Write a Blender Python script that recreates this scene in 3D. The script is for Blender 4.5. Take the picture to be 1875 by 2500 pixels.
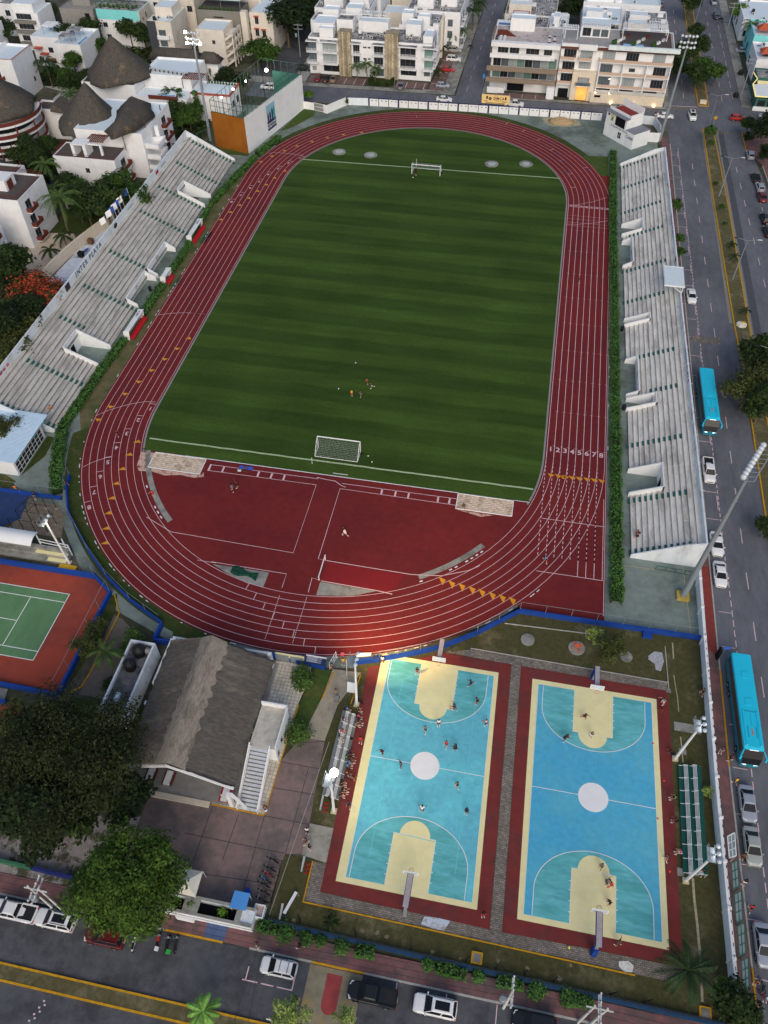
import bpy,bmesh,math,random
from mathutils import Matrix,Vector
R=math.radians
random.seed(11)
for o in list(bpy.data.objects):bpy.data.objects.remove(o)
SC=bpy.context.scene
COL=SC.collection
# ---------------------------------------------------------------- camera
CF,CA,CB,CC,CX,CY,CH=1964.25,0.70928,-0.011694,0.200504,27.4229,-143.4875,98.985
CR=Matrix.Rotation(CC,3,'Z')@Matrix.Rotation(CA,3,'X')@Matrix.Rotation(CB,3,'Z')
cd=bpy.data.cameras.new('camera');cam=bpy.data.objects.new('camera',cd);COL.objects.link(cam)
cd.sensor_fit='VERTICAL';cd.sensor_height=25.0;cd.lens=CF/100.0
cd.clip_start=0.5;cd.clip_end=3000
cam.matrix_world=Matrix.Translation((CX,CY,CH))@CR.to_4x4()
SC.camera=cam
SC.render.resolution_x=768;SC.render.resolution_y=1024
# ---------------------------------------------------------------- light: flat dusk sky, very soft low sun
SUN_EL,SUN_AZ=36.0,165.0
w=bpy.data.worlds.new("World");SC.world=w;w.use_nodes=True
nt=w.node_tree;bg=nt.nodes['Background']
sk=nt.nodes.new('ShaderNodeTexSky');sk.sky_type='NISHITA';sk.sun_disc=False
sk.sun_elevation=R(SUN_EL);sk.sun_rotation=R(SUN_AZ);sk.air_density=1.0;sk.dust_density=3.0;sk.ozone_density=1.0
nt.links.new(sk.outputs[0],bg.inputs[0]);bg.inputs[1].default_value=0.15
sl=bpy.data.lights.new('sun','SUN');sl.energy=0.75;sl.angle=R(40);sl.color=(1.0,0.91,0.78)
so=bpy.data.objects.new('sun',sl);COL.objects.link(so)
so.rotation_euler=(R(90-SUN_EL),0,R(180-SUN_AZ));so.location=(0,0,150)
SC.view_settings.view_transform='Standard';SC.view_settings.look='None'
SC.view_settings.exposure=-0.18;SC.view_settings.gamma=1.0
# ---------------------------------------------------------------- pixel of a photo tile -> point at height z
_TY=dict(A=0,B=400,C=850,D=1250,E=1600,F=2000)
_TX={'1':0,'2':450,'3':900,'4':1375}
def q(t,X,Y,z=0.0):
 y0=1650 if t=='E1' else _TY[t[0]]
 px=_TX[t[1]]+X*500/1659;py=y0+Y*500/1659
 d=CR@Vector(((px-937.5)/CF,-(py-1250)/CF,-1.0))
 s=(z-CH)/d.z
 return Vector((CX+d.x*s,CY+d.y*s,z))
# ---------------------------------------------------------------- materials
def S(r,g,b,k=0.72):
 def f(c):
  c/=255.0
  c=c/12.92 if c<=0.04045 else((c+0.055)/1.055)**2.4
  return min(c/k,0.86)
 return(f(r),f(g),f(b),1)
MATS={}
def mat(name,col,rough=0.85,var=0.12,scale=1.2,col2=None,thr=(0.45,0.7),s2=0.25,stretch=(1,1,1),bump=0.0,metal=0.0,island=0.0,spec=0.5,emit=None,es=0):
 if name in MATS:return MATS[name]
 m=bpy.data.materials.new(name);m.use_nodes=True;MATS[name]=m
 n=m.node_tree;b=n.nodes['Principled BSDF']
 b.inputs['Roughness'].default_value=rough;b.inputs['Metallic'].default_value=metal
 b.inputs['Specular IOR Level'].default_value=spec if rough<.65 else.12
 L=n.links.new
 if emit:
  b.inputs['Emission Color'].default_value=emit;b.inputs['Emission Strength'].default_value=es
 if var==0 and col2 is None and not island:
  b.inputs['Base Color'].default_value=col;return m
 g=n.nodes.new('ShaderNodeNewGeometry');mp=n.nodes.new('ShaderNodeMapping')
 mp.inputs['Scale'].default_value=stretch;L(g.outputs['Position'],mp.inputs['Vector'])
 no=n.nodes.new('ShaderNodeTexNoise');no.inputs['Scale'].default_value=scale;no.inputs['Detail'].default_value=6;no.inputs['Roughness'].default_value=0.65
 L(mp.outputs[0],no.inputs['Vector'])
 mr=n.nodes.new('ShaderNodeMapRange');mr.inputs[1].default_value=0.25;mr.inputs[2].default_value=0.75
 mr.inputs[3].default_value=1-var*1.6;mr.inputs[4].default_value=1+var*1.6
 L(no.outputs['Fac'],mr.inputs[0])
 last=None
 base=n.nodes.new('ShaderNodeRGB');base.outputs[0].default_value=col;last=base.outputs[0]
 if col2 is not None:
  n2=n.nodes.new('ShaderNodeTexNoise');n2.inputs['Scale'].default_value=s2;n2.inputs['Detail'].default_value=8;n2.inputs['Roughness'].default_value=0.7
  L(mp.outputs[0],n2.inputs['Vector'])
  r2=n.nodes.new('ShaderNodeMapRange');r2.interpolation_type='SMOOTHSTEP';r2.inputs[1].default_value=thr[0];r2.inputs[2].default_value=thr[1];L(n2.outputs['Fac'],r2.inputs[0])
  mx=n.nodes.new('ShaderNodeMix');mx.data_type='RGBA';L(r2.outputs[0],mx.inputs['Factor']);L(last,mx.inputs[6]);mx.inputs[7].default_value=col2
  last=mx.outputs[2]
 vm=n.nodes.new('ShaderNodeVectorMath');vm.operation='SCALE';L(last,vm.inputs[0]);L(mr.outputs[0],vm.inputs['Scale']);last=vm.outputs[0]
 if island:
  r3=n.nodes.new('ShaderNodeMapRange');r3.inputs[3].default_value=1-island;r3.inputs[4].default_value=1+island;L(g.outputs['Random Per Island'],r3.inputs[0])
  v2=n.nodes.new('ShaderNodeVectorMath');v2.operation='SCALE';L(last,v2.inputs[0]);L(r3.outputs[0],v2.inputs['Scale']);last=v2.outputs[0]
 L(last,b.inputs['Base Color'])
 if bump:
  bp=n.nodes.new('ShaderNodeBump');bp.inputs['Strength'].default_value=bump;bp.inputs['Distance'].default_value=0.05
  L(no.outputs['Fac'],bp.inputs['Height']);L(bp.outputs[0],b.inputs['Normal'])
 m['_last']=1
 return m
def wave_mat(name,col,colb,axis='Y',period=11.0,dist=2.0,var=0.12,scale=0.6,stretch=(0.15,1,1),rough=0.9,mixf=1.0,noise2=None,sharp=(0.35,0.65)):
 m=bpy.data.materials.new(name);m.use_nodes=True;MATS[name]=m
 n=m.node_tree;b=n.nodes['Principled BSDF'];b.inputs['Roughness'].default_value=rough;b.inputs['Specular IOR Level'].default_value=.12;L=n.links.new
 g=n.nodes.new('ShaderNodeNewGeometry')
 wv=n.nodes.new('ShaderNodeTexWave');wv.bands_direction=axis;wv.inputs['Scale'].default_value=0.314/period*2*math.pi/1.974 if False else 0.31416/period
 wv.inputs['Distortion'].default_value=dist;wv.inputs['Detail'].default_value=3;wv.inputs['Detail Scale'].default_value=1.5
 L(g.outputs['Position'],wv.inputs['Vector'])
 mr=n.nodes.new('ShaderNodeMapRange');mr.interpolation_type='SMOOTHSTEP';mr.inputs[1].default_value=sharp[0];mr.inputs[2].default_value=sharp[1];mr.inputs[4].default_value=mixf
 L(wv.outputs['Fac'],mr.inputs[0])
 mx=n.nodes.new('ShaderNodeMix');mx.data_type='RGBA';mx.inputs[6].default_value=col;mx.inputs[7].default_value=colb;L(mr.outputs[0],mx.inputs['Factor'])
 last=mx.outputs[2]
 for sc,st,vr in((scale,stretch,var),(0.06,(1,1,1),var),(3.0,(0.5,1,1),var*0.8)):
  mp=n.nodes.new('ShaderNodeMapping');mp.inputs['Scale'].default_value=st;L(g.outputs['Position'],mp.inputs['Vector'])
  no=n.nodes.new('ShaderNodeTexNoise');no.inputs['Scale'].default_value=sc;no.inputs['Detail'].default_value=6;L(mp.outputs[0],no.inputs['Vector'])
  r=n.nodes.new('ShaderNodeMapRange');r.inputs[1].default_value=.25;r.inputs[2].default_value=.75;r.inputs[3].default_value=1-vr*1.6;r.inputs[4].default_value=1+vr*1.6;L(no.outputs['Fac'],r.inputs[0])
  v=n.nodes.new('ShaderNodeVectorMath');v.operation='SCALE';L(last,v.inputs[0]);L(r.outputs[0],v.inputs['Scale']);last=v.outputs[0]
 L(last,b.inputs['Base Color']);return m
def brick_mat(name,c1,c2,mortar,sx=4.0,w=0.5,h=0.25,ms=0.02,var=0.15,rough=0.9):
 m=bpy.data.materials.new(name);m.use_nodes=True;MATS[name]=m
 n=m.node_tree;b=n.nodes['Principled BSDF'];b.inputs['Roughness'].default_value=rough;b.inputs['Specular IOR Level'].default_value=.12;L=n.links.new
 g=n.nodes.new('ShaderNodeNewGeometry');br=n.nodes.new('ShaderNodeTexBrick')
 br.inputs['Scale'].default_value=sx;br.inputs['Brick Width'].default_value=w;br.inputs['Row Height'].default_value=h;br.inputs['Mortar Size'].default_value=ms
 br.inputs['Color1'].default_value=c1;br.inputs['Color2'].default_value=c2;br.inputs['Mortar'].default_value=mortar
 br.offset=0.0 if 'tile' in name else 0.5;L(g.outputs['Position'],br.inputs['Vector']);last=br.outputs['Color']
 for sc,vr in((0.35,var),(2.5,var)):
  no=n.nodes.new('ShaderNodeTexNoise');no.inputs['Scale'].default_value=sc;no.inputs['Detail'].default_value=6;L(g.outputs['Position'],no.inputs['Vector'])
  r=n.nodes.new('ShaderNodeMapRange');r.inputs[1].default_value=.25;r.inputs[2].default_value=.75;r.inputs[3].default_value=1-vr*1.6;r.inputs[4].default_value=1+vr*1.6;L(no.outputs['Fac'],r.inputs[0])
  v=n.nodes.new('ShaderNodeVectorMath');v.operation='SCALE';L(last,v.inputs[0]);L(r.outputs[0],v.inputs['Scale']);last=v.outputs[0]
 L(last,b.inputs['Base Color']);return m
# ---------------------------------------------------------------- mesh builder
ROOT={}
class MB:
 def __init__(s,m=None):
  s.v=[];s.f=[];s.mi=[];s.mats=[];s.cur=0;s.sm=[];s.smooth=False
  if m:s.use(m)
 def use(s,m):
  if m not in s.mats:s.mats.append(m)
  s.cur=s.mats.index(m);return s
 def fc(s,idx):
  s.f.append(tuple(idx));s.mi.append(s.cur);s.sm.append(s.smooth)
 def face(s,pts):
  b=len(s.v);s.v.extend([tuple(p)for p in pts]);s.fc(range(b,b+len(pts)));return s
 def hexa(s,bot,top,capb=True,capt=True):
  n=len(bot);b=len(s.v);s.v.extend([tuple(p)for p in bot]);s.v.extend([tuple(p)for p in top])
  for i in range(n):
   j=(i+1)%n;s.fc((b+i,b+j,b+n+j,b+n+i))
  if capt:s.fc([b+n+i for i in range(n)])
  if capb:s.fc([b+n-1-i for i in range(n)])
  return s
 def box(s,x0,y0,z0,x1,y1,z1):
  if x0>x1:x0,x1=x1,x0
  if y0>y1:y0,y1=y1,y0
  if z0>z1:z0,z1=z1,z0
  return s.hexa([(x0,y0,z0),(x1,y0,z0),(x1,y1,z0),(x0,y1,z0)],[(x0,y0,z1),(x1,y0,z1),(x1,y1,z1),(x0,y1,z1)])
 def obox(s,c,ax,ay,hx,hy,z0,z1):
  """oriented box: centre c, unit axes ax, ay in plan"""
  P=[(c[0]+ax[0]*i*hx+ay[0]*j*hy,c[1]+ax[1]*i*hx+ay[1]*j*hy)for i,j in((-1,-1),(1,-1),(1,1),(-1,1))]
  return s.hexa([(p[0],p[1],z0)for p in P],[(p[0],p[1],z1)for p in P])
 def wall(s,a,b,t,z0,z1):
  a=Vector(a[:2]);b=Vector(b[:2]);d=(b-a);l=d.length;d/=l;nrm=Vector((-d.y,d.x))
  c=(a+b)/2
  return s.obox(c,d,nrm,l/2,t/2,z0,z1)
 def beam(s,a,b,w,h=None):
  """square bar between two 3-D points"""
  h=h or w;a=Vector(a);b=Vector(b);d=(b-a).normalized()
  up=Vector((0,0,1))if abs(d.z)<0.95 else Vector((0,1,0))
  x=d.cross(up).normalized()*(w/2);y=x.cross(d).normalized()*(h/2)
  c=[-x-y,x-y,x+y,-x+y]
  return s.hexa([a+k for k in c],[b+k for k in c])
 def tube(s,a,b,r0,r1=None,n=8,cap=True):
  r1=r0 if r1 is None else r1;a=Vector(a);b=Vector(b);d=(b-a).normalized()
  up=Vector((0,0,1))if abs(d.z)<0.95 else Vector((0,1,0))
  x=d.cross(up).normalized();y=x.cross(d).normalized()
  A=[a+(x*math.cos(t)+y*math.sin(t))*r0 for t in[2*math.pi*i/n for i in range(n)]]
  B=[b+(x*math.cos(t)+y*math.sin(t))*r1 for t in[2*math.pi*i/n for i in range(n)]]
  return s.hexa(A,B,cap,cap)
 def lathe(s,c,prof,n=12,sx=1,sy=1):
  """prof: list of (r, z); closed top and bottom"""
  b=len(s.v)
  for r,z in prof:
   for i in range(n):
    t=2*math.pi*i/n;s.v.append((c[0]+r*math.cos(t)*sx,c[1]+r*math.sin(t)*sy,c[2]+z))
  for k in range(len(prof)-1):
   for i in range(n):
    j=(i+1)%n;s.fc((b+k*n+i,b+k*n+j,b+(k+1)*n+j,b+(k+1)*n+i))
  s.fc([b+n-1-i for i in range(n)]);s.fc([b+(len(prof)-1)*n+i for i in range(n)])
  return s
 def ball(s,c,r,n=8,m=6,sz=1.0):
  return s.lathe(c,[(max(r*math.sin(math.pi*k/m),r*.02),-r*sz*math.cos(math.pi*k/m))for k in range(m+1)],n)
 def poly(s,pts,z):
  return s.face([(p[0],p[1],z)for p in pts])
 def slab(s,pts,z0,z1):
  return s.hexa([(p[0],p[1],z0)for p in pts],[(p[0],p[1],z1)for p in pts])
 def strip(s,pts,w,z,closed=False):
  """flat ribbon along points"""
  P=[Vector(p[:2])for p in pts];n=len(P);b=len(s.v)
  for i,p in enumerate(P):
   a=P[i-1]if(i or closed)else P[i];c=P[(i+1)%n]if(i<n-1 or closed)else P[i]
   d=(c-a).normalized();nr=Vector((-d.y,d.x))*w/2
   s.v.append((p.x+nr.x,p.y+nr.y,z));s.v.append((p.x-nr.x,p.y-nr.y,z))
  for i in range(n-(0 if closed else 1)):
   j=(i+1)%n;s.fc((b+2*i,b+2*i+1,b+2*j+1,b+2*j))
  return s
 def text(s,body,o,xd,yd,size,font_bold=False,spacing=1.0,align='CENTER',off=0.0):
  """flat lettering: o = anchor, xd = reading direction, yd = up of the letters"""
  cu=bpy.data.curves.new('t','FONT');cu.body=body;cu.size=1.0;cu.align_x=align;cu.align_y='CENTER';cu.space_character=spacing
  if font_bold:cu.offset=0.018
  cu.resolution_u=2
  ob=bpy.data.objects.new('t',cu);COL.objects.link(ob)
  dg=bpy.context.evaluated_depsgraph_get();me=bpy.data.meshes.new_from_object(ob.evaluated_get(dg))
  bpy.data.objects.remove(ob);bpy.data.curves.remove(cu)
  xd=Vector(xd).normalized();yd=Vector(yd).normalized();nz=xd.cross(yd);o=Vector(o)+nz*off
  b=len(s.v)
  for v in me.vertices:s.v.append(tuple(o+xd*v.co.x*size+yd*v.co.y*size))
  for p in me.polygons:s.fc([b+i for i in p.vertices])
  bpy.data.meshes.remove(me);return s
 def mesh(s,name,mtx=None):
  me=bpy.data.meshes.new(name)
  vs=[tuple(mtx@Vector(v))for v in s.v]if mtx else s.v
  me.from_pydata(vs,[],s.f)
  for m in s.mats:me.materials.append(m)
  me.polygons.foreach_set('material_index',s.mi);me.polygons.foreach_set('use_smooth',s.sm);me.update()
  return me
 def part(s,name,parent,label=None,local=False,stuff=False):
  rt=ROOT[parent]
  o=bpy.data.objects.new(name,s.mesh(name,None if local else rt.inverted()));COL.objects.link(o);o.parent=parent
  ROOT[o]=rt
  if label:o['label']=label
  if stuff:o['kind']='stuff'
  return o
 def thing(s,name,label,cat,loc=None,group=None,local=False,rz=0,kind=None):
  if loc is None:
   xs=[v[0]for v in s.v];ys=[v[1]for v in s.v];zs=[v[2]for v in s.v]
   loc=((min(xs)+max(xs))/2,(min(ys)+max(ys))/2,min(zs))
  M=Matrix.Translation(loc)@Matrix.Rotation(rz,4,'Z')
  o=bpy.data.objects.new(name,s.mesh(name,None if local else M.inverted()));COL.objects.link(o)
  o.location=loc;o.rotation_euler=(0,0,rz);ROOT[o]=M
  o['label']=label;o['category']=cat
  if group:o['group']=group
  if kind:o['kind']=kind
  return o
 def struct(s,name,kind='structure'):
  o=bpy.data.objects.new(name,s.mesh(name));COL.objects.link(o);o['kind']=kind;ROOT[o]=Matrix.Identity(4);return o
def thing(name,label,cat,loc=(0,0,0),rz=0,group=None):
 o=bpy.data.objects.new(name,None);COL.objects.link(o);o.empty_display_size=0.3
 o.location=loc;o.rotation_euler=(0,0,rz);o['label']=label;o['category']=cat
 if group:o['group']=group
 ROOT[o]=Matrix.Translation(loc)@Matrix.Rotation(rz,4,'Z');return o
def copy_tree(o,loc=None,rz=None,label=None,group=None,scale=None,parent=None):
 c=o.copy();COL.objects.link(c)
 if parent is not None:c.parent=parent
 else:
  if loc is not None:c.location=loc
  if rz is not None:c.rotation_euler=(0,0,rz)
  if scale is not None:c.scale=(scale,scale,scale)if not hasattr(scale,'__len__')else scale
  if label:c['label']=label
  if group:c['group']=group
  elif 'group' in c and group=='':del c['group']
 for ch in KIDS(o):copy_tree(ch,parent=c)
 return c
_kids={}
def KIDS(o):return[x for x in o.children]
class Proto:
 """first use moves the source itself, later uses copy it"""
 def __init__(s,src):s.src=src;s.used=False
 def place(s,loc,rz,label,group=None,scale=None,cat=None):
  if s.used:o=copy_tree(s.src,loc,rz,label,group,scale)
  else:
   s.used=True;o=s.src;o.location=loc;o.rotation_euler=(0,0,rz);o['label']=label
   if group:o['group']=group
   if scale is not None:o.scale=(scale,scale,scale)if not hasattr(scale,'__len__')else scale
  if s.used and scale is None:o.scale=(1,1,1)
  if cat:o['category']=cat
  return o
def arc(cx,cy,r,a0,a1,n=32):
 return[(cx+r*math.cos(R(a0+(a1-a0)*i/n)),cy+r*math.sin(R(a0+(a1-a0)*i/n)))for i in range(n+1)]
# ================================================================ the ground and everything painted on it
m_earth=mat('earth',S(62,64,48),.95,.25,.5,S(88,86,78),(.45,.6),.05)
m_asph=mat('asphalt',S(96,98,104),.9,.10,1.1,S(82,84,90),(.4,.62),.1,stretch=(1,.35,1))
m_asph_b=mat('asphalt_dark',S(78,80,84),.9,.14,1.1,S(62,63,67),(.42,.62),.2)
m_conc=mat('concrete_green_grey',S(112,124,118),.9,.12,.9,S(84,92,86),(.42,.62),.09)
m_concr=mat('concrete_grey',S(132,132,126),.9,.14,1.0,S(104,104,98),(.45,.6),.2)
m_curb=mat('kerb_concrete',S(150,150,144),.9,.15,2)
m_yel=mat('kerb_yellow',S(176,132,30),.8,.18,2,S(130,110,60),(.55,.75),1.2)
m_grass=wave_mat('pitch_grass',S(54,74,28),S(43,62,22),'Y',7.6,.9,.13,.5,(.12,1,1),mixf=.75)
m_grass2=mat('grass_rough',S(58,76,34),.95,.18,1.2,S(82,84,48),(.48,.68),.12)
m_grass3=mat('grass_worn',S(68,67,42),.95,.2,1.8,S(100,94,70),(.5,.7),.22)
m_grassd=mat('grass_dark',S(52,64,30),.95,.2,1.5,S(78,72,44),(.5,.7),.2)
m_track=mat('track_red',S(107,37,36),.85,.10,.9,S(94,34,36),(.35,.65),.06)
m_line=mat('line_white',S(196,168,172),.8,.05,2)
m_gline=mat('grass_line',S(150,165,130),.9,.18,2)
m_orange=mat('track_yellow',S(190,130,40),.8,.08,2)
m_white=mat('white_paint',S(205,210,214),.8,.05,.8,S(182,186,186),(.5,.75),.4)
m_whitep=mat('white_metal',S(215,218,220),.5,.03,1)
m_blue=mat('blue_paint',S(28,62,134),.8,.08,1,S(22,48,102),(.5,.7),.5)
m_sand=mat('sand',S(190,172,152),.95,.15,2.5,S(150,132,112),(.45,.65),.8,bump=.6)
m_cyan=mat('court_cyan',S(90,162,178),.75,.09,1.4,S(96,178,190),(.4,.65),.16)
m_cyanR=mat('court_blue',S(70,152,184),.75,.08,1.4,S(84,158,178),(.4,.65),.12)
m_teal=mat('court_teal',S(80,152,154),.75,.12,2.2,S(94,166,172),(.42,.58),.6,stretch=(.3,1,1))
m_cream=mat('court_cream',S(212,198,150),.75,.05,.8,S(206,196,158),(.55,.75),.35)
m_maroon=mat('court_maroon',S(106,46,44),.85,.10,.8,S(88,50,50),(.45,.7),.3)
m_redwalk=mat('sidewalk_red',S(112,80,80),.9,.14,1.2,S(88,74,74),(.42,.62),.35)
m_pave=brick_mat('paver_grey',S(132,122,116),S(104,96,92),S(80,80,66),1.0,.42,.21,.03)
m_pink=mat('plaza_pink',S(120,102,98),.9,.12,1.1,S(98,90,86),(.42,.6),.22)
m_joint=mat('plaza_joint',S(72,66,66),.9,.1,2)
m_tile=brick_mat('tile_white',S(190,184,172),S(176,170,158),S(140,128,108),1.0,.5,.5,.03,.12)
m_tred=mat('tennis_red',S(136,62,48),.85,.07,.7,S(112,56,50),(.4,.65),.08)
m_tgreen=mat('tennis_green',S(78,112,80),.85,.07,.8,S(88,122,86),(.4,.65),.3,stretch=(1,.3,1))
m_bluec=mat('court_dkblue',S(44,60,96),.85,.1,.8)
m_bpave=brick_mat('parking_brick',S(120,96,92),S(104,84,82),S(84,76,74),1.0,.4,.2,.03)
g=MB(m_earth);g.box(-700,-330,-1.0,700,900,-0.05);g.struct('ground')
def flat(name,pts,m,z,th_=0.03,kind='structure'):
 b=MB(m);b.slab(pts,z-th_,z);return b.struct(name,kind)
def rect(x0,y0,x1,y1):return[(x0,y0),(x1,y0),(x1,y1),(x0,y1)]
def sk(x,y):return x-(y+1)*0.0135
# ---- roads
flat('road',[(61.0,-330),(90,-330),(86.5,-30),(83.2,60),(80,91),(120,90),(120,98.5),(82.0,106),(81.2,250),(61.2,250),(60.0,101),(-60,99.6),(-60,90.2),(-29,88.9),(60.4,90.6),(60.8,4)],m_asph,-.02)
flat('road',rect(0.6,99.9,7.7,330),m_asph,-.015)
flat('road',rect(-140,-150,62.4,-125.55),m_asph_b,-.018)
flat('road',[(-64,99.5),(-44,99.8),(-47,160),(-56,160)],m_asph_b,-.012)
m_gmed=mat('grass_median',S(82,78,54),.95,.2,1.6,S(104,98,76),(.45,.65),.3)
def median(pts,name='median'):
 b=MB(m_gmed);b.slab(pts,-.04,.12);b.struct('grass','stuff')if False else b.struct('traffic_island')
 k=MB(m_yel);n=len(pts)
 for i in range(n):
  k.wall(pts[i],pts[(i+1)%n],.22,-.04,.16)
 k.struct('kerb')
med1=[(70.7,-9.5),(71.1,-13.4),(72.0,-14.2),(72.9,-13.4),(73.3,-9.5),(73.25,4),(73.0,50),(72.4,90.3),(71.2,91.6),(69.7,90.6),(69.8,50),(70.4,0)]
median(med1)
median([(71.6,-330),(75.4,-330),(74.3,-60),(73.6,-22),(72.2,-20),(70.9,-22),(70.9,-53)])
median([(69.3,105.5),(72.1,105.5),(72.0,130),(71.8,250),(69.4,250),(69.0,130)])
median([(-140,-133.6),(3.2,-133.6),(13,-133.7),(13.4,-132.9),(13,-132.05),(3.1,-132.05),(-140,-132.1)])
flat('road_shadow_strip',[(73.5,90.3),(74.9,90.3),(75.6,-12),(74.2,-11)],mat('asphalt_shadow',S(72,74,80),.9,.1,1),-.008)  # shadow strip right of the median, painted as darker asphalt
flat('gutter',[(69.2,90.3),(69.65,90.3),(70.1,2),(69.5,2)],mat('gutter_tan',S(122,118,106),.9,.1,1),-.009);flat('gutter',[(73.15,90),(73.5,90),(73.9,-9),(73.45,-9)],MATS['gutter_tan'],-.006)
# ---- pavements with kerbs
def walk(pts,m,z=.12):b=MB(m);b.slab(pts,-.04,z);b.struct('pavement')
def kerb(a,b_,m,w_=.2,z=.145):k=MB(m);k.wall(a,b_,w_,-.04,z);return k.struct('kerb')
walk([(59.9,-62),(61.35,-62),(60.55,78),(59.6,84),(58.3,84),(58.9,20)],m_redwalk)
walk([(59.8,-77),(61.55,-77.5),(61.35,-62.02),(59.9,-62.02)],mat('sidewalk_redpaint',S(118,56,52),.9,.1,1))
walk([(60.4,-125.2),(62.25,-125.2),(61.6,-90),(61.55,-77.52),(59.8,-77.02),(59.7,-100)],m_redwalk)
kerb((61.45,-62),(60.6,80),m_curb);kerb((61.6,-80),(61.45,-62.02),m_curb);kerb((61.68,-94),(61.62,-80.02),m_yel,.2)
kerb((62.25,-117),(61.7,-94.02),m_curb);kerb((62.4,-125.2),(62.27,-117.02),m_yel)
walk(rect(-140,-125.45,62.2,-123.35),m_redwalk)
for a,b_,m in((-140,-2,m_curb),(-1.98,4.9,m_yel),(8.0,7.98,m_yel),(8.02,15.1,m_curb),(15.12,21,m_yel),(21.02,62.2,m_curb)):
 kerb((min(a,b_),-125.5),(max(a,b_),-125.5),m)
walk([(0.4,-1),(0.4,-1.001),(0.401,-1)],m_curb)if False else None
walk([(-64,100.0),(-64,104),(-49,104),(-49,135),(-46,135),(-45,101.9),(-9.4,102.5),(-9.4,103),(-3.6,103),(-3.1,170),(.35,170),(.1,100.9),(-44,99.9)],m_concr,.10)
walk([(8.0,101.9),(59.8,102.9),(60.6,101.6),(8.0,100.7)],m_concr,.10)
walk([(7.9,102.1),(9.6,104.6),(9.4,170),(7.8,170)],m_concr,.10)
walk([(59.7,103),(61.2,103),(61.4,200),(60,200)],m_concr,.10)
walk([(81.3,107.5),(84,106),(120,101),(120,104),(88,108),(86,115),(84,125),(84,250),(81.4,250)],m_concr,.10)
walk([(79.9,90.8),(84.6,89.6),(120,88),(120,86),(86,84),(86.5,60),(88,20),(91,-20),(92,-330),(90.2,-330),(87,-30),(84.1,55),(83.2,72),(80.6,77.5),(79.8,84)],m_redwalk,.12)
kerb((79.75,90.5),(79.95,80),m_yel);kerb((83.2,72),(84.1,55),m_curb);kerb((84.1,54.9),(87,-30),m_curb)
flat('parking_bays',rect(-44.6,102.55,-27.2,107.6),m_bpave,.115)
flat('parking_bays',rect(-18.0,103.1,-8.6,107.6),m_bpave,.115)
flat('parking_bays',[(-8.0,103.1),(-3.7,103.1),(-3.4,133),(-6.4,133)],m_bpave,.118)
flat('parking_bays',rect(12.2,101.5,26.8,104.6),m_bpave,.125)
ln=MB(m_line)
for x in(-42.2,-39.2,-36.3,-33.4,-30.5,-27.6,-17.6,-14.9,-12.2,-9.5):ln.box(x,102.7,.10,x+.14,107.2,.128)
for y in(107.5,112,116,120.6,125.5):ln.box(-7.6,y,.10,-3.9,y+.14,.13)
for x in(15.9,19.6,23.4):ln.box(x,101.7,.10,x+.12,104.4,.135)
def dashes(a,b_,n,fill,w_,z=-.008):
 a=Vector(a[:2]);b_=Vector(b_[:2])
 for i in range(n):
  p=a.lerp(b_,i/n);p2=a.lerp(b_,(i+fill)/n);ln.strip([p,p2],w_,z)
dashes((62.55,78),(63.9,-62),110,.62,.12)
dashes((62.35,76),(63.7,-62),18,.42,.10)
dashes((65.75,70),(66.8,-62),15,.35,.12);dashes((66.8,-62),(67.9,-125),7,.35,.12)
dashes((76.6,70),(79.5,-40),13,.35,.12);dashes((80.3,66),(83.2,-20),22,.5,.10)
dashes((64.0,-62.5),(64.9,-125),36,.65,.12)
dashes((65.5,110),(65.3,190),8,.35,.12);dashes((76.2,110),(76.2,190),8,.35,.12);dashes((79.3,112),(79.6,190),10,.6,.1)
for y in range(-58,78,6):ln.strip([(61.0+(20-y)*.006,y),(62.9+(20-y)*.0095,y)],.10,-.008)
for y in range(-124,-62,6):ln.strip([(62.2,y),(64.0,y)],.10,-.008)
dashes((3.3,104),(4.4,200),12,.4,.1)
ln.strip([(61.5,104.2),(69,104.6)],.25,-.008)
for x0,x1 in((8.1,9.8),(10.2,11.6),(12.0,13.6)):ln.box(x0,-128.6,-.012,x1,-128.48,-.006)
for x in(8.4,13.6):ln.box(x,-128.6,-.012,x+.12,-127.2,-.006)
for x in(24.6,30.0,35.4,40.8):ln.box(x,-127.7,-.012,x+.1,-125.7,-.006)
for i in range(12):ln.box(-12.2+(i%2)*.35-i*.12,-134.6-i*.33,-.012,-11.98+(i%2)*.35-i*.12,-134.42-i*.33,-.006)
ln.struct('road_markings')
yl=MB(mat('faded_yellow',S(140,118,70),.9,.25,1.5,S(92,90,84),(.4,.55),.9))
for i in range(8):yl.box(61.6+i*.75,-5.6,-.012,62.0+i*.75,-3.4,-.006)
for i in range(14):yl.box(62.2+i*.62,-21.2,-.012,62.5+i*.62,-19.4,-.006)
for i in range(10):yl.box(74.0+i*.8,-3.2,-.012,74.4+i*.8,-1.2,-.006)
for i in range(9):yl.box(61.5+i*.9,102.0,-.012,62.0+i*.9,103.8,-.006)
for i in range(10):yl.box(73.5+i*.8,88.6,-.012,73.9+i*.8,90.2,-.006)
yl.struct('road_markings')
ped=MB(mat('crossing_worn',S(122,116,98),.9,.15,1,S(134,112,70),(.5,.65),.5));ped.box(15.0,-131.9,-.02,20.9,-125.7,-.004)
ped.use(mat('crossing_red',S(136,62,62),.9,.12,1));ped.slab(arc(17.9,-129.2,.85,180,360,12)+[(18.75,-126.2),(17.05,-126.2)],-.004,.004)
ped.struct('road_markings')
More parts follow.
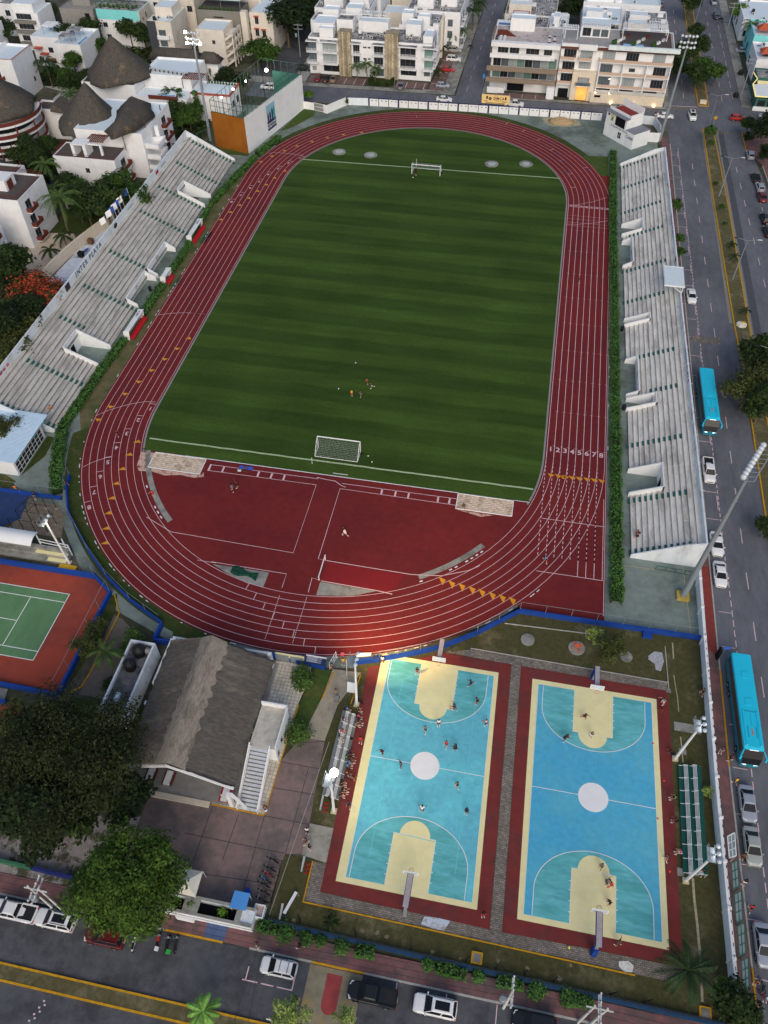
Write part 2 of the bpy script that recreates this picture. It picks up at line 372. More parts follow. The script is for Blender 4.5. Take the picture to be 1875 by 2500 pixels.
bl=MB(mat('ramp_blue',S(70,84,116),.9,.15,1.2));bl.box(2.6,-125.4,.10,5.0,-123.4,.13);bl.struct('pavement_ramp')
# ---- concrete apron round the track
flat('apron',[(-59,-62),(-47,-68),(-40.5,-71.5),(-34,-79),(-28,-85),(-14,-90.1),(2,-90.6),(12.5,-89),(33.7,-75.6),(59.2,-75.6),(58.9,-20),(57.2,84),(42,91),(-23,89.6),(-29,88.9),(-34.5,82.5),(-40.5,84.6),(-59,84),(-59,62),(-52,52)],m_conc,.02)
gr=MB(m_grass2)
gr.slab([(38.3,69.4),(44.6,69.9),(44.9,42.5),(46,20),(40,20),(44,46),(40.5,60)],.0,.035)
gr.slab([(-43.6,69.2),(-40.9,83.9),(-37.2,84),(-36.9,80),(-41.0,72)],.0,.036)
gr.slab([(-48.0,56.6),(-57.8,57.8),(-57.8,54),(-48,53.8)],.0,.037)
gr.struct('grass','stuff')
verge=MB(mat('verge_brown',S(94,88,62),.95,.2,1.2,S(66,74,42),(.45,.6),.3))
verge.slab([(-36.4,40),(-36.4,-44),(-41,-56),(-44,-56),(-49,-46),(-48.6,-20),(-47.8,0),(-48.9,28),(-45.8,50),(-42,62),(-37,60)],.0,.030);verge.struct('verge')
ga=MB(m_grassd);P=arc(0,-42.2,48.4,192,252,30)+[(-14.7,-90.2),(-5.0,-90.0)]+arc(0,-42.2,45.5,262,190,30);ga.slab(P,.0,.038)
ga.slab(arc(0,-42.2,47.0,290,322,20)+[(33.7,-75.2),(23.5,-83.2),(14.5,-87.6)],.0,.038);
ga.slab(arc(0,43.8,47.1,10,158,60)+arc(0,43.8,44,158,10,60),.0,.032)
ga.struct('grass','stuff')
# ---- running track
YN,YS,RI,LW=43.2,-43.0,35.55,1.2306
def oval(r,n=64):return arc(0,YN,r,0,180,n)+arc(0,YS,r,180,360,n)
RO=RI+8*LW
def ring(b,ro,ri,z):
 A=oval(ro);B=oval(ri);n=len(A)
 for i in range(n):j=(i+1)%n;b.face([(*A[i],z),(*A[j],z),(*B[j],z),(*B[i],z)])
tr=MB(m_track);ring(tr,RO+.25,RI-.25,.06)
tr.face([(RI-.2,YS,.06),(RO+.35,-72.0,.062),(RO+.35,YS,.06)])
tr.slab([(RO-3,-40),(RO+.42,-40),(RO+.42,-75.0),(33.5,-74.8),(32,-72)],.0,.056)
tr.slab([(RO-4,30),(RO+.38,30),(RO+.38,59.3),(RO-6.5,59.4)],.0,.057)
tr.slab(arc(0,YS,RI-.2,342.0,198.0,60)[::-1]if False else arc(0,YS,RI-.2,198.0,342.0,60),.0,.050)
tr.struct('running_track')
kb=MB(mat('kerb_grey',S(128,126,126),.9,.08,2));P=arc(0,YN,RI-.45,0,180,48)+arc(0,YS,RI-.45,180,199,10);kb.strip(P,.28,.075);kb.strip(arc(0,YS,RI-.45,341,360,10)+[(RI-.45,YN)],.28,.075)
kb.use(m_white)
for a0,a1 in((200,229),(300,323)):
 for i in range(14):
  if random.random()<.45:kb.strip(arc(0,YS,RI-.42,a0+(a1-a0)*i/14,a0+(a1-a0)*(i+.5)/14,3),.22,.09)
for i in range(120):
 a=150+i*1.75
 if random.random()<.4:kb.strip(arc(0,YS,RO+.42,a%360,a%360+random.uniform(.3,1.2),3),.13,.085)if 180<a<325 else None
for i in range(60):
 y=40-i*1.4
 if random.random()<.4:kb.strip([(-RO-.42,y),(-RO-.42,y-.8)],.13,.085)
 if random.random()<.3:kb.strip([(RO+.5,y),(RO+.5,y-.9)],.16,.085)
kb.struct('track_kerb')
tl=MB(m_line)
for k in range(9):
 A=oval(RI+k*LW,72);tl.strip(A,.075,.068,closed=True)
tl.strip([(RO+.28,59),(RO+.28,-74)],.09,.07)
for k in range(9):
 x=RI+k*LW
 tl.strip([(x,YN+0.0),(x,YS)],.1,.069)
 if k>=5:tl.strip([(x,YS-8-(8-k)*2.5),(x,-67.6)],.1,.071)
 n=22
 for i in range(n):
  y=YS-1-i*.95
  if y>-67.6 and k<8-0:tl.strip([(x,y),(x,y-.55)],.10,.071)
tl.strip([(RI,YN+.05),(RO,YN+.05)],.14,.071);tl.strip([(RI,YN-.55),(RO,YN-.55)],.1,.071)
for yy in(-56.9,):tl.strip([(RI+.2,yy),(RO+.2,yy)],.1,.071)
tl.strip([(RI,-67.6),(RO+.2,-67.6)],.1,.071)
for k in range(8):
 for y in range(-40,40,9):tl.strip([(RI+k*LW+.9,y),(RI+k*LW+1.5,y)],.05,.0705)
 for y in(34,35.4,37,38.5):tl.strip([(RI+k*LW,y),(RI+(k+1)*LW,y)],.04,.0705)
def pol(s_,r,a):return(r*math.cos(R(a)),(YN if s_ else YS)+r*math.sin(R(a)))
for k,a in enumerate((184.6,192,199,205.7,212,217.6,223.2,228.6)):pass
def radial(s_,k,a,w_=.1):tl.strip([pol(s_,RI+k*LW,a),pol(s_,RI+(k+1)*LW,a)],w_,.0712)
stag=[q('C1',1230,452),q('C1',1125,548),q('C1',1030,656),q('C1',945,768),q('C1',875,884),q('C1',815,1000),q('C1',762,1122),q('C1',720,1243)]
for k,p in enumerate(stag):
 if p.y>YS:tl.strip([(-RI-k*LW,p.y),(-RI-(k+1)*LW,p.y)],.1,.0712)
 else:radial(0,k,math.degrees(math.atan2(p.y-YS,p.x))%360)
 d=Vector((p.x,p.y-min(p.y,YS),0))if p.y<YS else Vector((-1,0,0))
stag2=[q('D2',510,608),q('D2',572,685),q('D2',645,765),q('D2',722,840),q('D2',802,915),q('D2',885,988),q('D2',970,1058),q('D2',1060,1125)]
for k,p in enumerate(stag2):radial(0,k,math.degrees(math.atan2(p.y-YS,p.x))%360)
stagN=[q('A2',945,1262),q('A2',855,1305),q('A2',770,1348),q('A2',690,1395),q('A2',615,1452),q('A2',545,1505),q('A2',475,1560),q('A2',400,1615)]
for k,p in enumerate(stagN):
 if p.y>YN:radial(1,k,math.degrees(math.atan2(p.y-YN,p.x))%360)
 else:tl.strip([(-RI-k*LW,p.y),(-RI-(k+1)*LW,p.y)],.1,.0712)
stagE=[(32,'A3',1120,1000),(20,'A3',1250,1065),(18,'A3',1375,1135),(10,'A3',1490,1212),(0,'A3',1560,1300),(0,'A4',180,1360),(0,'A4',60,1410),(0,'A4',75,1520)]
for _,t,X,Y in stagE:
 p=q(t,X,Y);r=math.hypot(p.x,p.y-YN);k=int((r-RI)/LW);radial(1,max(0,min(7,k)),math.degrees(math.atan2(p.y-YN,p.x)))
tl.strip([q('C1',*c)for c in((1260,438),(1170,436),(1080,450),(980,475),(880,505),(780,548))],.09,.0714)
tl.strip([q('C1',*c)for c in((905,882),(850,892),(790,912),(730,935),(675,965))],.09,.0714)
tl.strip([q('B1',*c)for c in((1285,1225),(1400,1212),(1520,1208),(1659,1217))]+[q('B2',*c)for c in((0,1208),(80,1212),(165,1218))],.09,.0714)
tl.strip([q('A2',*c)for c in((960,1262),(840,1245),(740,1238),(680,1243))],.09,.0714)
tl.strip([q('B4',*c)for c in((30,490),(120,492),(220,485),(300,475),(358,462))],.08,.0714)
tl.strip([q('B4',*c)for c in((40,337),(130,330),(230,312),(355,275))],.08,.0714)
Z=.0716
tl.strip([(-20.8,-55.25),(-1.7,-55.1)],.1,Z);tl.strip([(-20.8,-56.65),(-1.75,-56.5),(-1.75,-71.1),(-22,-70.6),(-27,-68.4)],.1,Z)
tl.strip([(2.4,-55.4),(21.7,-55.3)],.1,Z);tl.strip([(21.7,-56.7),(2.35,-56.6),(2.35,-71.5),(3.6,-71.6)],.1,Z)
for x in(-20.6,-18.2,-12.0,-9.7,-7.5):tl.strip([(x,-55.3),(x,-56.6)],.32,Z)
for x in(9.3,11.6,13.8,18.7,20.6):tl.strip([(x,-55.3),(x,-56.6)],.3,Z)
tl.strip([(-13.7,-75.1),(2.2-3.9,-75.2),(-1.7,-77.8)],.1,Z);tl.strip([(2.4,-77.9),(2.3,-75.2),(3.6,-75.4)],.1,Z);tl.strip([(-16,-75.2),(-13,-75.2)],.08,Z)
tl.strip([(3.8,-75.5),(12.6,-75.7),(14.8,-75.9)],.14,Z);tl.strip([(3.7,-71.6),(9,-71.7),(17,-71.8),(21.5,-71.2),(25.5,-69.4),(27,-68.2)],.12,Z)
tl.strip([(-2.1,-54.8),(-.6,-55),(1.2,-55.1),(2.4,-55.9),(3.2,-56.1)],.12,Z)
for(a,b_)in((q('D2',772,680),q('D2',652,1035)),(q('D2',993,690),q('D2',875,1070))):
 dashes_=24
 for i in range(dashes_):tl.strip([a.lerp(b_,i/dashes_),a.lerp(b_,(i+.6)/dashes_)],.1,Z)
def num(t_,p,up,size):tl.text(t_,(p.x,p.y,.073),Vector((up[1],-up[0],0)),Vector((up[0],up[1],0)),size,True)
for k in range(8):num(str(k+1),Vector((RI+(k+.5)*LW,-40.9)),(0,1),1.55)
for k in range(8):num(str(k+1),Vector((RI+(k+.5)*LW,YN-.2)),(0,-1),1.0)
for k,p in enumerate(stag):
 r=RI+(k+.5)*LW
 if p.y>YS:num(str(k+1),Vector((-r,p.y-1.3)),(0,-1),1.3)
 else:
  a=math.degrees(math.atan2(p.y-YS,p.x))%360+1.7
  num(str(k+1),Vector(pol(0,r,a)),(-math.sin(R(a))*1,math.cos(R(a))*1),1.3)
for k,p in enumerate(stagN):
 r=RI+(k+.5)*LW
 if p.y>YN:a=math.degrees(math.atan2(p.y-YN,p.x))+1.8;num(str(k+1),Vector(pol(1,r,a)),(-math.sin(R(a)),math.cos(R(a))),1.2)
 else:num(str(k+1),Vector((-r,p.y-1.3)),(0,-1),1.2)
tl.struct('track_lines')
tri=MB(m_orange)
def trio(p,tip,w_=.75):
 d=Vector(tip).normalized();n_=Vector((-d.y,d.x));p=Vector(p[:2])
 tri.face([(*(p+d*.75),.074),(*(p-d*.35+n_*w_/2*-1),.074),(*(p-d*.35+n_*w_/2),.074)])
for c in((0,1040,'C4'),(72,1045,'C4'),(130,1052,'C4'),(192,1058,'C4'),(252,1065,'C4'),(312,1073,'C4'),(1478,1025,'C3'),(1538,1032,'C3'),(1596,1040,'C3')):
 p=q(c[2],c[0],c[1]);tri.face([(p.x-.62,p.y+.2,.074),(p.x+.62,p.y-.05,.074),(p.x-.05,p.y-.65,.074)])
for c in((592,562),(670,590),(752,612),(835,637),(915,660),(998,683),(1080,705),(1162,725)):
 p=q('D3',*c);tri.face([(p.x-.6,p.y+.75,.074),(p.x+.55,p.y+.35,.074),(p.x+.25,p.y-.75,.074)])
for c in((1125,270),(1015,368),(898,472),(798,577),(1230,178),(1335,87),(1435,2)):
 p=q('C1',*c);tri.face([(p.x-.72,p.y+.12,.074),(p.x+.72,p.y+.12,.074),(p.x+.05,p.y-.62,.074)])
for c in((1113,763),(1048,867),(992,984),(943,1102),(908,1221),(880,1342),(862,1466),(852,1585)):
 p=q('C1',*c);tri.face([(p.x-.7,p.y-.25,.074),(p.x+.7,p.y-.05,.074),(p.x+.05,p.y+.6,.074)])
for t,c in(('B2',(815,58)),('B2',(733,115)),('B2',(665,170)),('B2',(595,222)),('B2',(523,278)),('B2',(450,335)),('B2',(375,392)),('B2',(298,452)),('A2',(1437,1075)),('A2',(1290,1093)),('A2',(1160,1117)),('A2',(1035,1147)),('A2',(915,1184)),('A2',(812,1222)),('A2',(712,1266)),('A2',(620,1311)),('B2',(38,1413))):
 p=q(t,*c);tri.face([(p.x-.6,p.y-.35,.074),(p.x+.6,p.y-.35,.074),(p.x+.0,p.y+.45,.074)])
tri.use(mat('track_bluemark',S(60,60,104),.8,.1,2))
for c in((1450,1122),(1478,1160),(1540,1250),(1560,1300),(1580,1400)):
 p=q('A3',*c);tri.face([(p.x-.5,p.y,.074),(p.x+.5,p.y-.2,.074),(p.x+.3,p.y+.5,.074)])
for c in((205,1370),(212,1480),(195,1540),(35,1400)):
 p=q('A4',*c);tri.face([(p.x-.5,p.y,.074),(p.x+.5,p.y-.2,.074),(p.x+.3,p.y+.5,.074)])
tri.struct('track_arrows')
# ---- pitch
pt=MB(m_grass);gi=arc(0,YN,RI-.6,0,180,60)+[(-RI+.6,-40)]+arc(0,YS,RI-.6,183,197.4,8)+[(-33.8,-53.9),(33.8,-53.8)]+arc(0,YS,RI-.6,342.5,357,8)+[(RI-.6,-40)]
pt.slab(gi,.0,.085);pt.struct('pitch','structure')
pl_=MB(m_gline);A=(-33.4,-51.1);B=(33.9,-50.9)
pl_.strip([Vector(A).lerp(Vector(B),i/40)+Vector((0,random.uniform(-.05,.05)))for i in range(41)],.34,.091)
A=(-33.3,54.5);B=(32.9,56.0)
pl_.strip([Vector(A).lerp(Vector(B),i/40)+Vector((0,random.uniform(-.06,.06)))for i in range(41)],.34,.091)
pl_.use(m_white);pl_.strip([(-25.7,-54.05),(21.8,-53.95)],.16,.092);pl_.strip([(30.9,-53.9),(33.5,-53.9)],.12,.092)
pl_.strip([q('C2',1205,1015),q('C2',1325,1030)],.14,.093);pl_.struct('pitch_lines')
for nm,(x0,y0,x1,y1)in(('W',(-31.0,-57.8,-21.8,-54.2)),('E',(21.8,-57.4,30.9,-54.1))):
 b=MB(m_sand);N=26;import itertools
 for i in range(N):
  for j in range(10):
   def zz(a,c):return.065+.05*math.sin(a*2.1+c)*math.cos(c*1.7+a*.7)
   X0=x0+(x1-x0)*i/N;X1=x0+(x1-x0)*(i+1)/N;Y0=y0+(y1-y0)*j/10;Y1=y0+(y1-y0)*(j+1)/10
   b.face([(X0,Y0,.10+.04*math.sin(i*1.7+j*2.3)),(X1,Y0,.10+.04*math.sin((i+1)*1.7+j*2.3)),(X1,Y1,.10+.04*math.sin((i+1)*1.7+(j+1)*2.3)),(X0,Y1,.10+.04*math.sin(i*1.7+(j+1)*2.3))])
 b.use(m_white)
 for a_,b_ in(((x0,y0),(x1,y0)),((x1,y0),(x1,y1)),((x1,y1),(x0,y1)),((x0,y1),(x0,y0))):b.wall(a_,b_,.14,.0,.16)
 b.struct('sand_pit')
sp=MB(mat('spilt_sand',S(180,150,134),.95,.2,2,S(120,62,58),(.5,.62),.9));sp.slab([(-33.6,-54.5),(-31.0,-54.3),(-31.0,-57.9),(-21.8,-58.0),(-21.2,-57.2),(-20.9,-58.2),(-22.5,-58.7),(-25,-58.5),(-27.5,-59.1),(-30,-58.6),(-32.2,-58.9),(-33.0,-57.9)],.0,.062)
sp.slab([(22.2,-57.6),(26,-58.4),(28,-57.7)],.0,.062);sp.struct('spilt_sand')
cs=MB(m_concr)
cs.slab([(-13.4,-75.5),(-4.4,-75.4),(-4.5,-78.2),(-7,-78.0),(-10.5,-76.8)],.0,.064)
cs.slab([(3.7,-75.7),(12.3,-75.8),(9,-77.3),(3.7,-78.2)],.0,.064)
cs.slab(arc(0,YS,RI-.8,198.5,228,14)+arc(0,YS,RI-1.7,228,198.5,14),.0,.063)
cs.slab(arc(0,YS,RI-.8,302,322,12)+arc(0,YS,RI-1.7,322,302,12),.0,.063)
cs.struct('concrete_strip')
wj=MB(mat('track_redder',S(112,32,36),.85,.06,.5));wj.slab([(3.9,-71.8),(16,-72),(14.6,-75.8),(3.9,-75.4)],.0,.067)
wj.struct('water_jump_bed')
# ---- basketball courts
def court(x0,y0,x1,y1,mc,name):
 """x0..y1 is the red surround; cream frame and blue floor inside"""
 pass
def keyhole(b,xc,yb,d,z,sc=1.0):
 W=2.55;L_=6.1
 pts=[(xc-W,yb),(xc+W,yb),(xc+W,yb+d*L_),(xc-W,yb+d*L_)]
 if d<0:pts=pts[::-1]
 b.use(m_cream);b.slab(pts,z-.01,z)
 A=arc(xc,yb+d*L_,1.85,0,180*d,24);A=A if d>0 else A[::-1];b.slab(A,z-.01,z+.001)
def court_lines(b,xc,yb,d,z):
 W=2.55;L_=6.1
 b.use(m_whitec)
 b.strip([(xc-W,yb+.1*d),(xc-W,yb+d*L_),(xc+W,yb+d*L_),(xc+W,yb+.1*d)],.07,z+.004)
 for s_ in(-1,1):
  for k in(1.2,2.4,3.6,4.6):b.strip([(xc+s_*W,yb+d*k),(xc+s_*(W+.22),yb+d*k)],.09,z+.004)
 b.strip([(xc-6.75,yb+.1*d),(xc-6.75,yb+d*3.0)]+[(xc-6.75*math.cos(R(t)),yb+d*(3.0+5.35*math.sin(R(t))))for t in range(4,180,4)]+[(xc+6.75,yb+d*3.0),(xc+6.75,yb+.1*d)],.08,z+.004)
def teal_zone(b,xc,yb,d,z):
 P=[(xc-6.75,yb)]+[(xc-6.75*math.cos(R(t)),yb+d*(3.0+5.35*math.sin(R(t))))for t in range(0,181,4)]+[(xc+6.75,yb)]
 if d>0:P=P[::-1]
 b.slab(P,z-.01,z)
m_whitec=mat('court_white',S(232,232,224),.75,.03,1)
for nm,red,cr,xf,mc in(('a',[(13.8,-88.6),(14.25,-118.3),(33.85,-118.6),(33.25,-84.5),(24,-84.4)],(15.5,-116.85,31.95,-86.1),(16.65,-116.2,31.35,-86.75),m_cyan),('b',[(34.65,-84.5),(35.3,-118.6),(54.9,-118.3),(54.5,-84.6)],(36.55,-116.95,53.2,-86.15),(37.3,-116.3,52.5,-86.85),m_cyanR)):
 b=MB(m_maroon);b.slab(red,.0,.08);b.use(m_cream);b.slab([(cr[0]-.15 if nm=='a' else cr[0]-.25,cr[3]),(cr[0]+.25,cr[1]),(cr[2]+.3,cr[1]),(cr[2]-.3,cr[3])][::1],.0,.088)
 b.use(mc);b.slab([(xf[0]-.15,xf[3]),(xf[0]+.15,xf[1]),(xf[2]+.28,xf[1]),(xf[2]-.28,xf[3])],.0,.094)
 xa,xb=((23.55,23.95)if nm=='a' else(44.6,45.15))
 for xc,yb,d in((xa,xf[3],-1),(xb,xf[1],1)):
  b.use(m_teal);teal_zone(b,xc,yb,d,.099);keyhole(b,xc,yb,d,.104)
 for xc,yb,d in((xa,xf[3],-1),(xb,xf[1],1)):court_lines(b,xc,yb,d,.107)
 ym=(xf[1]+xf[3])/2+.3;xc=(xa+xb)/2
 b.use(m_whitec);b.strip([(xf[0],ym),(xf[2],ym)],.08,.108);b.slab(arc(xc,ym,1.85,0,360,40)[:-1],.09,.112)
 b.strip([(xf[0]-.15,xf[3]),(xf[0]+.15,xf[1]),(xf[2]+.28,xf[1]),(xf[2]-.28,xf[3])],.06,.113,closed=True)
 if nm=='a':
  b.use(mat('ghost_line',S(98,180,186),.8,.05,2));x0,x1=18.8,29.0
  b.strip([(x0,-96.8),(x1,-97.2)],.08,.1095)
  for xx in(x0,x1):b.strip([(xx,-89.5),(xx+.3,-113.5)],.07,.1095)
  b.strip([(x0,-110),(x1,-110.4)],.07,.1095)
 b.struct('basketball_court')
flat('paved_path',[(33.3,-84.4),(34.6,-84.4),(35.25,-118.55),(33.9,-118.55)],m_pave,.05)
flat('paved_path',[(24.0,-84.2),(27.6,-83.1),(54.4,-83.4),(54.45,-84.55),(33.3,-84.45)],m_pave,.052)
flat('paved_path',[(12.7,-115.2),(14.2,-115.2),(14.25,-118.35),(33.9,-118.6),(54.9,-118.4),(54.9,-120.05),(12.7,-119.65)],m_pave,.051)
k=MB(m_yel)
for a_,b_ in(((12.6,-115.2),(12.6,-119.75)),((12.6,-119.75),(23,-119.85)),((23,-119.85),(49.8,-120.15))):k.wall(a_,b_,.14,0,.14)
k.struct('kerb')
k=MB(m_curb)
for a_,b_ in(((27.4,-82.95),(54.5,-83.3)),((54.6,-84.5),(54.3,-77.5)),((31.7,-77.9),(44.5,-77.4))):k.wall(a_,b_,.12,0,.13)
k.struct('kerb')
flat('lawn',[(12.2,-122.9),(59.9,-123.0),(59.4,-75.4),(33.6,-75.4),(23.5,-83.4),(14,-87.8),(11.9,-88.3),(10.5,-100.2),(11.1,-110.8),(14,-111),(14,-115),(9.1,-115),(9.1,-123)],m_grass3,.03)
flat('gravel_patch',[q('D4',*c)for c in((740,1130),(800,1140),(815,1210),(790,1290),(750,1280),(740,1230),(690,1195),(690,1165))][::-1],mat('rubble',S(150,152,156),.95,.25,3),.05)
flat('puddle',[q('F3',*c)for c in((450,790),(560,800),(660,825),(640,860),(610,905),(530,890),(425,850))][::-1],mat('puddle_wet',S(176,186,196),.15,.05,1,S(150,140,136),(.5,.6),1.0),.056)
flat('rubble_patch',[q('F4',*c)for c in((450,1150),(530,1150),(570,1190),(560,1240),(500,1240),(450,1195))][::-1],mat('rubble_w',S(190,190,184),.95,.2,3),.056)
hz=MB(mat('sandy_line',S(150,142,118),.95,.25,2.5))
hz.strip([q('E4',*c)for c in((895,160),(905,230),(925,340),(935,460))],.12,.05);hz.strip([q('D4',885,1060),q('D4',893,1190)],.2,.05)
hz.strip([q('F4',*c)for c in((1050,480),(1060,640),(1085,850),(1100,1020),(1120,1200),(1125,1480))],.28,.05)
hz.strip([q('E4',*c)for c in((950,660),(960,760),(970,870))],.16,.05)
hz.strip([q('D4',*c)for c in((465,430),(970,500),(1040,508))],.14,.05);hz.strip([q('D4',*c)for c in((970,460),(1000,700),(1035,1000))],.12,.05)
hz.struct('worn_strip')
pch=MB(mat('bare_soil',S(118,106,82),.95,.25,2));random.seed(5)
for t,X,Y,r in(('F3',145,955,.22),('F3',515,1075,.25),('F3',740,1130,.2),('F3',1045,1145,.25),('F3',1285,1210,.22),('F3',1545,1290,.3),('F2',925,615,.15),('F2',1440,905,.25),('F2',1565,920,.25),('F4',1250,1310,.35),('F4',1240,1200,.2),('F2',885,820,.3),('F4',60,1180,.2)):
 p=q(t,X,Y);n_=9;pch.slab([(p.x+r*random.uniform(.6,1.4)*math.cos(i*2*math.pi/n_),p.y+r*random.uniform(.6,1.3)*math.sin(i*2*math.pi/n_))for i in range(n_)],.0,.045)
pch.struct('bare_patches','stuff')
for t,X,Y,r,lb in(('D3',1288,1037,.98,'plain round concrete slab in the rough lawn, nearest the running track'),('D4',510,1175,.85,'round concrete slab half hidden under the small leafy tree')):
 p=q(t,X,Y);b=MB(m_concr);b.slab(arc(p.x,p.y,r,0,360,28)[:-1],.0,.16);b.thing('concrete_disc',lb,'slab',group='round concrete slabs in the lawn')
flat('plaza',[(-9.3,-124),(8.6,-124),(9.15,-115.0),(11.1,-114.6),(11.1,-110.9),(10.4,-100.4),(7.2,-100.4),(5.5,-104),(5.4,-111.2),(-1.3,-111.0),(-9.5,-111)],m_pink,.04)
jt=MB(m_joint)
for a_,b_ in((('E2',830,710),('E2',1150,700)),(('E2',770,860),('E2',1115,925)),(('E2',700,1070),('E2',1060,1130)),(('E2',650,1300),('E2',1010,1370)),(('E2',150,1470),('E2',810,1605)),(('F2',0,420),('F2',730,530)),(('E2',235,1210),('E2',75,1659)),(('E2',440,1290),('E2',310,1659)),(('E2',650,1300),('F2',480,570)),(('E2',1010,900),('E2',820,1605)),(('E2',0,1440),('E2',170,1475))):
 jt.strip([q(*a_),q(*b_)],.10,.046)
jt.struct('plaza_joints')
flat('footpath',[(7.3,-100.4),(10.4,-100.3),(10.9,-95),(13.0,-89.6),(9.0,-89.8),(8.5,-94.7)],mat('path_beige',S(146,138,120),.9,.1,1,S(126,122,112),(.45,.6),.3),.045)
flat('footpath',[(11.15,-110.95),(14.1,-111),(14.2,-115.1),(11.1,-114.7)],mat('path_beige2',S(146,142,132),.9,.1,1,S(126,122,112),(.45,.6),.3),.046)
flat('tiled_terrace',[(-1.4,-110.9),(5.35,-111.0),(5.45,-104),(5.6,-96.2),(6.2,-92),(6.0,-89.8),(-.2,-90.0)],m_tile,.16)
k=MB(m_yel)
for a_,b_ in(((-1.4,-111),(5.4,-111.1)),((5.45,-111),(5.5,-104)),((5.5,-104),(5.75,-96)),((12.6,-94.6),(13.0,-90)),((8.6,-94.6),(9.3,-90.2))):k.wall(a_,b_,.12,.0,.2)
k.struct('kerb')
k=MB(m_curb);k.wall((11.0,-100.3),(9.2,-121.8),.0001+.06,0,.07);k.struct('kerb')
flat('lawn',[(5.65,-100.3),(7.25,-100.35),(8.4,-94.8),(8.9,-90.1),(6.5,-90.0),(5.9,-96)],m_grass2,.055)
flat('tennis_court',[(-60,-81.4),(-29.8,-81.2),(-26.7,-83.3),(-26.9,-100.1),(-60,-100.3)],m_tred,.06)
flat('tennis_court',[(-60,-84.8),(-32.6,-84.8),(-32.7,-96.3),(-60,-96.3)],m_tgreen,.066)
t_=MB(m_white);z=.072
for a_,b_ in(((-60,-84.85),(-32.5,-84.85)),((-32.6,-84.8),(-32.7,-96.3)),((-60,-96.3),(-32.7,-96.3)),((-60,-86.35),(-32.6,-86.35)),((-60,-94.85),(-32.75,-94.85)),((-38.1,-86.35),(-38.15,-94.85)),((-60,-90.6),(-38.15,-90.6))):t_.strip([a_,b_],.11,z)
t_.struct('tennis_lines')
flat('tennis_court',[(-60,-103),(-34.6,-103),(-24,-104),(-24,-122),(-60,-122)],m_tred,.03)
flat('blue_court',[(-60,-67.3),(-48,-67.6),(-47,-72.6),(-49.3,-74.6),(-60,-74.5)],m_bluec,.05)
flat('gym_yard',[(-46.7,-68.5),(-41.9,-68.6),(-40.2,-71),(-38.6,-75.0),(-48,-75),(-47.6,-72)],mat('yard_dirt',S(108,98,84),.95,.22,1.5),.045)
flat('lawn',[(-26.5,-84),(-25.6,-83.4),(-24.6,-86.5),(-25.5,-95),(-26.2,-100)],m_grassd,.05)
flat('lawn',[(-25.0,-100.6),(-13,-100),(-12.9,-118),(-24,-118)],m_grassd,.028)
flat('earth_patch',[(-26,-115),(-9.4,-114),(-9.4,-123.3),(-26,-123.3)],mat('pale_dirt',S(136,130,128),.95,.2,1.2,S(70,70,58),(.46,.56),.45),.034)
flat('footpath',[(-24.6,-87),(-23.0,-87.5),(-18.9,-90.4),(-19.8,-100),(-24,-100)],mat('path_brown',S(98,90,82),.9,.12,1),.04)
k=MB(m_yel);P=[q('D1',*c)for c in((930,675),(968,820),(850,1060),(790,1200),(720,1320),(660,1420),(570,1460))]
for i in range(len(P)-1):k.wall(P[i],P[i+1],.14,0,.16)
k.struct('kerb')
flat('courtyard',[(-73.9,-9.4),(-72.3,5.3),(-76.5,10),(-84,9),(-84,-6),(-76,-10)],mat('courtyard_tan',S(176,162,146),.9,.08,1),.03)
flat('courtyard',[(-73.4,-9.6),(-62,-10),(-62.5,17.5),(-68.8,16.2),(-72.2,5.2)],mat('courtyard_white',S(176,184,196),.9,.1,.8,S(150,150,150),(.55,.7),.5),.04)
flat('lawn',[(-84,9.5),(-76.5,10.2),(-68.5,16),(-69.5,20),(-84,20)],m_grassd,.02)
flat('path_white',[q('A1',*c)for c in((350,700),(480,700),(600,730),(690,800),(640,850),(560,900),(480,1000),(400,950),(470,920),(430,800),(500,740))][::-1],mat('path_pale',S(160,162,160),.9,.1,1),.05)
flat('pool_water',[q('A1',*c)for c in((250,1400),(380,1350),(480,1290),(500,1500),(390,1600),(300,1500))][::-1],mat('pool_dark',S(30,42,84),.1,.05,1),.05)
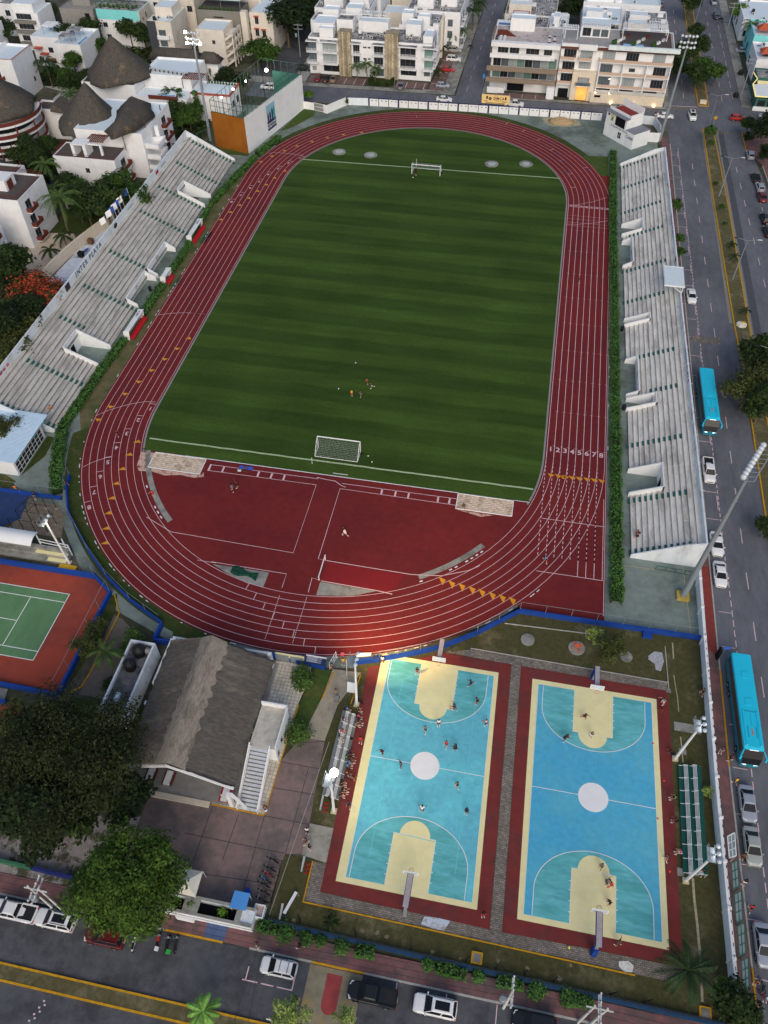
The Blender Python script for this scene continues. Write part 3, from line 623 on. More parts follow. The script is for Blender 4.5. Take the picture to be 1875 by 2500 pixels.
# ================================================================ makers: foliage, people, cars
def leafmat(name,col,isl=.5,var=.34):return mat(name,col,.75,var,.5,island=isl,spec=.25)
lf_dark=leafmat('leaf_dark',S(40,54,26));lf_mid=leafmat('leaf_mid',S(48,70,27));lf_bright=leafmat('leaf_bright',S(72,102,34),.4)
lf_olive=leafmat('leaf_olive',S(60,66,34));lf_hedge=leafmat('leaf_hedge',S(60,92,42),.4);lf_flame=leafmat('leaf_flame',S(150,62,40),.35);lf_palm=leafmat('leaf_palm',S(64,84,44),.35)
lf_vdark=leafmat('leaf_vdark',S(30,42,22));lf_bush=leafmat('leaf_bush',S(62,84,38),.4)
m_bark=mat('bark',S(92,80,66),.95,.2,3);m_barkd=mat('bark_dark',S(60,54,46),.95,.2,3)
def leaves(b,blobs,n,size,surf=.45,flat=.6,zmin=None,rnd=random):
 """leaf clumps scattered through the volume of the blobs: (x, y, z, rx, ry, rz)"""
 W=[bb[3]*bb[4]+bb[3]*bb[5]for bb in blobs];T=sum(W)
 for bb,wt in zip(blobs,W):
  for _ in range(int(n*wt/T)):
   th_=rnd.uniform(0,2*math.pi);u=rnd.uniform(-.75,1);r=rnd.random()**surf
   s_=math.sqrt(1-u*u)
   r*=1+.16*math.sin(5*th_+3*u+bb[0])+.1*math.sin(9*th_-5*u)
   c=Vector((bb[0]+bb[3]*r*s_*math.cos(th_),bb[1]+bb[4]*r*s_*math.sin(th_),bb[2]+bb[5]*r*u))
   if zmin is not None and c.z<zmin:continue
   nz=Vector((s_*math.cos(th_)*flat+rnd.uniform(-.5,.5),s_*math.sin(th_)*flat+rnd.uniform(-.5,.5),u*.6+.55)).normalized()
   a=nz.orthogonal().normalized();a=Matrix.Rotation(rnd.uniform(0,6.28),3,nz)@a;d=nz.cross(a)
   s1=size*rnd.uniform(.6,1.35);s2=s1*rnd.uniform(.45,.8)
   b.face([c-a*s1,c+d*s2*.6,c+a*s1,c-d*s2])
 return b
def blob_set(R_,H0,H1,n,rnd,spread=.62):
 bs=1 if n<12 else.72
 out=[(0,0,(H0+H1)/2,R_*.62,R_*.62,(H1-H0)*.42)]
 for i in range(n):
  a=2*math.pi*i/n+rnd.uniform(-.4,.4);rr=R_*spread*rnd.uniform(.75,1.1);s_=R_*rnd.uniform(.3,.46)*bs
  out.append((rr*math.cos(a),rr*math.sin(a),H0+(H1-H0)*rnd.uniform(.3,.75),s_,s_,s_*.75))
 for i in range(max(2,n//2)):
  a=rnd.uniform(0,6.28);rr=R_*(.3 if n<12 else.42)*rnd.uniform(.3,1.2);s_=R_*rnd.uniform(.3,.42)*bs
  out.append((rr*math.cos(a),rr*math.sin(a),H1-s_*.6,s_,s_,s_*.7))
 return out
def make_tree(R_,H,lm,n=2600,size=.34,seed=1,nb=7,trunk=.22,h0=.38,name='broadleaf_tree',bark=None,spread=.62):
 rnd=random.Random(seed)
 t=thing(name,'tree','tree')
 tb=MB(bark or m_bark);z1=H*(h0+.1);tb.tube((0,0,-.1),(.1,0,z1),trunk,trunk*.7)
 bl=blob_set(R_,H*h0,H,nb,rnd,spread)
 for bb in bl[1:nb+1]:tb.tube((.1,0,z1-.1),(bb[0]*.85,bb[1]*.85,bb[2]),trunk*.45,.05,6)
 tb.part('trunk',t,local=True)
 cb=MB(lm);leaves(cb,bl,n,size,rnd=rnd);cb.part('crown',t,local=True)
 return Proto(t)
def frond_pts(b,a,L_,up,droop,n=9,lw=.55,rnd=random):
 d=Vector((math.cos(a),math.sin(a),0));sd=Vector((-d.y,d.x,0));P=[]
 for i in range(n+1):
  t=i/n;P.append(d*(L_*t*(1-.12*t))+Vector((0,0,up*L_*t-droop*L_*t*t)))
 return P,sd
def make_palm(H,L_,lm,seed=1,nf=17,name='coconut_palm',trunk=.16,lean=.4):
 rnd=random.Random(seed);t=thing(name,'palm','palm')
 tb=MB(m_bark);prev=Vector((0,0,-.1));top=Vector((lean,lean*.4,H))
 for i in range(1,6):p=Vector((top.x*(i/5)**2,top.y*(i/5)**2,H*i/5));tb.tube(prev,p,trunk*(1.25-.1*i),trunk*(1.15-.1*i),8);prev=p
 tb.part('trunk',t,local=True)
 cb=MB(lm)
 for k in range(nf):
  a=2*math.pi*k/nf*1.0+rnd.uniform(-.2,.2);lay=k%3
  P,sd=frond_pts(cb,a,L_*rnd.uniform(.9,1.2),(.8,.45,.1)[lay],(.8,.7,.65)[lay],rnd=rnd)
  for i in range(len(P)-1):
   p,p2=P[i]+top,P[i+1]+top;cb.beam(p,p2,.05)
   for sgn in(-1,1):
    for h_ in(.12,.37,.62,.87):
     c=p.lerp(p2,h_);tt=(i+h_)/len(P);ll=L_*.15*math.sin(math.pi*min(1,tt*.9+.12))*rnd.uniform(.75,1.15)+.12
     dr=(p2-p).normalized();tip=c+sd*sgn*ll*.8+dr*ll*.7-Vector((0,0,ll*rnd.uniform(.3,.7)))
     cb.face([c-dr*.045,c+dr*.045,tip+dr*.015,tip-dr*.015])
 cb.part('fronds',t,local=True);return Proto(t)
def hedge(pts,wd,h,lm,label,group=None,n=90,size=.2,name='hedge',seed=3):
 """clipped hedge along a line: woody core and leafy skin"""
 rnd=random.Random(seed);t=thing(name,label,'hedge',(pts[0][0],pts[0][1],0),group=group)
 core=MB(lf_vdark);b=MB(lm)
 for i in range(len(pts)-1):
  a=Vector(pts[i][:2]);c=Vector(pts[i+1][:2]);L_=(c-a).length;d=(c-a)/L_;nn=Vector((-d.y,d.x))
  core.wall(a,c,wd*.72,0,h*.82)
  for _ in range(int(n*L_)):
   u=rnd.uniform(-.02,1.02);v=rnd.uniform(-1,1)
   if rnd.random()<.55:w_=rnd.uniform(.85,1.08);vv=v
   else:w_=rnd.uniform(.1,1.0);vv=(1 if v>0 else-1)*rnd.uniform(.8,1.1)
   lump=1+.12*math.sin(u*L_*1.7)+.08*math.sin(u*L_*4.1+vv)
   p=a+d*(u*L_)+nn*vv*wd/2*lump;p3=Vector((p.x,p.y,h*w_*(lump*.5+.5)))
   nz=Vector((nn.x*vv*.5+rnd.uniform(-.5,.5),nn.y*vv*.5+rnd.uniform(-.5,.5),.8)).normalized();x=nz.orthogonal().normalized();x=Matrix.Rotation(rnd.uniform(0,6.28),3,nz)@x;y=nz.cross(x)
   s1=size*rnd.uniform(.6,1.3);b.face([p3-x*s1,p3+y*s1*.6,p3+x*s1,p3-y*s1*.6])
 core.part('stems',t);b.part('foliage',t);return t
def bush(x,y,r,h,lm,label,group=None,name='bush',n=420,size=.2,seed=1,cat='bush'):
 rnd=random.Random(seed);t=thing(name,label,cat,(x,y,0),group=group)
 s_=MB(m_barkd)
 for k in range(4):a=k*1.6;s_.tube((x,y,0),(x+r*.4*math.cos(a),y+r*.4*math.sin(a),h*.6),.05,.03,5)
 s_.part('stem',t)
 b=MB(lm);leaves(b,[(x+r*.3*math.cos(k*2.1),y+r*.3*math.sin(k*2.1),h*.5,r*.75,r*.75,h*.5)for k in range(3)],n,size,.4,rnd=rnd,zmin=.02);b.part('foliage',t);return t
# ---------------------------------------------------------------- people
SK=[mat('skin_tan',S(150,104,78),.7,.04,3),mat('skin_brown',S(112,74,54),.7,.04,3),mat('skin_light',S(186,140,112),.7,.04,3)]
m_hair=mat('hair_dark',S(26,22,20),.8,.1,4)
def cloth(nm,c):return mat('cloth_'+nm,S(*c),.9,.08,4)
CL={k:cloth(k,v)for k,v in dict(black=(26,27,32),white=(206,208,212),red=(178,40,44),navy=(30,38,70),grey=(104,108,112),teal=(60,130,120),yellow=(200,160,40),pink=(200,80,120),blue=(70,130,180),orange=(200,110,50),green=(60,150,70),olive=(70,74,54),darkred=(110,34,40),brown=(96,70,54)).items()}
def skin_mesh(verts,edges,rad,name,sub=1):
 bm=bmesh.new();ly=bm.verts.layers.skin.verify();vs=[bm.verts.new(v)for v in verts]
 for v,r in zip(vs,rad):v[ly].radius=(r,r)if not hasattr(r,'__len__')else r
 vs[0][ly].use_root=True
 for a,c in edges:bm.edges.new((vs[a],vs[c]))
 me=bpy.data.meshes.new(name);bm.to_mesh(me);bm.free();ob=bpy.data.objects.new(name,me);COL.objects.link(ob)
 m1=ob.modifiers.new('s','SKIN');m1.use_smooth_shade=True
 if sub:m2=ob.modifiers.new('u','SUBSURF');m2.levels=sub;m2.render_levels=sub
 dg=bpy.context.evaluated_depsgraph_get();out=bpy.data.meshes.new_from_object(ob.evaluated_get(dg));bpy.data.objects.remove(ob);bpy.data.meshes.remove(me)
 return out
def add_mesh(b,me,smooth=True):
 o=len(b.v);b.v.extend([tuple(v.co)for v in me.vertices]);b.smooth=smooth
 for p in me.polygons:b.fc([o+i for i in p.vertices])
 b.smooth=False;bpy.data.meshes.remove(me)
POSES={'stand':(0,(3,-2),(-2,-4),(5,10,15),(-3,10,12)),'walk':(5,(26,8),(-18,-34),(-24,8,15),(26,8,25)),'run':(14,(58,-8),(-26,-78),(-45,12,80),(50,10,85)),'guard':(24,(46,-28),(30,-38),(35,55,30),(40,50,30)),'shoot':(4,(8,-4),(-6,-12),(150,12,25),(140,12,35)),'dribble':(34,(44,-22),(8,-44),(30,14,30),(48,30,20)),'sit':(8,(84,-2),(82,4),(30,10,50),(34,10,45)),'hunch':(38,(86,6),(84,0),(50,8,60),(46,10,66)),'spread':(10,(20,-6),(-14,-22),(20,75,10),(10,80,15)),}
_pc={}
def pose_meshes(p):
 if p in _pc:return _pc[p]
 lean,lL,lR,aL,aR=POSES[p];sit=p in('sit','hunch')
 def dirv(f,out,sd):f=R(f);o=R(out);return Vector((sd*math.sin(o),math.sin(f)*math.cos(o),-math.cos(f)*math.cos(o)))
 pel=Vector((0,0,0));up=Vector((0,math.sin(R(lean)),math.cos(R(lean))))
 chest=pel+up*.36;neck=pel+up*.52;hup=Vector((0,math.sin(R(lean*.5)),math.cos(R(lean*.5))))
 h1=neck+hup*.11;h2=h1+hup*.11
 J={}
 for sd,(th_,sh),nm in((-1,lL,'L'),(1,lR,'R')):
  hip=pel+Vector((sd*.09,0,-.03));ab=4 if not p in('guard','spread')else 16
  kn=hip+dirv(th_,ab,sd)*.44;an=kn+dirv(sh,2,sd)*.42;J[nm]=(hip,kn,an,an+Vector((sd*.02,.17,-.04)),an+Vector((0,-.05,-.05)))
 lo=min(J['L'][3].z,J['R'][3].z)-.03;off=Vector((0,0,-lo))
 if sit:off=Vector((0,0,.12+.0))
 A={}
 for sd,(f,out,el),nm in((-1,aL,'L'),(1,aR,'R')):
  s_=chest+up*.08+Vector((sd*.18,0,0));e=s_+dirv(f+lean*.3,out,sd)*.29;wdir=dirv(f+lean*.3+el,out*.5,sd);A[nm]=(s_,e,e+wdir*.26,wdir)
 V=[pel,pel+up*.16,chest,neck,h1,h2];E_=[(0,1),(1,2),(2,3),(3,4),(4,5)];RR=[.125,.115,(.15,.12),.055,.085,.085]
 for nm in 'LR':
  s_,e,w_,wd=A[nm];i=len(V);V+=[s_,e,w_,w_+wd*.09];RR+=[.06,.042,.03,.036];E_+=[(2,i),(i,i+1),(i+1,i+2),(i+2,i+3)]
  hp,kn,an,toe,heel=J[nm];i=len(V);V+=[hp,kn,an,toe];RR+=[.085,.058,.04,.035];E_+=[(0,i),(i,i+1),(i+1,i+2),(i+2,i+3)]
 V=[v+off for v in V]
 b=MB(None);b.mats=[SK[0]];add_mesh(b,skin_mesh(V,E_,RR,'body'))
 for nm in 'LR':
  s_,e,w_,wd=A[nm];w_=w_+off;sd=-1 if nm=='L' else 1
  side=wd.cross(Vector((1,0,0))).normalized();pal=w_+wd*.09
  for k,(ln_,o_)in enumerate(((.072,-.027),(.082,-.009),(.078,.009),(.062,.026))):
   m_=pal+side*o_+wd*ln_*.55;b.tube(pal+side*o_,m_,.0095,.009,5);b.tube(m_,m_+(wd*.8+Vector((-sd*.6,0,0))).normalized()*ln_*.5,.009,.007,5)
  tb_=w_+wd*.035-side*.03;b.tube(tb_,tb_+(wd*.7-side*.7).normalized()*.06,.011,.008,5)
 hc=h2+off-hup*.03
 b.ball(hc+Vector((0,.095,-.02)),.014,6,4)
 for sd in(-1,1):b.ball(hc+Vector((sd*.088,0,-.01)),.02,6,4)
 body=b.mesh('body')
 c=MB(None);c.mats=[CL['black']]
 for sd in(-1,1):c.ball(hc+Vector((sd*.032,.088,.012)),.009,5,4)
 c.box(hc.x-.022,hc.y+.088,hc.z-.062,hc.x+.022,hc.y+.096,hc.z-.055);face=c.mesh('face')
 V2=[pel+up*.05,pel+up*.2,chest,chest+up*.1];E2=[(0,1),(1,2),(2,3)];R2=[.15,.14,(.175,.145),.09]
 for nm in 'LR':s_,e,w_,wd=A[nm];i=len(V2);V2+=[s_,s_.lerp(e,.62)];R2+=[.08,.06];E2+=[(2,i),(i,i+1)]
 s_=MB(None);s_.mats=[CL['white']];add_mesh(s_,skin_mesh([v+off for v in V2],E2,R2,'shirt'));shirt=s_.mesh('shirt')
 V3=[pel+up*.03];E3=[];R3=[.15]
 for nm in 'LR':hp,kn=J[nm][:2];i=len(V3);V3+=[hp,hp.lerp(kn,.78)];R3+=[.11,.088];E3+=[(0,i),(i,i+1)]
 s_=MB(None);s_.mats=[CL['black']];add_mesh(s_,skin_mesh([v+off for v in V3],E3,R3,'shorts'));shorts=s_.mesh('shorts')
 s_=MB(None);s_.mats=[m_hair];s_.smooth=True;s_.ball(h2+off+hup*.01+Vector((0,-.015,.01)),.107,10,7,1.0);s_.smooth=False;hair=s_.mesh('hair')
 s_=MB(None);s_.mats=[CL['white']]
 for nm in 'LR':
  an,toe=J[nm][2]+off,J[nm][3]+off;s_.beam(an+Vector((0,-.06,-.035)),toe+Vector((0,.05,.005)),.095,.075)
 shoes=s_.mesh('shoe')
 _pc[p]=(body,shirt,shorts,hair,shoes,face);return _pc[p]
def person(x,y,rz,pose,shirt,shorts,label,group=None,skin=0,z=0.0,hair=None,shoes='white',scale=1.0,cat='person'):
 ms=pose_meshes(pose)
 def ob(me,nm,m,par=None):
  o=bpy.data.objects.new(nm,me);COL.objects.link(o);o.parent=par
  o.material_slots[0].link='OBJECT';o.material_slots[0].material=m;return o
 o=ob(ms[0],'person',SK[skin]);o.location=(x,y,z);o.rotation_euler=(0,0,rz);o.scale=(scale,)*3
 o['label']=label;o['category']=cat
 if group:o['group']=group
 if shirt:ob(ms[1],'shirt',CL[shirt],o)
 ob(ms[2],'shorts',CL[shorts],o);ob(ms[3],'hair',hair or m_hair,o);ob(ms[4],'shoes',CL[shoes],o);ob(ms[5],'face',m_hair,o)
 return o
# ---------------------------------------------------------------- vehicles, nose towards +Y
m_glass=mat('car_glass',S(22,25,30),.3,.0,1,spec=.3);m_tyre=mat('tyre',S(24,24,26),.9,.1,4);m_rim=mat('rim',S(150,152,156),.35,.0,1,metal=.6)
m_head=mat('headlamp',S(214,220,226),.15,0,1);m_tail=mat('tail_lamp',S(150,26,28),.3,0,1);m_plate=mat('plate',S(190,190,186),.6,0,1);m_blk=mat('black_trim',S(22,22,24),.6,.05,3)
def paint(nm,c,metal=.0):return mat('paint_'+nm,S(*c),.28,.015,.4,metal=metal,spec=.6)
P_white=paint('white',(206,212,218));P_silver=paint('silver',(150,156,164),.3);P_black=paint('black',(24,26,29));P_red=paint('red',(160,30,30));P_dred=paint('maroon',(84,28,28));P_grey=paint('grey',(96,102,108),.3);P_gold=paint('pale_gold',(160,164,156),.3);P_bronze=paint('bronze',(110,100,86),.3);P_blue=paint('blue',(40,60,90))
def loft(b,secs,close=True):
 n=len(secs[0]);o=len(b.v)
 for s_ in secs:b.v.extend([tuple(p)for p in s_])
 for k in range(len(secs)-1):
  for i in range(n):
   j=(i+1)%n;b.fc((o+k*n+j,o+k*n+i,o+(k+1)*n+i,o+(k+1)*n+j))
 b.fc([o+i for i in range(n)]);b.fc([o+(len(secs)-1)*n+n-1-i for i in range(n)])
def car_sec(y,w_,zt,zb=.24):
 P=[(-w_*.9,zb),(-w_,zb+.14),(-w_*1.0,(zb+zt)/2),(-w_*.975,zt-.12),(-w_*.86,zt-.015),(-w_*.4,zt+.02)]
 return[(x,y,z)for x,z in P]+[(-x,y,z)for x,z in P[::-1]]
CARS=dict(sedan=dict(L=4.6,secs=[(-2.3,.74,.72),(-2.24,.84,.93),(-1.9,.88,1.0),(-1.3,.9,1.01),(0,.91,.98),(1.0,.9,.97),(1.5,.88,.9),(2.0,.84,.8),(2.24,.74,.7),(2.31,.6,.58)],g=(-1.72,1.15,-.95,.28,1.44,.97),wy=1.38),hatch=dict(L=4.0,secs=[(-2.0,.72,.8),(-1.95,.82,.98),(-1.5,.86,1.02),(0,.87,1.0),(.8,.86,.98),(1.35,.84,.92),(1.78,.79,.82),(1.96,.7,.7),(2.02,.56,.58)],g=(-1.93,1.05,-1.5,.3,1.5,.98),wy=1.22),suv=dict(L=4.6,secs=[(-2.3,.78,.85),(-2.26,.9,1.05),(-1.7,.93,1.08),(0,.94,1.06),(1.0,.93,1.05),(1.6,.91,1.0),(2.05,.88,.92),(2.25,.8,.84),(2.32,.68,.7)],g=(-2.2,1.15,-1.85,.35,1.7,1.05),wy=1.4),pickup=dict(L=5.4,secs=[(-2.7,.85,.9),(-2.66,.93,1.0),(-.62,.93,1.04),(0,.94,1.06),(1.3,.93,1.05),(1.8,.92,1.02),(2.4,.89,.96),(2.64,.82,.86),(2.7,.7,.7)],g=(-.75,1.55,-.5,.8,1.75,1.05),wy=1.65))
def make_car(kind,pm,label,cat='car',name='parked_car',sunroof=False,rails=False,roofm=None,bedm=None,rack=False):
 c=CARS[kind];t=thing(name,label,cat)
 b=MB(pm);b.smooth=False;loft(b,[car_sec(*s_)for s_ in c['secs']])
 y0,y1,r0,r1,zr,zb=c['g'];wb=c['secs'][3][1]*.9;wr=wb*.8
 for kx in range(1):
  bt=[(-wb,y0,zb-.03),(wb,y0,zb-.03),(wb,y1,zb-.03),(-wb,y1,zb-.03)];tp=[(-wr,r0,zr-.06),(wr,r0,zr-.06),(wr,r1,zr-.06),(-wr,r1,zr-.06)]
  tp2=[(-wr*.8,r0+.14,zr),(wr*.8,r0+.14,zr),(wr*.8,r1-.16,zr),(-wr*.8,r1-.16,zr)]
  b.hexa(bt,tp,False,False);b.hexa(tp,tp2,False,True)
 for s_ in(-1,1):b.box(s_*wb*.95,-c['wy']-.42,.5,s_*(wb+.13),-c['wy']+.42,.76);b.box(s_*wb*.95,c['wy']-.42,.5,s_*(wb+.1),c['wy']+.42,.74)
 b.part('body',t,local=True)
 def pane(nm,A,B,C,D,ins=.08,par=t):
  A,B,C,D=map(Vector,(A,B,C,D));n_=(B-A).cross(D-A).normalized()*.012;ct=(A+B+C+D)/4
  g_=MB(m_glass);g_.face([p.lerp(ct,ins)+n_ for p in(A,B,C,D)]);return g_.part(nm,par,local=True)
 z0=zb;z1=zr-.06
 pane('windshield',(wb,y1,z0),(-wb,y1,z0),(-wr,r1,z1),(wr,r1,z1),.07)
 pane('rear_window',(-wb,y0,z0),(wb,y0,z0),(wr,r0,z1),(-wr,r0,z1),.12)
 for s_ in(-1,1):
  ym=(y0+y1)/2-.1;rm=(r0+r1)/2-.05
  for(ya,yb_,ra,rb)in((y0+.08,ym,r0,rm),(ym,y1-.06,rm,r1)):
   Q=[(s_*wb,ya,z0),(s_*wb,yb_,z0),(s_*wr,rb,z1),(s_*wr,ra,z1)]
   if s_<0:Q=[Q[1],Q[0],Q[3],Q[2]]
   pane('side_window',*Q,.1)
 for s_ in(-1,1):
  for yy in(-c['wy'],c['wy']):
   wd=MB(m_tyre);x=s_*(c['secs'][3][1]-.06);wd.tube((x-.11,yy,.33),(x+.11,yy,.33),.33,n=14);wo=wd.part('wheel',t,local=True)
   rm_=MB(m_rim);rm_.tube((x+s_*.105,yy,.33),(x+s_*.125,yy,.33),.2,n=10);rm_.part('rim',wo,local=True)
  m_=MB(pm);m_.box(s_*(wb+.04),y1-.28,zb-.02,s_*(wb+.26),y1-.16,zb+.13);m_.part('side_mirror',t,local=True)
  hl=MB(m_head);yf=c['secs'][-3][0];wf=c['secs'][-3][1];zf=c['secs'][-3][2];hl.hexa([(s_*wf*.5,yf+.2,zf-.22),(s_*wf*.98,yf+.02,zf-.2),(s_*wf*.99,yf-.16,zf-.1),(s_*wf*.6,yf+.2,zf-.1)][::s_],[(s_*wf*.5,yf+.16,zf-.02),(s_*wf*.96,yf-.0,zf-.01),(s_*wf*.97,yf-.28,zf+.0),(s_*wf*.6,yf+.0,zf+.015)][::s_]);hl.part('headlight',t,local=True)
  tl_=MB(m_tail);yr=c['secs'][1][0];wr_=c['secs'][1][1];zr_=c['secs'][1][2];tl_.box(s_*wr_*.62,yr-.05,zr_-.24,s_*wr_*1.0,yr+.14,zr_-.05);tl_.part('tail_light',t,local=True)
 p_=MB(m_plate);p_.box(-.22,c['secs'][0][0]-.03,.5,.22,c['secs'][0][0]+.02,.62);p_.part('number_plate',t,local=True)
 g_=MB(m_blk);yf=c['secs'][-1][0];g_.box(-.5,yf-.06,.42,.5,yf+.015,.56);g_.part('grille',t,local=True)
 if sunroof:s_=MB(m_glass);s_.box(-wr*.62,r0+.35,zr,wr*.62,r1-.3,zr+.012);s_.part('sunroof',t,local=True)
 if rails:
  for s_ in(-1,1):b2=MB(m_blk);b2.beam((s_*wr*.9,r0+.1,zr+.03),(s_*wr*.9,r1-.2,zr+.03),.05);b2.part('roof_rail',t,local=True)
 if rack:
  b2=MB(m_blk)
  for yy in(r0+.4,r1-.5):b2.beam((-wr*.9,yy,zr+.05),(wr*.9,yy,zr+.05),.05)
  b2.part('roof_rack',t,local=True)
 if kind=='pickup':
  bd=MB(bedm or m_blk);bd.box(-.72,-2.55,1.0,.72,-.85,1.045);bd.part('cargo_bed',t,local=True)
  for s_ in(-1,1):r_=MB(pm);r_.box(s_*.74,-2.66,1.0,s_*.9,-.8,1.14);r_.part('bed_side',t,local=True)
  r_=MB(pm);r_.box(-.74,-2.68,1.0,.74,-2.58,1.14);r_.part('tailgate',t,local=True)
 return Proto(t)
# ================================================================ stands
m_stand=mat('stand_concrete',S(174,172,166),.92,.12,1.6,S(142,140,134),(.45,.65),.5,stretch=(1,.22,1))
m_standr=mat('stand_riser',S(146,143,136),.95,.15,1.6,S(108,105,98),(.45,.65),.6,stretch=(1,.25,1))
m_green=mat('green_step',S(34,84,78),.75,.18,3,S(58,108,104),(.55,.7),1.5)
m_navy=mat('navy_letters',S(40,50,84),.8,.05,2)
m_dk=mat('dark_opening',S(22,22,24),.9,.05,2)
m_redp=mat('red_paint',S(170,34,44),.7,.08,2)
m_galv=mat('galvanised',S(124,132,136),.55,.06,1.5,metal=.2)
m_greenm=mat('green_metal',S(40,84,74),.6,.1,2)
m_stain=mat('white_stained',S(196,202,206),.85,.06,.6,S(150,150,146),(.5,.75),.35,stretch=(1,1,.3))
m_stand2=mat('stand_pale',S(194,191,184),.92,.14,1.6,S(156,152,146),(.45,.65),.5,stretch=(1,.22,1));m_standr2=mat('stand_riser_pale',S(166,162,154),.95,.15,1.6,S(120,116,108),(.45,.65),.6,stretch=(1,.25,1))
def stand(name,label,xf,sx,tread,riser,n,y0,y1,voms,aisles,ph,lines,base0=.4):
 m_stand,m_standr=(MATS['stand_concrete'],MATS['stand_riser'])if sx<0 else(m_stand2,m_standr2)
 P=lambda u,y,z:(xf(y)+sx*u,y,z)
 t=thing(name,label,'stand',(xf((y0+y1)/2),(y0+y1)/2,0))
 b=MB(m_stand)
 def seg(u0,u1,ya,yb,z0,z1,m=None):
  Q=[P(u0,ya,0),P(u1,ya,0),P(u1,yb,0),P(u0,yb,0)]
  if sx<0:Q=Q[::-1]
  b.hexa([(p[0],p[1],z0)for p in Q],[(p[0],p[1],z1)for p in Q],False)
 def cuts(u,lo,hi):
  iv=[(lo,hi)]
  for(va,vb,d,hh)in voms:
   if u<d-.2:
    out=[]
    for a,c in iv:
     if vb<=a or va>=c:out.append((a,c))
     else:
      if va>a:out.append((a,va))
      if vb<c:out.append((vb,c))
    iv=out
  return iv
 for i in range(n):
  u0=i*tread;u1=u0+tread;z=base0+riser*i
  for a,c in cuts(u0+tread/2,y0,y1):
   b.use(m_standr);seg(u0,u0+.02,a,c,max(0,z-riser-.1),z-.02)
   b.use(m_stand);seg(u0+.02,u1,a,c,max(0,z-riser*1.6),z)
 b.part('steps',t)
 wb=MB(m_stain);zt=base0+riser*(n-1);D=n*tread
 for k_ in range(8):
  ya=y0+(y1-y0)*k_/8;yb=y0+(y1-y0)*(k_+1)/8;b=wb;seg(D,D+.25,ya,yb,0,zt+ph)
 wb.part('back_wall',t)
 for ye in(y0,y1):
  e=MB(m_stain);yo=ye+(.2 if ye==y1 else-.2)
  A=[P(-.2,ye,0),P(D+.25,ye,0),P(D+.25,ye,zt+ph-.02),P(D-2.2,ye,zt+.35),P(-.2,ye,base0+.35)];B=[(p[0],yo,p[2])for p in A]
  flip=(sx>0)==(ye==y1)
  if flip:A,B=B,A
  o=len(e.v);e.v.extend(A+B);nn=5
  for i in range(nn):j=(i+1)%nn;e.fc((o+i,o+nn+i,o+nn+j,o+j))
  e.fc([o+i for i in range(nn)]);e.fc([o+nn+nn-1-i for i in range(nn)]);e.part('end_wall',t)
 for(va,vb,d,hh)in voms:
  v=MB(m_white);b=v;w_=.22
  seg(d-w_,d,va,vb,0,hh)
  for yy in(va,vb-w_):
   Q0=[P(-.3,yy,0),P(d,yy,0),P(d,yy+w_,0),P(-.3,yy+w_,0)];Z=[.95,hh,hh,.95]
   if sx<0:Q0=Q0[::-1];Z=Z[::-1]
   v.hexa([(p[0],p[1],0)for p in Q0],[(p[0],p[1],z)for p,z in zip(Q0,Z)])
  vo=v.part('entrance_walls',t)
  if hh>3 and vb-va>4:
   dr=MB(m_dk);b=dr;seg(d-w_-.03,d-w_,(va+vb)/2-.9,(va+vb)/2+.5,.05,2.2);dr.part('doorway',vo)
  elif hh<2.6:
   lg=MB(m_navy);c=P(d-w_-.02,(va+vb)/2,1.25);rr=.62
   for i in range(20):
    a0,a1=i*math.pi/10,(i+1)*math.pi/10
    lg.face([(c[0],c[1]+sx*r_*math.cos(a_),c[2]+r_*math.sin(a_))for r_,a_ in((rr,a0),(rr,a1),(rr-.1,a1),(rr-.1,a0))])
   xx=c[0];Y=c[1]
   for(ya,za,yb,zb)in((-.25,.3,.2,.3),(-.25,.3,-.25,-.25),(-.25,-.25,.25,-.3),(.2,.3,.05,0),(.05,0,.25,-.3)):
    lg.face([(xx,Y+ya-.04,za+c[2]),(xx,Y+yb-.04,zb+c[2]),(xx,Y+yb+.06,zb+c[2]+.06),(xx,Y+ya+.06,za+c[2]+.06)][::int(-sx)or 1])
   lg.part('emblem',vo)
 for(ya,i0,i1)in aisles:
  for i in range(i0,i1+1):
   s_=MB(m_green);b=s_;u0=i*tread-tread*.42;z=base0+riser*i
   seg(u0,u0+tread*.42,ya-.48,ya+.48,z-riser-.02,z-riser*.48);s_.part('aisle_step',t)
 if lines:
  l_=MB(mat('thin_white',S(196,196,190),.8,.05,2));b=l_
  for(ya,i0,i1)in lines:
   for i in range(i0,i1+1):
    z=base0+riser*i;seg(i*tread+.03,(i+1)*tread,ya-.05,ya+.05,z,z+.012);seg(i*tread-.015,i*tread,ya-.05,ya+.05,z-riser,z+.012)
  l_.part('seat_row_lines',t)
 return t,P,D,zt
LV=[(26.6,31.4,6.2,4.0),(-3.7,7.1,2.0,2.3),(-14.9,-4.6,2.1,2.3),(-34.4,-28.5,6.2,4.0)]
LA=[(49.2,0,12),(37.9,0,12),(25.8,0,12),(14.4,0,12),(-2.6,3,12),(-15.7,0,12),(-26.5,7,12),(-40.1,0,12),(-51.7,0,12)]
stL,PL_,DL,ZL=stand('concrete_stand','long weathered stand west of the track, blue team name along its white back wall',lambda y:-50.55,-1,.84,.39,14,-52.6,50.3,LV,LA,1.65,[])
RV=[(30.7,35.2,4.1,3.0),(17.8,27.9,1.8,2.2),(-3.6,-1.5,4.4,3.1),(-25.0,-14.6,1.9,2.2),(-28.8,-25.9,4.6,3.2),(-49.6,-44.0,4.8,3.5)]
RA=[(64.0,0,10),(53.2,0,10),(41.2,0,10),(30.2,2,10),(16.4,0,10),(4.9,0,9),(-14.0,3,10),(-24.6,5,10),(-37.8,0,10),(-50.7,0,10),(-61.4,0,10)]
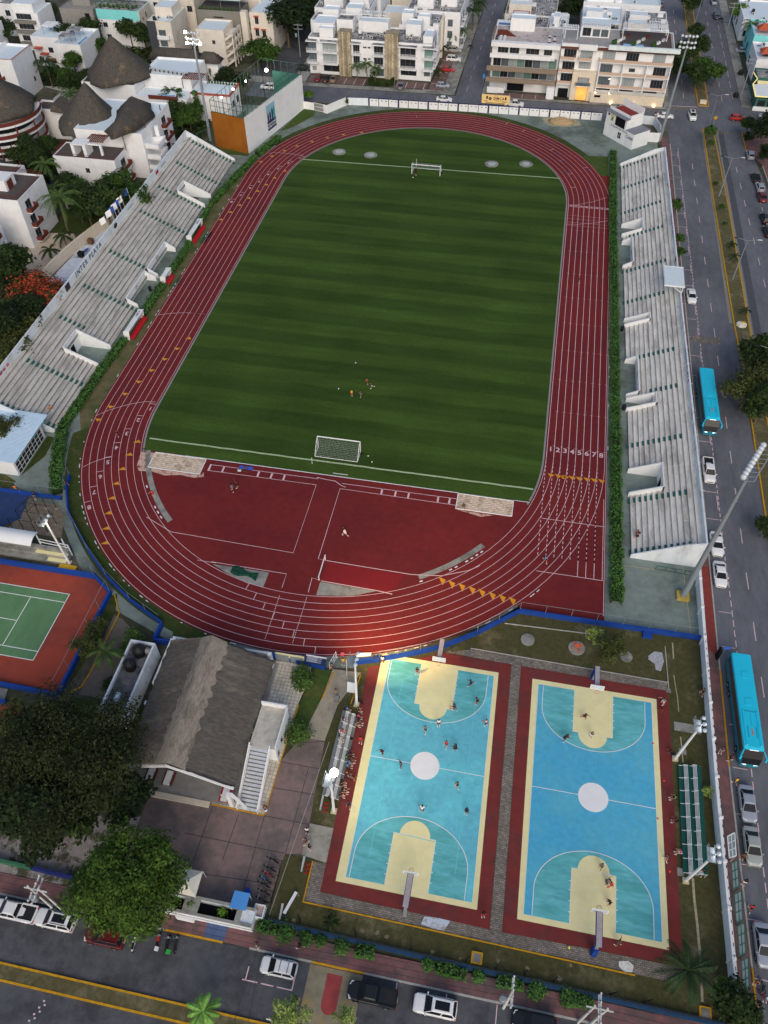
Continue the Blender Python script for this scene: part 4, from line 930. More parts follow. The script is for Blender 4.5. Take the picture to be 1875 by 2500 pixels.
RL=[(11.0,2,9),(-.6,4,12),(-7.4,3,11),(-14.2,11,12),(-19.2,3,12),(-24.9,11,12),(-31.9,4,12),(-38.1,11,12),(-44.6,6,12),(-50.8,11,12),(-56.6,3,10)]
stR,PR_,DR,ZR=stand('concrete_stand','concrete stand beside the avenue, a small white roof over its upper rows',lambda y:48.75-.0155*y,1,.80,.385,12,-62.2,65.2,RV,RA,1.1,RL)
tx=MB(m_navy)
xw=-50.55-DL+.02
tx.text('INTER PLAYA',(xw,-8.6,ZL+.85),(0,1,0),(0,0,1),1.6,True,1.35)
tx.use(mat('grey_mark',S(120,122,130),.8,.1,2))
for y,w_ in((-45.5,1.6),(-38.5,1.4),(13.5,3.0),(34.0,3.2)):tx.face([(xw,y-w_/2,ZL+.55),(xw,y+w_/2,ZL+.55),(xw,y+w_/2,ZL+.68),(xw,y-w_/2,ZL+.68)]);tx.face([(xw,y-w_/2,ZL+.8),(xw,y+w_/2-.4,ZL+.8),(xw,y+w_/2-.4,ZL+.92),(xw,y-w_/2,ZL+.92)])
tx.use(mat('pink_mark',S(190,110,116),.8,.1,2));tx.face([(xw,-49.5,ZL+.3),(xw,-42.2,ZL+.3),(xw,-42.2,ZL+.95),(xw,-49.5,ZL+.95)])if False else None
for i in range(6):tx.face([(xw,-49.8+i*1.2,ZL+.3),(xw,-49.0+i*1.2,ZL+.3),(xw,-49.0+i*1.2,ZL+.95),(xw,-49.8+i*1.2,ZL+.95)])
tx.use(m_redp);tx.face([(xw,29.0,ZL+.35),(xw,30.7,ZL+.35),(xw,30.7,ZL+1.1),(xw,29.0,ZL+1.1)])
tx.use(mat('dark_badge',S(52,48,52),.7,.1,2));tx.face([(xw+.01,5.2+.85*math.cos(a*math.pi/8),ZL+.72+.55*math.sin(a*math.pi/8))for a in range(16)])
tx.face([(xw+.05,-19.6,ZL+.1),(xw+.05,-17.8,ZL+.1),(xw+.05,-17.8,ZL+1.5),(xw+.05,-19.6,ZL+1.5)])
tx.part('wall_lettering',stL)
tx=MB(m_navy)
def xr(y):return 48.75-.0155*y+DR-.02
for yc in(28.3,-20.0):tx.text('INTER PLAYA',(xr(yc),yc,ZR+.6),(.0155,-1,0),(0,0,1),1.2,True,1.45)
tx.use(mat('grey_mark',S(120,122,130)))
for y,w_ in((7,4),(3,2.6),(-33,3.6),(-37,3),(-41,2.4),(-52,1.4)):tx.face([(xr(y)-.0,y+w_/2,ZR+.45),(xr(y),y-w_/2,ZR+.45),(xr(y),y-w_/2,ZR+.65),(xr(y),y+w_/2,ZR+.65)])
tx.use(mat('dark_badge',S(52,48,52)));tx.face([(xr(15),15-.8*math.cos(a*math.pi/8),ZR+.6+.5*math.sin(a*math.pi/8))for a in range(16)])
tx.use(m_redp);tx.face([(xr(47),47.6,ZR+.3),(xr(47),46.4,ZR+.3),(xr(47),46.4,ZR+.9),(xr(47),47.6,ZR+.9)])
tx.part('wall_lettering',stR)
t=thing('stand_roof','flat white metal roof on slanted posts over the upper rows of the east stand','canopy',(57,4.6,0))
b=MB(mat('roof_white',S(188,200,212),.6,.03,1));b.box(54.9,1.6,7.35,58.75,8.3,7.5)
b.use(m_white);b.box(54.85,1.45,7.25,58.8,1.6,7.55);b.box(54.85,8.3,7.25,58.8,8.42,7.55)
for i in range(16):b.box(55+i*.24,1.62,7.5,55.05+i*.24,8.28,7.525)
b.part('roof_panel',t)
for y in(2.2,7.8):
 p=MB(m_whitep);p.beam((58.6,y,4.8),(58.6,y,7.3),.16);p.beam((58.6,y,5.6),(56.2,y,7.25),.12);p.part('post',t)
t=thing('railing','low green steel railing against the near end wall of the east stand','railing',(56.5,-65.2,0))
b=MB(m_greenm);y=-64.0
for z in(.15,1.0):b.beam((53.3,y,z),(59.0,y-.15,z),.08)
for i in range(5):x=53.3+i*1.42;b.beam((x,y-.04*i,0),(x,y-.04*i,1.05),.08)
b.part('rails',t)
# ---- dugouts
def dugout(yc,L_,x,label):
 t=thing('team_dugout',label,'dugout',(x,yc,0),group='covered team benches along the track')
 b=MB(m_white)
 prof=[(-.75,.0),(-.75,1.7),(-.4,2.15),(.75,2.3),(.75,2.24),(-.36,2.08),(-.68,1.66),(-.68,.0)]
 A=[(x+a,yc-L_/2,c)for a,c in prof];B=[(x+a,yc+L_/2,c)for a,c in prof]
 b.hexa(A[::-1],B[::-1])if False else b.hexa(A,B)
 for s_ in(-1,1):b.hexa([(x-.72,yc+s_*L_/2-.04,0),(x+.3,yc+s_*L_/2-.04,0),(x+.3,yc+s_*L_/2+.04,0),(x-.72,yc+s_*L_/2+.04,0)],[(x-.72,yc+s_*L_/2-.04,2.0),(x+.6,yc+s_*L_/2-.04,2.2),(x+.6,yc+s_*L_/2+.04,2.2),(x-.72,yc+s_*L_/2+.04,2.0)])
 b.use(m_navy)
 if L_>5:b.text('SIMCA',(x+.15,yc+L_*.28,2.285),(0,1,0),(-1,0,.1),.55,True,1.3)
 b.part('shell',t)
 s_=MB(m_redp);s_.box(x+.55,yc-L_/2+.1,.35,x+1.15,yc+L_/2-.1,.45);s_.box(x+.5,yc-L_/2+.1,.45,x+.58,yc+L_/2-.1,.95)
 for i in range(int(L_)):s_.box(x+.6,yc-L_/2+.4+i,.02,x+1.1,yc-L_/2+.5+i,.35)
 s_.part('bench',t)
dugout(14.3,7.4,-48.1,'white curved team shelter over a red bench, farthest along the west side of the track')
dugout(-4.2,3.4,-48.0,'short white shelter over a red bench, middle one of the three on the west side')
dugout(-21.6,7.4,-48.1,'white curved team shelter over a red bench, nearest of the three on the west side')
b=MB(mat('green_mat',S(44,74,54),.9,.1,2));
flat('turf_mat',[(-46.3,11.5),(-45.0,11.5),(-44.9,16.2),(-46.2,16.4)],MATS['green_mat'],.06);flat('turf_mat',[(-46.2,-6),(-45.2,-6),(-45.1,-2.8),(-46.1,-2.8)],MATS['green_mat'],.06)
b=MB(mat('bin_blue',S(50,90,140),.6,.05,3));b.lathe((-48.6,-28.2,0),[(.25,0),(.3,.85),(.33,.9),(.28,.92)],12);b.thing('litter_bin','blue plastic bin in the hedge near the closest team dugout','bin')
for x,y,lb in((48.5,-28.2,'black bin inside the narrow stair opening of the east stand, nearer one'),(48.2,-4.5,'black bin at the foot of the stair opening in the middle of the east stand')):
 b=MB(m_blk);b.lathe((x,y,0),[(.3,0),(.34,1.0),(.36,1.05),(.3,1.06)],12);b.thing('litter_bin',lb,'bin')
b=MB(m_blk);b.lathe((-50.2,-8.5,0),[(.3,0),(.34,1.0),(.36,1.05),(.3,1.06)],12);b.thing('litter_bin','black bin by the emblem wall of the west stand','bin')
# ---- goals
def goal(xa,xb,y,back,d,h,label,name='football_goal'):
 t=thing(name,label,'goal',((xa+xb)/2,y,.085));z0=.085;yb=y+back
 for x in(xa,xb):b=MB(m_whitep);b.tube((x,y,z0),(x,y,z0+h),.09,n=8);b.part('post',t)
 b=MB(m_whitep);b.tube((xa-.05,y,z0+h),(xb+.05,y,z0+h),.10,n=8);b.part('crossbar',t)
 b=MB(m_whitep)
 for x in(xa,xb):b.tube((x,y,z0+h),(x,y+back*d,z0+h-.05),.05,n=6);b.tube((x,y+back*d,z0+h-.05),(x,yb,z0+.05),.05,n=6);b.tube((x,y,z0+.05),(x,yb,z0+.05),.05,n=6)
 b.tube((xa,yb,z0+.05),(xb,yb,z0+.05),.05,n=6);b.part('frame',t)
 n_=MB(mat('net',S(150,160,158),.9,.05,2));A0=Vector((xa,y+back*d,z0+h-.05));A1=Vector((xa,yb,z0+.05));W=Vector((xb-xa,0,0))
 k=int((xb-xa)/.24)
 for i in range(k+1):o_=W*(i/k);n_.beam(Vector((xa,y,z0+h))+o_,A0+o_,.016);n_.beam(A0+o_,A1+o_,.016)
 for j in range(11):p=A0.lerp(A1,j/10);n_.beam(p,p+W,.016)
 for x in(xa,xb):
  for j in range(1,10):p=Vector((x,y,z0+h*(1-j/10)));q_=A0.lerp(A1,j/10);n_.beam(p,(x,q_.y,p.z*.5+q_.z*.5),.014)
  for j in range(1,5):f=j/5;n_.beam((x,y+back*f*.9,z0+.05),(x,y+back*f*.9,z0+h*(1-f*.8)),.014)
 n_.part('net',t)
goal(-3.6,3.9,-47.6,-2.5,.25,2.44,'white football goal with its net on the near goal line')
goal(-4.1,3.1,51.9,3.0,.35,2.44,'white football goal at the far end of the pitch')
for x,y,h_,lb in((-3.6,-51.9,1.6,'short white flag post beside the near goal'),(-3.5,55.6,2.2,'thin white flag post behind the far goal')):
 b=MB(m_whitep);b.tube((x,y,.05),(x,y,h_),.05,.04,8);b.thing('flag_post',lb,'post')
for t_,X,Y,lb in(('A2',1255,1235,'round pale cover in the far grass arc, leftmost of four'),('A2',1510,1260,'round pale cover in the far grass arc, second from the left'),('A3',995,1332,'round speckled cover in the far grass, right of the far goal'),('A3',1275,1332,'round white cover in the far grass, closest to the eastern bend')):
 p=q(t_,X,Y);b=MB(m_concr);b.lathe((p.x,p.y,.07),[(1.75,0),(1.75,.12),(1.2,.13)],28);o=b.thing('ground_cover',lb,'cover',group='round covers in the far grass')
 c=MB(mat('lid_grey',S(150,158,152),.9,.2,2));c.lathe((p.x,p.y,.2),[(1.0,0),(.95,.05)],24);c.part('lid',o)
t=thing('water_jump_barrier','white striped barrier at the head of the water jump inside the south bend','barrier',(3.6,-73.5,0))
b=MB(m_whitep);b.beam((3.45,-71.2,.95),(3.45,-75.6,.95),.14);b.beam((3.45,-71.4,0),(3.45,-71.4,.95),.12);b.beam((3.45,-75.4,0),(3.45,-75.4,.95),.12);b.part('bar',t)
t=thing('tarpaulin','crumpled dark green tarpaulin on the concrete sliver inside the south bend','tarpaulin',(-8,-76.2,.06))
b=MB(mat('tarp_green',S(24,62,50),.7,.2,2));rr=random.Random(4);N=16
hh=[[.05+.4*abs(math.sin(i*1.3+rr.random()*.8)*math.sin(j*1.7+rr.random()))*(1 if 0<i<N and 0<j<6 else 0)for j in range(7)]for i in range(N+1)]
def tp(i,j):u=i/N;return(-10.2+4.3*u,-75.9-.7*u+(j/6-.5)*(1.3+.5*math.sin(u*7)),.06+hh[i][j])
for i in range(N):
 for j in range(6):b.face([tp(i,j),tp(i+1,j),tp(i+1,j+1),tp(i,j+1)])
b.part('cloth',t)
# ---- hedges along the track
g_='clipped hedges round the track'
hedge([(45.75,71.5),(46.0,40),(46.6,0),(47.0,-35)],1.7,1.1,lf_hedge,'very long straight hedge between the track and the east stand, far stretch',g_,n=70,size=.19)
hedge([(47.05,-35.6),(47.5,-71)],1.8,1.15,lf_hedge,'straight hedge ending by the sprint start, before the east stand',g_,n=80,size=.19,seed=5)
hedge([(-49.0,28.5),(-47.2,42),(-45.5,52.6)],1.5,1.2,lf_hedge,'hedge at the foot of the west stand, beyond the farthest team dugout',g_,seed=6)
hedge([(-45.4,54.0),(-42.4,64.4)],1.7,1.4,lf_hedge,'short thick hedge between the court wall and the far bend',g_,seed=7)
hedge([(-48.4,10.2),(-48.8,20),(-49.0,27.6)],.9,1.0,lf_hedge,'thin hedge behind the farthest team dugout',g_,seed=8)
hedge([(-48.2,-2.2),(-48.0,10)],1.4,1.1,lf_hedge,'hedge between the farthest and the middle team dugouts',g_,seed=9)
hedge([(-48.3,-17.2),(-48.1,-6.5)],1.6,1.2,lf_hedge,'hedge between the middle and the nearest team dugouts',g_,seed=10)
hedge([(-49.5,-52),(-49.4,-47),(-49.2,-36),(-48.7,-26)],1.5,1.2,lf_hedge,'hedge curving from the nearest team dugout down past the stand end',g_,seed=11)
hedge([(-43.4,-66.4),(-45.6,-62),(-47.6,-57),(-49.0,-52.8)],2.0,1.3,lf_hedge,'hedge bending round the southwest of the track',g_,seed=12)
# ---- perimeter walls
def wall_thing(name,label,pts,t_,h,m,caps=None,group=None,z0=0):
 t=thing(name,label,'wall',(pts[0][0],pts[0][1],0),group=group)
 b=MB(m)
 for i in range(len(pts)-1):b.wall(pts[i],pts[i+1],t_,z0,h)
 b.part('masonry',t)
 if caps:c=MB(caps);[c.wall(pts[i],pts[i+1],t_+.08,h,h+(.07 if caps is not m_navy else.16))for i in range(len(pts)-1)];c.part('coping',t)
 return t
t=wall_thing('perimeter_wall','long white north wall divided into painted panels by dark blue bars',[(-23,89.5),(16.4,90.7),(42.4,91.2)],.2,2.0,m_white,m_navy)
nb=MB(m_navy);mk=MB(m_navy)
for i in range(23):
 u=i/23;x=-22.9+65.2*u;y=89.5+(1.2*min(1,u/.6))+(.5*max(0,(u-.6)/.4))-.13;w_=.46 if i%3==0 else.17
 nb.box(x-w_/2,y-.02,.05,x+w_/2,y+.02,2.0)
 if i%1==0:
  for xx in(.7,1.9):mk.box(x+xx,y-.01,1.45,x+xx+.45,y+.02,1.6)
nb.part('panel_bar',t);mk.part('panel_mark',t)
wall_thing('perimeter_wall','plain white north wall section with a leafy plant at its corner',[(-29.2,88.9),(-23.1,89.5)],.2,2.0,m_stain)
wall_thing('perimeter_wall','white wall bending from the gate to the street corner at the northwest',[(-34.6,82.9),(-33.6,82.3),(-29.25,88.8)],.25,2.2,m_white)
wall_thing('perimeter_wall','short white wall joining the court building and the white gate',[(-41.0,84.4),(-37.6,83.8)],.25,2.0,m_white)
t=thing('gate','white barred double gate beside the court building','gate',(-36,83.3,0))
b=MB(m_whitep)
for i in range(11):f=i/10;b.beam((-37.6+3.0*f,83.8-.9*f,0),(-37.6+3.0*f,83.8-.9*f,2.1),.06)
for z in(.1,1.1,2.1):b.beam((-37.6,83.8,z),(-34.6,82.9,z),.08)
b.part('bars',t)
wall_thing('perimeter_wall','white wall between the scoreboard house and the corner of the east stand',[(50.9,80.2),(57.5,80.6)],.2,2.4,m_white)
wall_thing('perimeter_wall','short white wall at the avenue corner behind the scoreboard house',[(57.6,80.8),(57.9,86),(56.5,90.9),(52.8,91.2)],.2,2.2,m_stain)
t=wall_thing('perimeter_wall','long white wall between the park and the avenue pavement, with dark slots',[(59.3,-64.2),(59.3,-75),(59.4,-98),(59.9,-122.9)],.3,2.0,m_stain,m_white)
sl_=MB(m_dk)
for i in range(40):y=-76-i*1.17;x=59.3+(-76-y)*.012;sl_.box(x+.0,y,2.072,x+.08,y+.35,2.08)
sl_.part('wall_slot',t)
pr=MB(m_white)
for i in range(11):y=-66-i*5.1;x=59.27+max(0,(-76-y))*.012;pr.box(x-.22,y-.15,0,x+.22,y+.15,2.2)
pr.part('pier',t)
def blue_wall(name,label,pts,h=1.0,th_=.28,fence=1.6):
 t=thing(name,label,'wall',(pts[0][0],pts[0][1],0));b=MB(m_blue)
 for i in range(len(pts)-1):b.wall(pts[i],pts[i+1],th_,0,h)
 b.part('parapet',t)
 if fence:
  f=MB(m_galv)
  for i in range(len(pts)-1):
   a=Vector(pts[i]);c=Vector(pts[i+1]);n_=max(1,int((c-a).length/3.2))
   for k in range(n_):p=a.lerp(c,k/n_);f.beam((p.x,p.y,h),(p.x,p.y,h+fence),.05)
   f.beam((a.x,a.y,h+fence),(c.x,c.y,h+fence),.04)
  f.part('mesh_fence',t)
 return t
blue_wall('boundary_wall','royal blue low wall curving round the south bend above the first court',[(11.9+3.2,-87.3),(17.5,-86.4),(20.5,-85.1),(23.5,-83.6),(28.0,-80.5),(33.6,-75.7)])
blue_wall('boundary_wall','straight royal blue wall between the concrete yard and the lawn with discs',[(33.65,-75.7),(59.2,-75.5)],fence=1.8)
blue_wall('boundary_wall','royal blue curved wall around the southwest bend',[(-43.0,-62.5),(-42.4,-65),(-39.6,-70.2),(-33.1,-76.9),(-28.3,-81.0),(-23.1,-84.4),(-16.9,-87.4)],1.0,.22)
blue_wall('boundary_wall','short royal blue wall returning towards the thatched hall',[(-16.85,-87.5),(-16.9,-90.4),(-13.7,-90.2)],1.2,.3,0)
t=blue_wall('boundary_wall','royal blue wall with notice boards beside the thatched hall entrance',[(-.6,-89.6),(8.0,-90.0)],1.2,.35,0)
b=MB(m_cream);b.box(.9,-89.9,.25,5.0,-89.66,1.9);b.use(m_galv);b.box(1.3,-89.66,.5,2.7,-89.64,1.7);b.box(3.2,-89.66,.5,4.6,-89.64,1.7)
for xa_,xb_ in((.95,2.85),(3.05,4.95)):b.box(xa_,-89.98,.3,xb_,-89.95,1.85)
b.thing('double_gate','cream framed double gate set in the blue wall by the track','gate')
t=thing('notice_board','dark printed board on the blue wall with rows of white stripes','board',(6.6,-90,1.2));b=MB(m_navy);b.hexa([(5.1,-90.1,1.25),(8.0,-90.3,1.25),(8.0,-89.3,1.25),(5.1,-89.0,1.25)],[(5.1,-90.1,1.32),(8.0,-90.3,1.32),(8.0,-89.3,1.32),(5.1,-89.0,1.32)]);b.part('panel',t)
b=MB(m_whitep);[b.box(5.3,-89.95+i*.15,1.32,7.4-(i%2)*.6,-89.9+i*.15,1.33)for i in range(6)];b.box(5.1,-89.1,1.25,8.0,-88.95,1.4);b.part('stripes',t)
t=blue_wall('boundary_wall','royal blue wall with sponsor banners just right of the track gate',[(11.6,-88.5),(15.05,-87.4)],1.1,.35,0)
for xa_,xb_,lb in((11.8,13.9,'white banner on the blue wall right of the gate'),(14.2,15.0,'small dark and white banner near the corner of the first court')):
 b=MB(m_white if xb_-xa_>1 else m_navy);b.hexa([(xa_,-88.0,1.12),(xb_,-87.4,1.12),(xb_,-86.9,1.12),(xa_,-87.3,1.12)],[(xa_,-88.0,1.16),(xb_,-87.4,1.16),(xb_,-86.9,1.16),(xa_,-87.3,1.16)]);b.thing('banner',lb,'banner')
b=MB(m_blue);b.box(51.2,-76.7,0,52.5,-75.7,.5);b.thing('utility_box','small blue box on the lawn side of the straight blue wall','box')
for x,y,dx,lb in((8.6,-88.6,.5,'open white gate leaf on the left of the path to the track'),(11.3,-89.6,-.5,'open white gate leaf on the right of the path, hinged at the blue wall')):
 b=MB(m_whitep);t=thing('gate_leaf',lb,'gate',(x,y,0))
 for z in(.1,.9,1.7):b.beam((x,y-1.3,z),(x+dx,y+.6,z),.06)
 for f in(0,.33,.66,1):b.beam((x+dx*f,y-1.3+1.9*f,0),(x+dx*f,y-1.3+1.9*f,1.8),.06)
 b.part('bars',t)
blue_wall('boundary_wall','royal blue wall on the far side of the tennis court',[(-60,-81.3),(-46,-81.3),(-30.1,-81.3)],.9,.5,0)
blue_wall('boundary_wall','royal blue wall cutting the far corner of the tennis court',[(-30.1,-81.3),(-26.5,-83.7)],.9,.35,2.2)
blue_wall('boundary_wall','royal blue wall along the right side of the tennis court',[(-26.5,-83.7),(-26.6,-100.4)],1.0,.4,2.6)
blue_wall('boundary_wall','royal blue wall on the near side of the tennis court',[(-60,-100.6),(-26.6,-100.8)],.9,.4,0)
blue_wall('boundary_wall','royal blue wall of the next court, mostly under the big dark tree',[(-60,-102.6),(-33,-103.2)],.9,.4,0)
blue_wall('boundary_wall','royal blue wall along the small dark blue court on the left edge',[(-60,-67.6),(-42.2,-67.4)],.8,.25,2.0)
flat('walkway',[(-60,-100.85),(-34,-101.1),(-33.6,-102.9),(-60,-102.4)],m_concr,.05)
b=MB(mat('yellow_block',S(176,140,40),.8,.1,1));b.box(-36.4,-81.0,0,-33.6,-79.9,.35);b.thing('concrete_ramp','small yellow painted ramp by the tennis court corner','ramp')
t=thing('tennis_grandstand','small concrete terrace under a white curved canopy behind the tennis court','stand',(-47,-79,0))
b=MB(m_concr);b.box(-60,-79.9,0,-35.3,-79.1,.5);b.box(-60,-79.1,0,-35.4,-78.4,1.0);b.box(-60,-78.4,0,-35.5,-77.8,1.5);b.use(m_cream);b.box(-40.8,-79.05,1.0,-35.5,-78.45,1.012);b.box(-38.6,-79.85,.5,-35.5,-79.15,.512);b.part('terrace',t)
b=MB(m_white);C_=[(-77.2-2.6*i/8,3.6+.55*math.sin(math.pi*(i/8)*.9+.3))for i in range(9)]
for i in range(8):(ya,za),(yb,zb)=C_[i],C_[i+1];b.face([(-60,yb,zb),(-40.2,yb,zb),(-40.2,ya,za),(-60,ya,za)]);b.face([(-60,ya,za-.05),(-40.2,ya,za-.05),(-40.2,yb,zb-.05),(-60,yb,zb-.05)])
b.part('canopy',t)
b=MB(m_whitep)
for x in(-52,-46,-40.4,-36.2):b.beam((x,-77.6,0),(x,-77.6,3.6),.14)
b.beam((-40.4,-77.6,1.9),(-35.4,-77.9,1.9),.1);b.beam((-40.4,-77.6,2.6),(-35.4,-77.9,2.6),.1);b.beam((-35.4,-77.9,0),(-35.4,-77.9,2.6),.14);b.part('frame',t)
t=thing('exercise_frame','dark steel pull-up frame with many upright posts in the dirt yard','gym frame',(-44,-72,0))
b=MB(m_blk);pts=[(-47.2,-74.6),(-45.2,-74.6),(-43.2,-74.6),(-41.2,-74.4),(-46.8,-72.8),(-44.8,-72.8),(-42.8,-72.8),(-40.6,-72.6),(-46.4,-71),(-44.4,-71),(-42.4,-71),(-45.6,-69.6),(-43.8,-69.6),(-42.2,-69.4)]
for x,y in pts:b.tube((x,y,0),(x,y,2.6),.06,n=6)
for a,c in((0,1),(1,2),(2,3),(4,5),(5,6),(6,7),(8,9),(9,10),(11,12),(12,13),(4,8),(5,9),(8,11)):b.beam((*pts[a],2.55),(*pts[c],2.55),.06)
b.part('bars',t)
b=MB(m_concr);[b.lathe((x,y,0),[(.3,0),(.26,.15)],8)for x,y in pts];b.part('footing',t)
# ---- cabin at the near end of the west stand
t=thing('office_cabin','low white cabin with pale blue corrugated roof at the near end of the west stand','building',(-55,-58,0))
b=MB(m_white);b.box(-64,-63.7,0,-51.75,-54.0,3.5);b.part('wall',t)
b=MB(mat('roof_paleblue',S(172,192,214),.5,.03,1));b.hexa([(-64.4,-64.2,3.95),(-51.0,-64.2,3.6),(-51.0,-52.2,3.6),(-64.4,-52.2,3.95)],[(-64.4,-64.2,4.1),(-51.0,-64.2,3.75),(-51.0,-52.2,3.75),(-64.4,-52.2,4.1)])
for i in range(40):y=-64.1+i*.3;b.hexa([(-64.35,y,4.09),(-51.05,y,3.745),(-51.05,y+.07,3.745),(-64.35,y+.07,4.09)],[(-64.35,y,4.14),(-51.05,y,3.79),(-51.05,y+.07,3.79),(-64.35,y+.07,4.14)])
b.part('roof',t)
b=MB(m_blk);b.box(-51.74,-63.4,.2,-51.68,-54.6,3.4);gl=b.part('window',t)
b=MB(m_whitep)
for i in range(9):y=-63.4+i*1.1;b.box(-51.68,y-.04,.2,-51.63,y+.04,3.4)
for z in(.2,1.0,1.8,2.6,3.4):b.box(-51.68,-63.4,z-.03,-51.625,-54.6,z+.03)
b.part('mullions',gl)
b=MB(m_teal);b.box(-51.0,-54.2,3.3,-50.96,-53.6,3.7);b.box(-51.0,-57.6,3.3,-50.96,-57.0,3.7);b.box(-51.0,-63.0,3.3,-50.96,-62.4,3.7);b.part('emblem',t)
flat('lawn',[(-51.5,-63.6),(-49.6,-58.5),(-50.0,-54),(-51.5,-53.8)],m_grassd,.05)
flat('lawn',[(-60,-67.2),(-52.4,-67.3),(-51.7,-65.0),(-54,-63.9),(-60,-63.9)],m_grassd,.045)
# ---- frontón court building
mo=mat('fronton_ochre',S(136,84,30),.85,.06,.8,S(124,74,26),(.4,.6),.4)
m_fence=mat('green_fence',S(46,78,68),.6,.1,2)
t=thing('pelota_court','tall walled pelota court with an ochre end wall, team poster and green mesh cage','court building',(-49,69,0))
FA,FB,FC,FD=(-48.3,55.4),(-40.9,84.4),(-52.8,86.6),(-57.9,58.1)
b=MB(m_white);b.wall(FA,FB,.5,0,9.0);b.part('long_wall',t)
b=MB(mo);b.wall((FD[0],FD[1]-.1),(FA[0]+.1,FA[1]-.1),.5,0,8.9);b.part('front_wall',t)
b=MB(mat('inner_green',S(96,120,110),.85,.1,.6));b.wall((FD[0]+.6,FD[1]+.6),(FD[0]+3.6,FD[1]+15),.4,0,3.4);b.wall((FD[0]+3.6,FD[1]+15),(-44,71.5),.3,0,3.0);b.part('side_wall',t)
b=MB(m_greenm);b.wall((-49.6,86.0),(-41.2,84.9),.3,0,9);b.part('rear_wall',t)
b=MB(m_concr);b.slab([(FA[0]-.4,FA[1]+.6),(FB[0]-.4,FB[1]-.6),(-52.6,86),(FD[0]+.6,FD[1]+.6)],.02,.08);b.part('floor',t)
b=MB(m_fence)
def cage(a,c,z0,z1,n_,b):
 a=Vector(a);c=Vector(c)
 for k in range(n_+1):p=a.lerp(c,k/n_);b.beam((p.x,p.y,z0),(p.x,p.y,z1),.1)
 for z in(z0,(z0+z1)/2,z1):b.beam((a.x,a.y,z),(c.x,c.y,z),.09)
cage(FA,FB,9,11.8,14,b);cage(FD,FC,0,11.8,14,b);cage(FC,FB,0,11.8,6,b);cage(FD,FA,9,11.8,5,b)
for k in range(5):f=k/4;p=Vector(FD).lerp(Vector(FC),f);r_=Vector(FA).lerp(Vector(FB),f);b.beam((p.x,p.y,11.8),(r_.x,r_.y,11.8),.07)if k in(0,4)else None
cage((-62.5,47),(-58.2,57.5),0,5.5,6,b)
b.part('mesh_cage',t)
d=(Vector(FB)-Vector(FA)).normalized();nx=Vector((d.y,-d.x));o_=Vector(FA)+d*9.6+nx*.27
def F3(u,z,off=0):p=Vector(FA)+d*u+nx*(.27+off);return(p.x,p.y,z)
b=MB(mat('poster_sky',S(120,168,186),.6,.08,.8));b.face([F3(10.2,1.6),F3(14.6,1.6),F3(14.6,8.0),F3(10.2,8.0)])
b.use(m_navy);b.face([F3(10.2,1.6,.02),F3(14.6,1.6,.02),F3(14.6,4.0,.02),F3(10.2,4.0,.02)])
po=b.part('poster',t)
b=MB(CL['navy'])
for i,(u,c_,hgt)in enumerate(((10.9,'darkred',6.3),(11.9,'navy',6.5),(13.0,'navy',7.0),(13.9,'teal',7.0))):
 b.use(CL[c_]);b.face([F3(u-.3,3.6,.03),F3(u+.3,3.6,.03),F3(u+.38,hgt-1.0,.03),F3(u+.2,hgt-.4,.03),F3(u-.2,hgt-.4,.03),F3(u-.38,hgt-1.0,.03)]);b.use(SK[0]);b.face([F3(u+.17*math.cos(a),hgt-.15+.24*math.sin(a),.03)for a in[k*math.pi/4 for k in range(8)]])
b.part('player_figures',po)
b=MB(m_whitep);b.text('TODOS SOMOS',F3(12.4,3.1,.04),(d.x,d.y,0),(0,0,1),.72,True);b.text('INTER PLAYA',F3(12.4,2.35,.04),(d.x,d.y,0),(0,0,1),.78,True);b.part('poster_text',po)
def lamp_mat(nm,col,es):return mat(nm,(0.9,0.9,0.9,1),.4,0,1,emit=col,es=es)
m_lit=lamp_mat('lamp_lit_white',(1,.95,.88,1),40);m_litw=lamp_mat('lamp_lit_warm',(1,.72,.4,1),25);m_litc=lamp_mat('lamp_cool',(.9,.96,1,1),8);m_unlit=mat('lamp_glass',S(180,186,190),.3,.03,2)
def point(x,y,z,e,col=(1,.85,.65),r=.3):
 l=bpy.data.lights.new('lamp','POINT');l.energy=e;l.color=col;l.shadow_soft_size=r;o=bpy.data.objects.new('lamp_light',l);COL.objects.link(o);o.location=(x,y,z);return o
for i,(X,Y,big)in enumerate(((665,568,1),(497,657,0),(395,723,0),(300,788,0))):
 p=q('A2',X,Y,10.6);b=MB(m_galv);t2=thing('cage_lamp',['large bright lamp hung high in the pelota court cage','small lit lamp on the left beam of the pelota court cage, farthest','small lit lamp on the left beam of the pelota court cage, middle','small lit lamp on the left beam of the pelota court cage, nearest'][i],'lamp',tuple(p))
 b.beam((p.x,p.y,p.z+.2),(p.x+.1,p.y+.1,11.8),.05);b.part('bracket',t2);b=MB(m_lit);b.ball(p,.42 if big else.22,10,6);b.part('bulb',t2)
point(*q('A2',665,568,10.2),500)
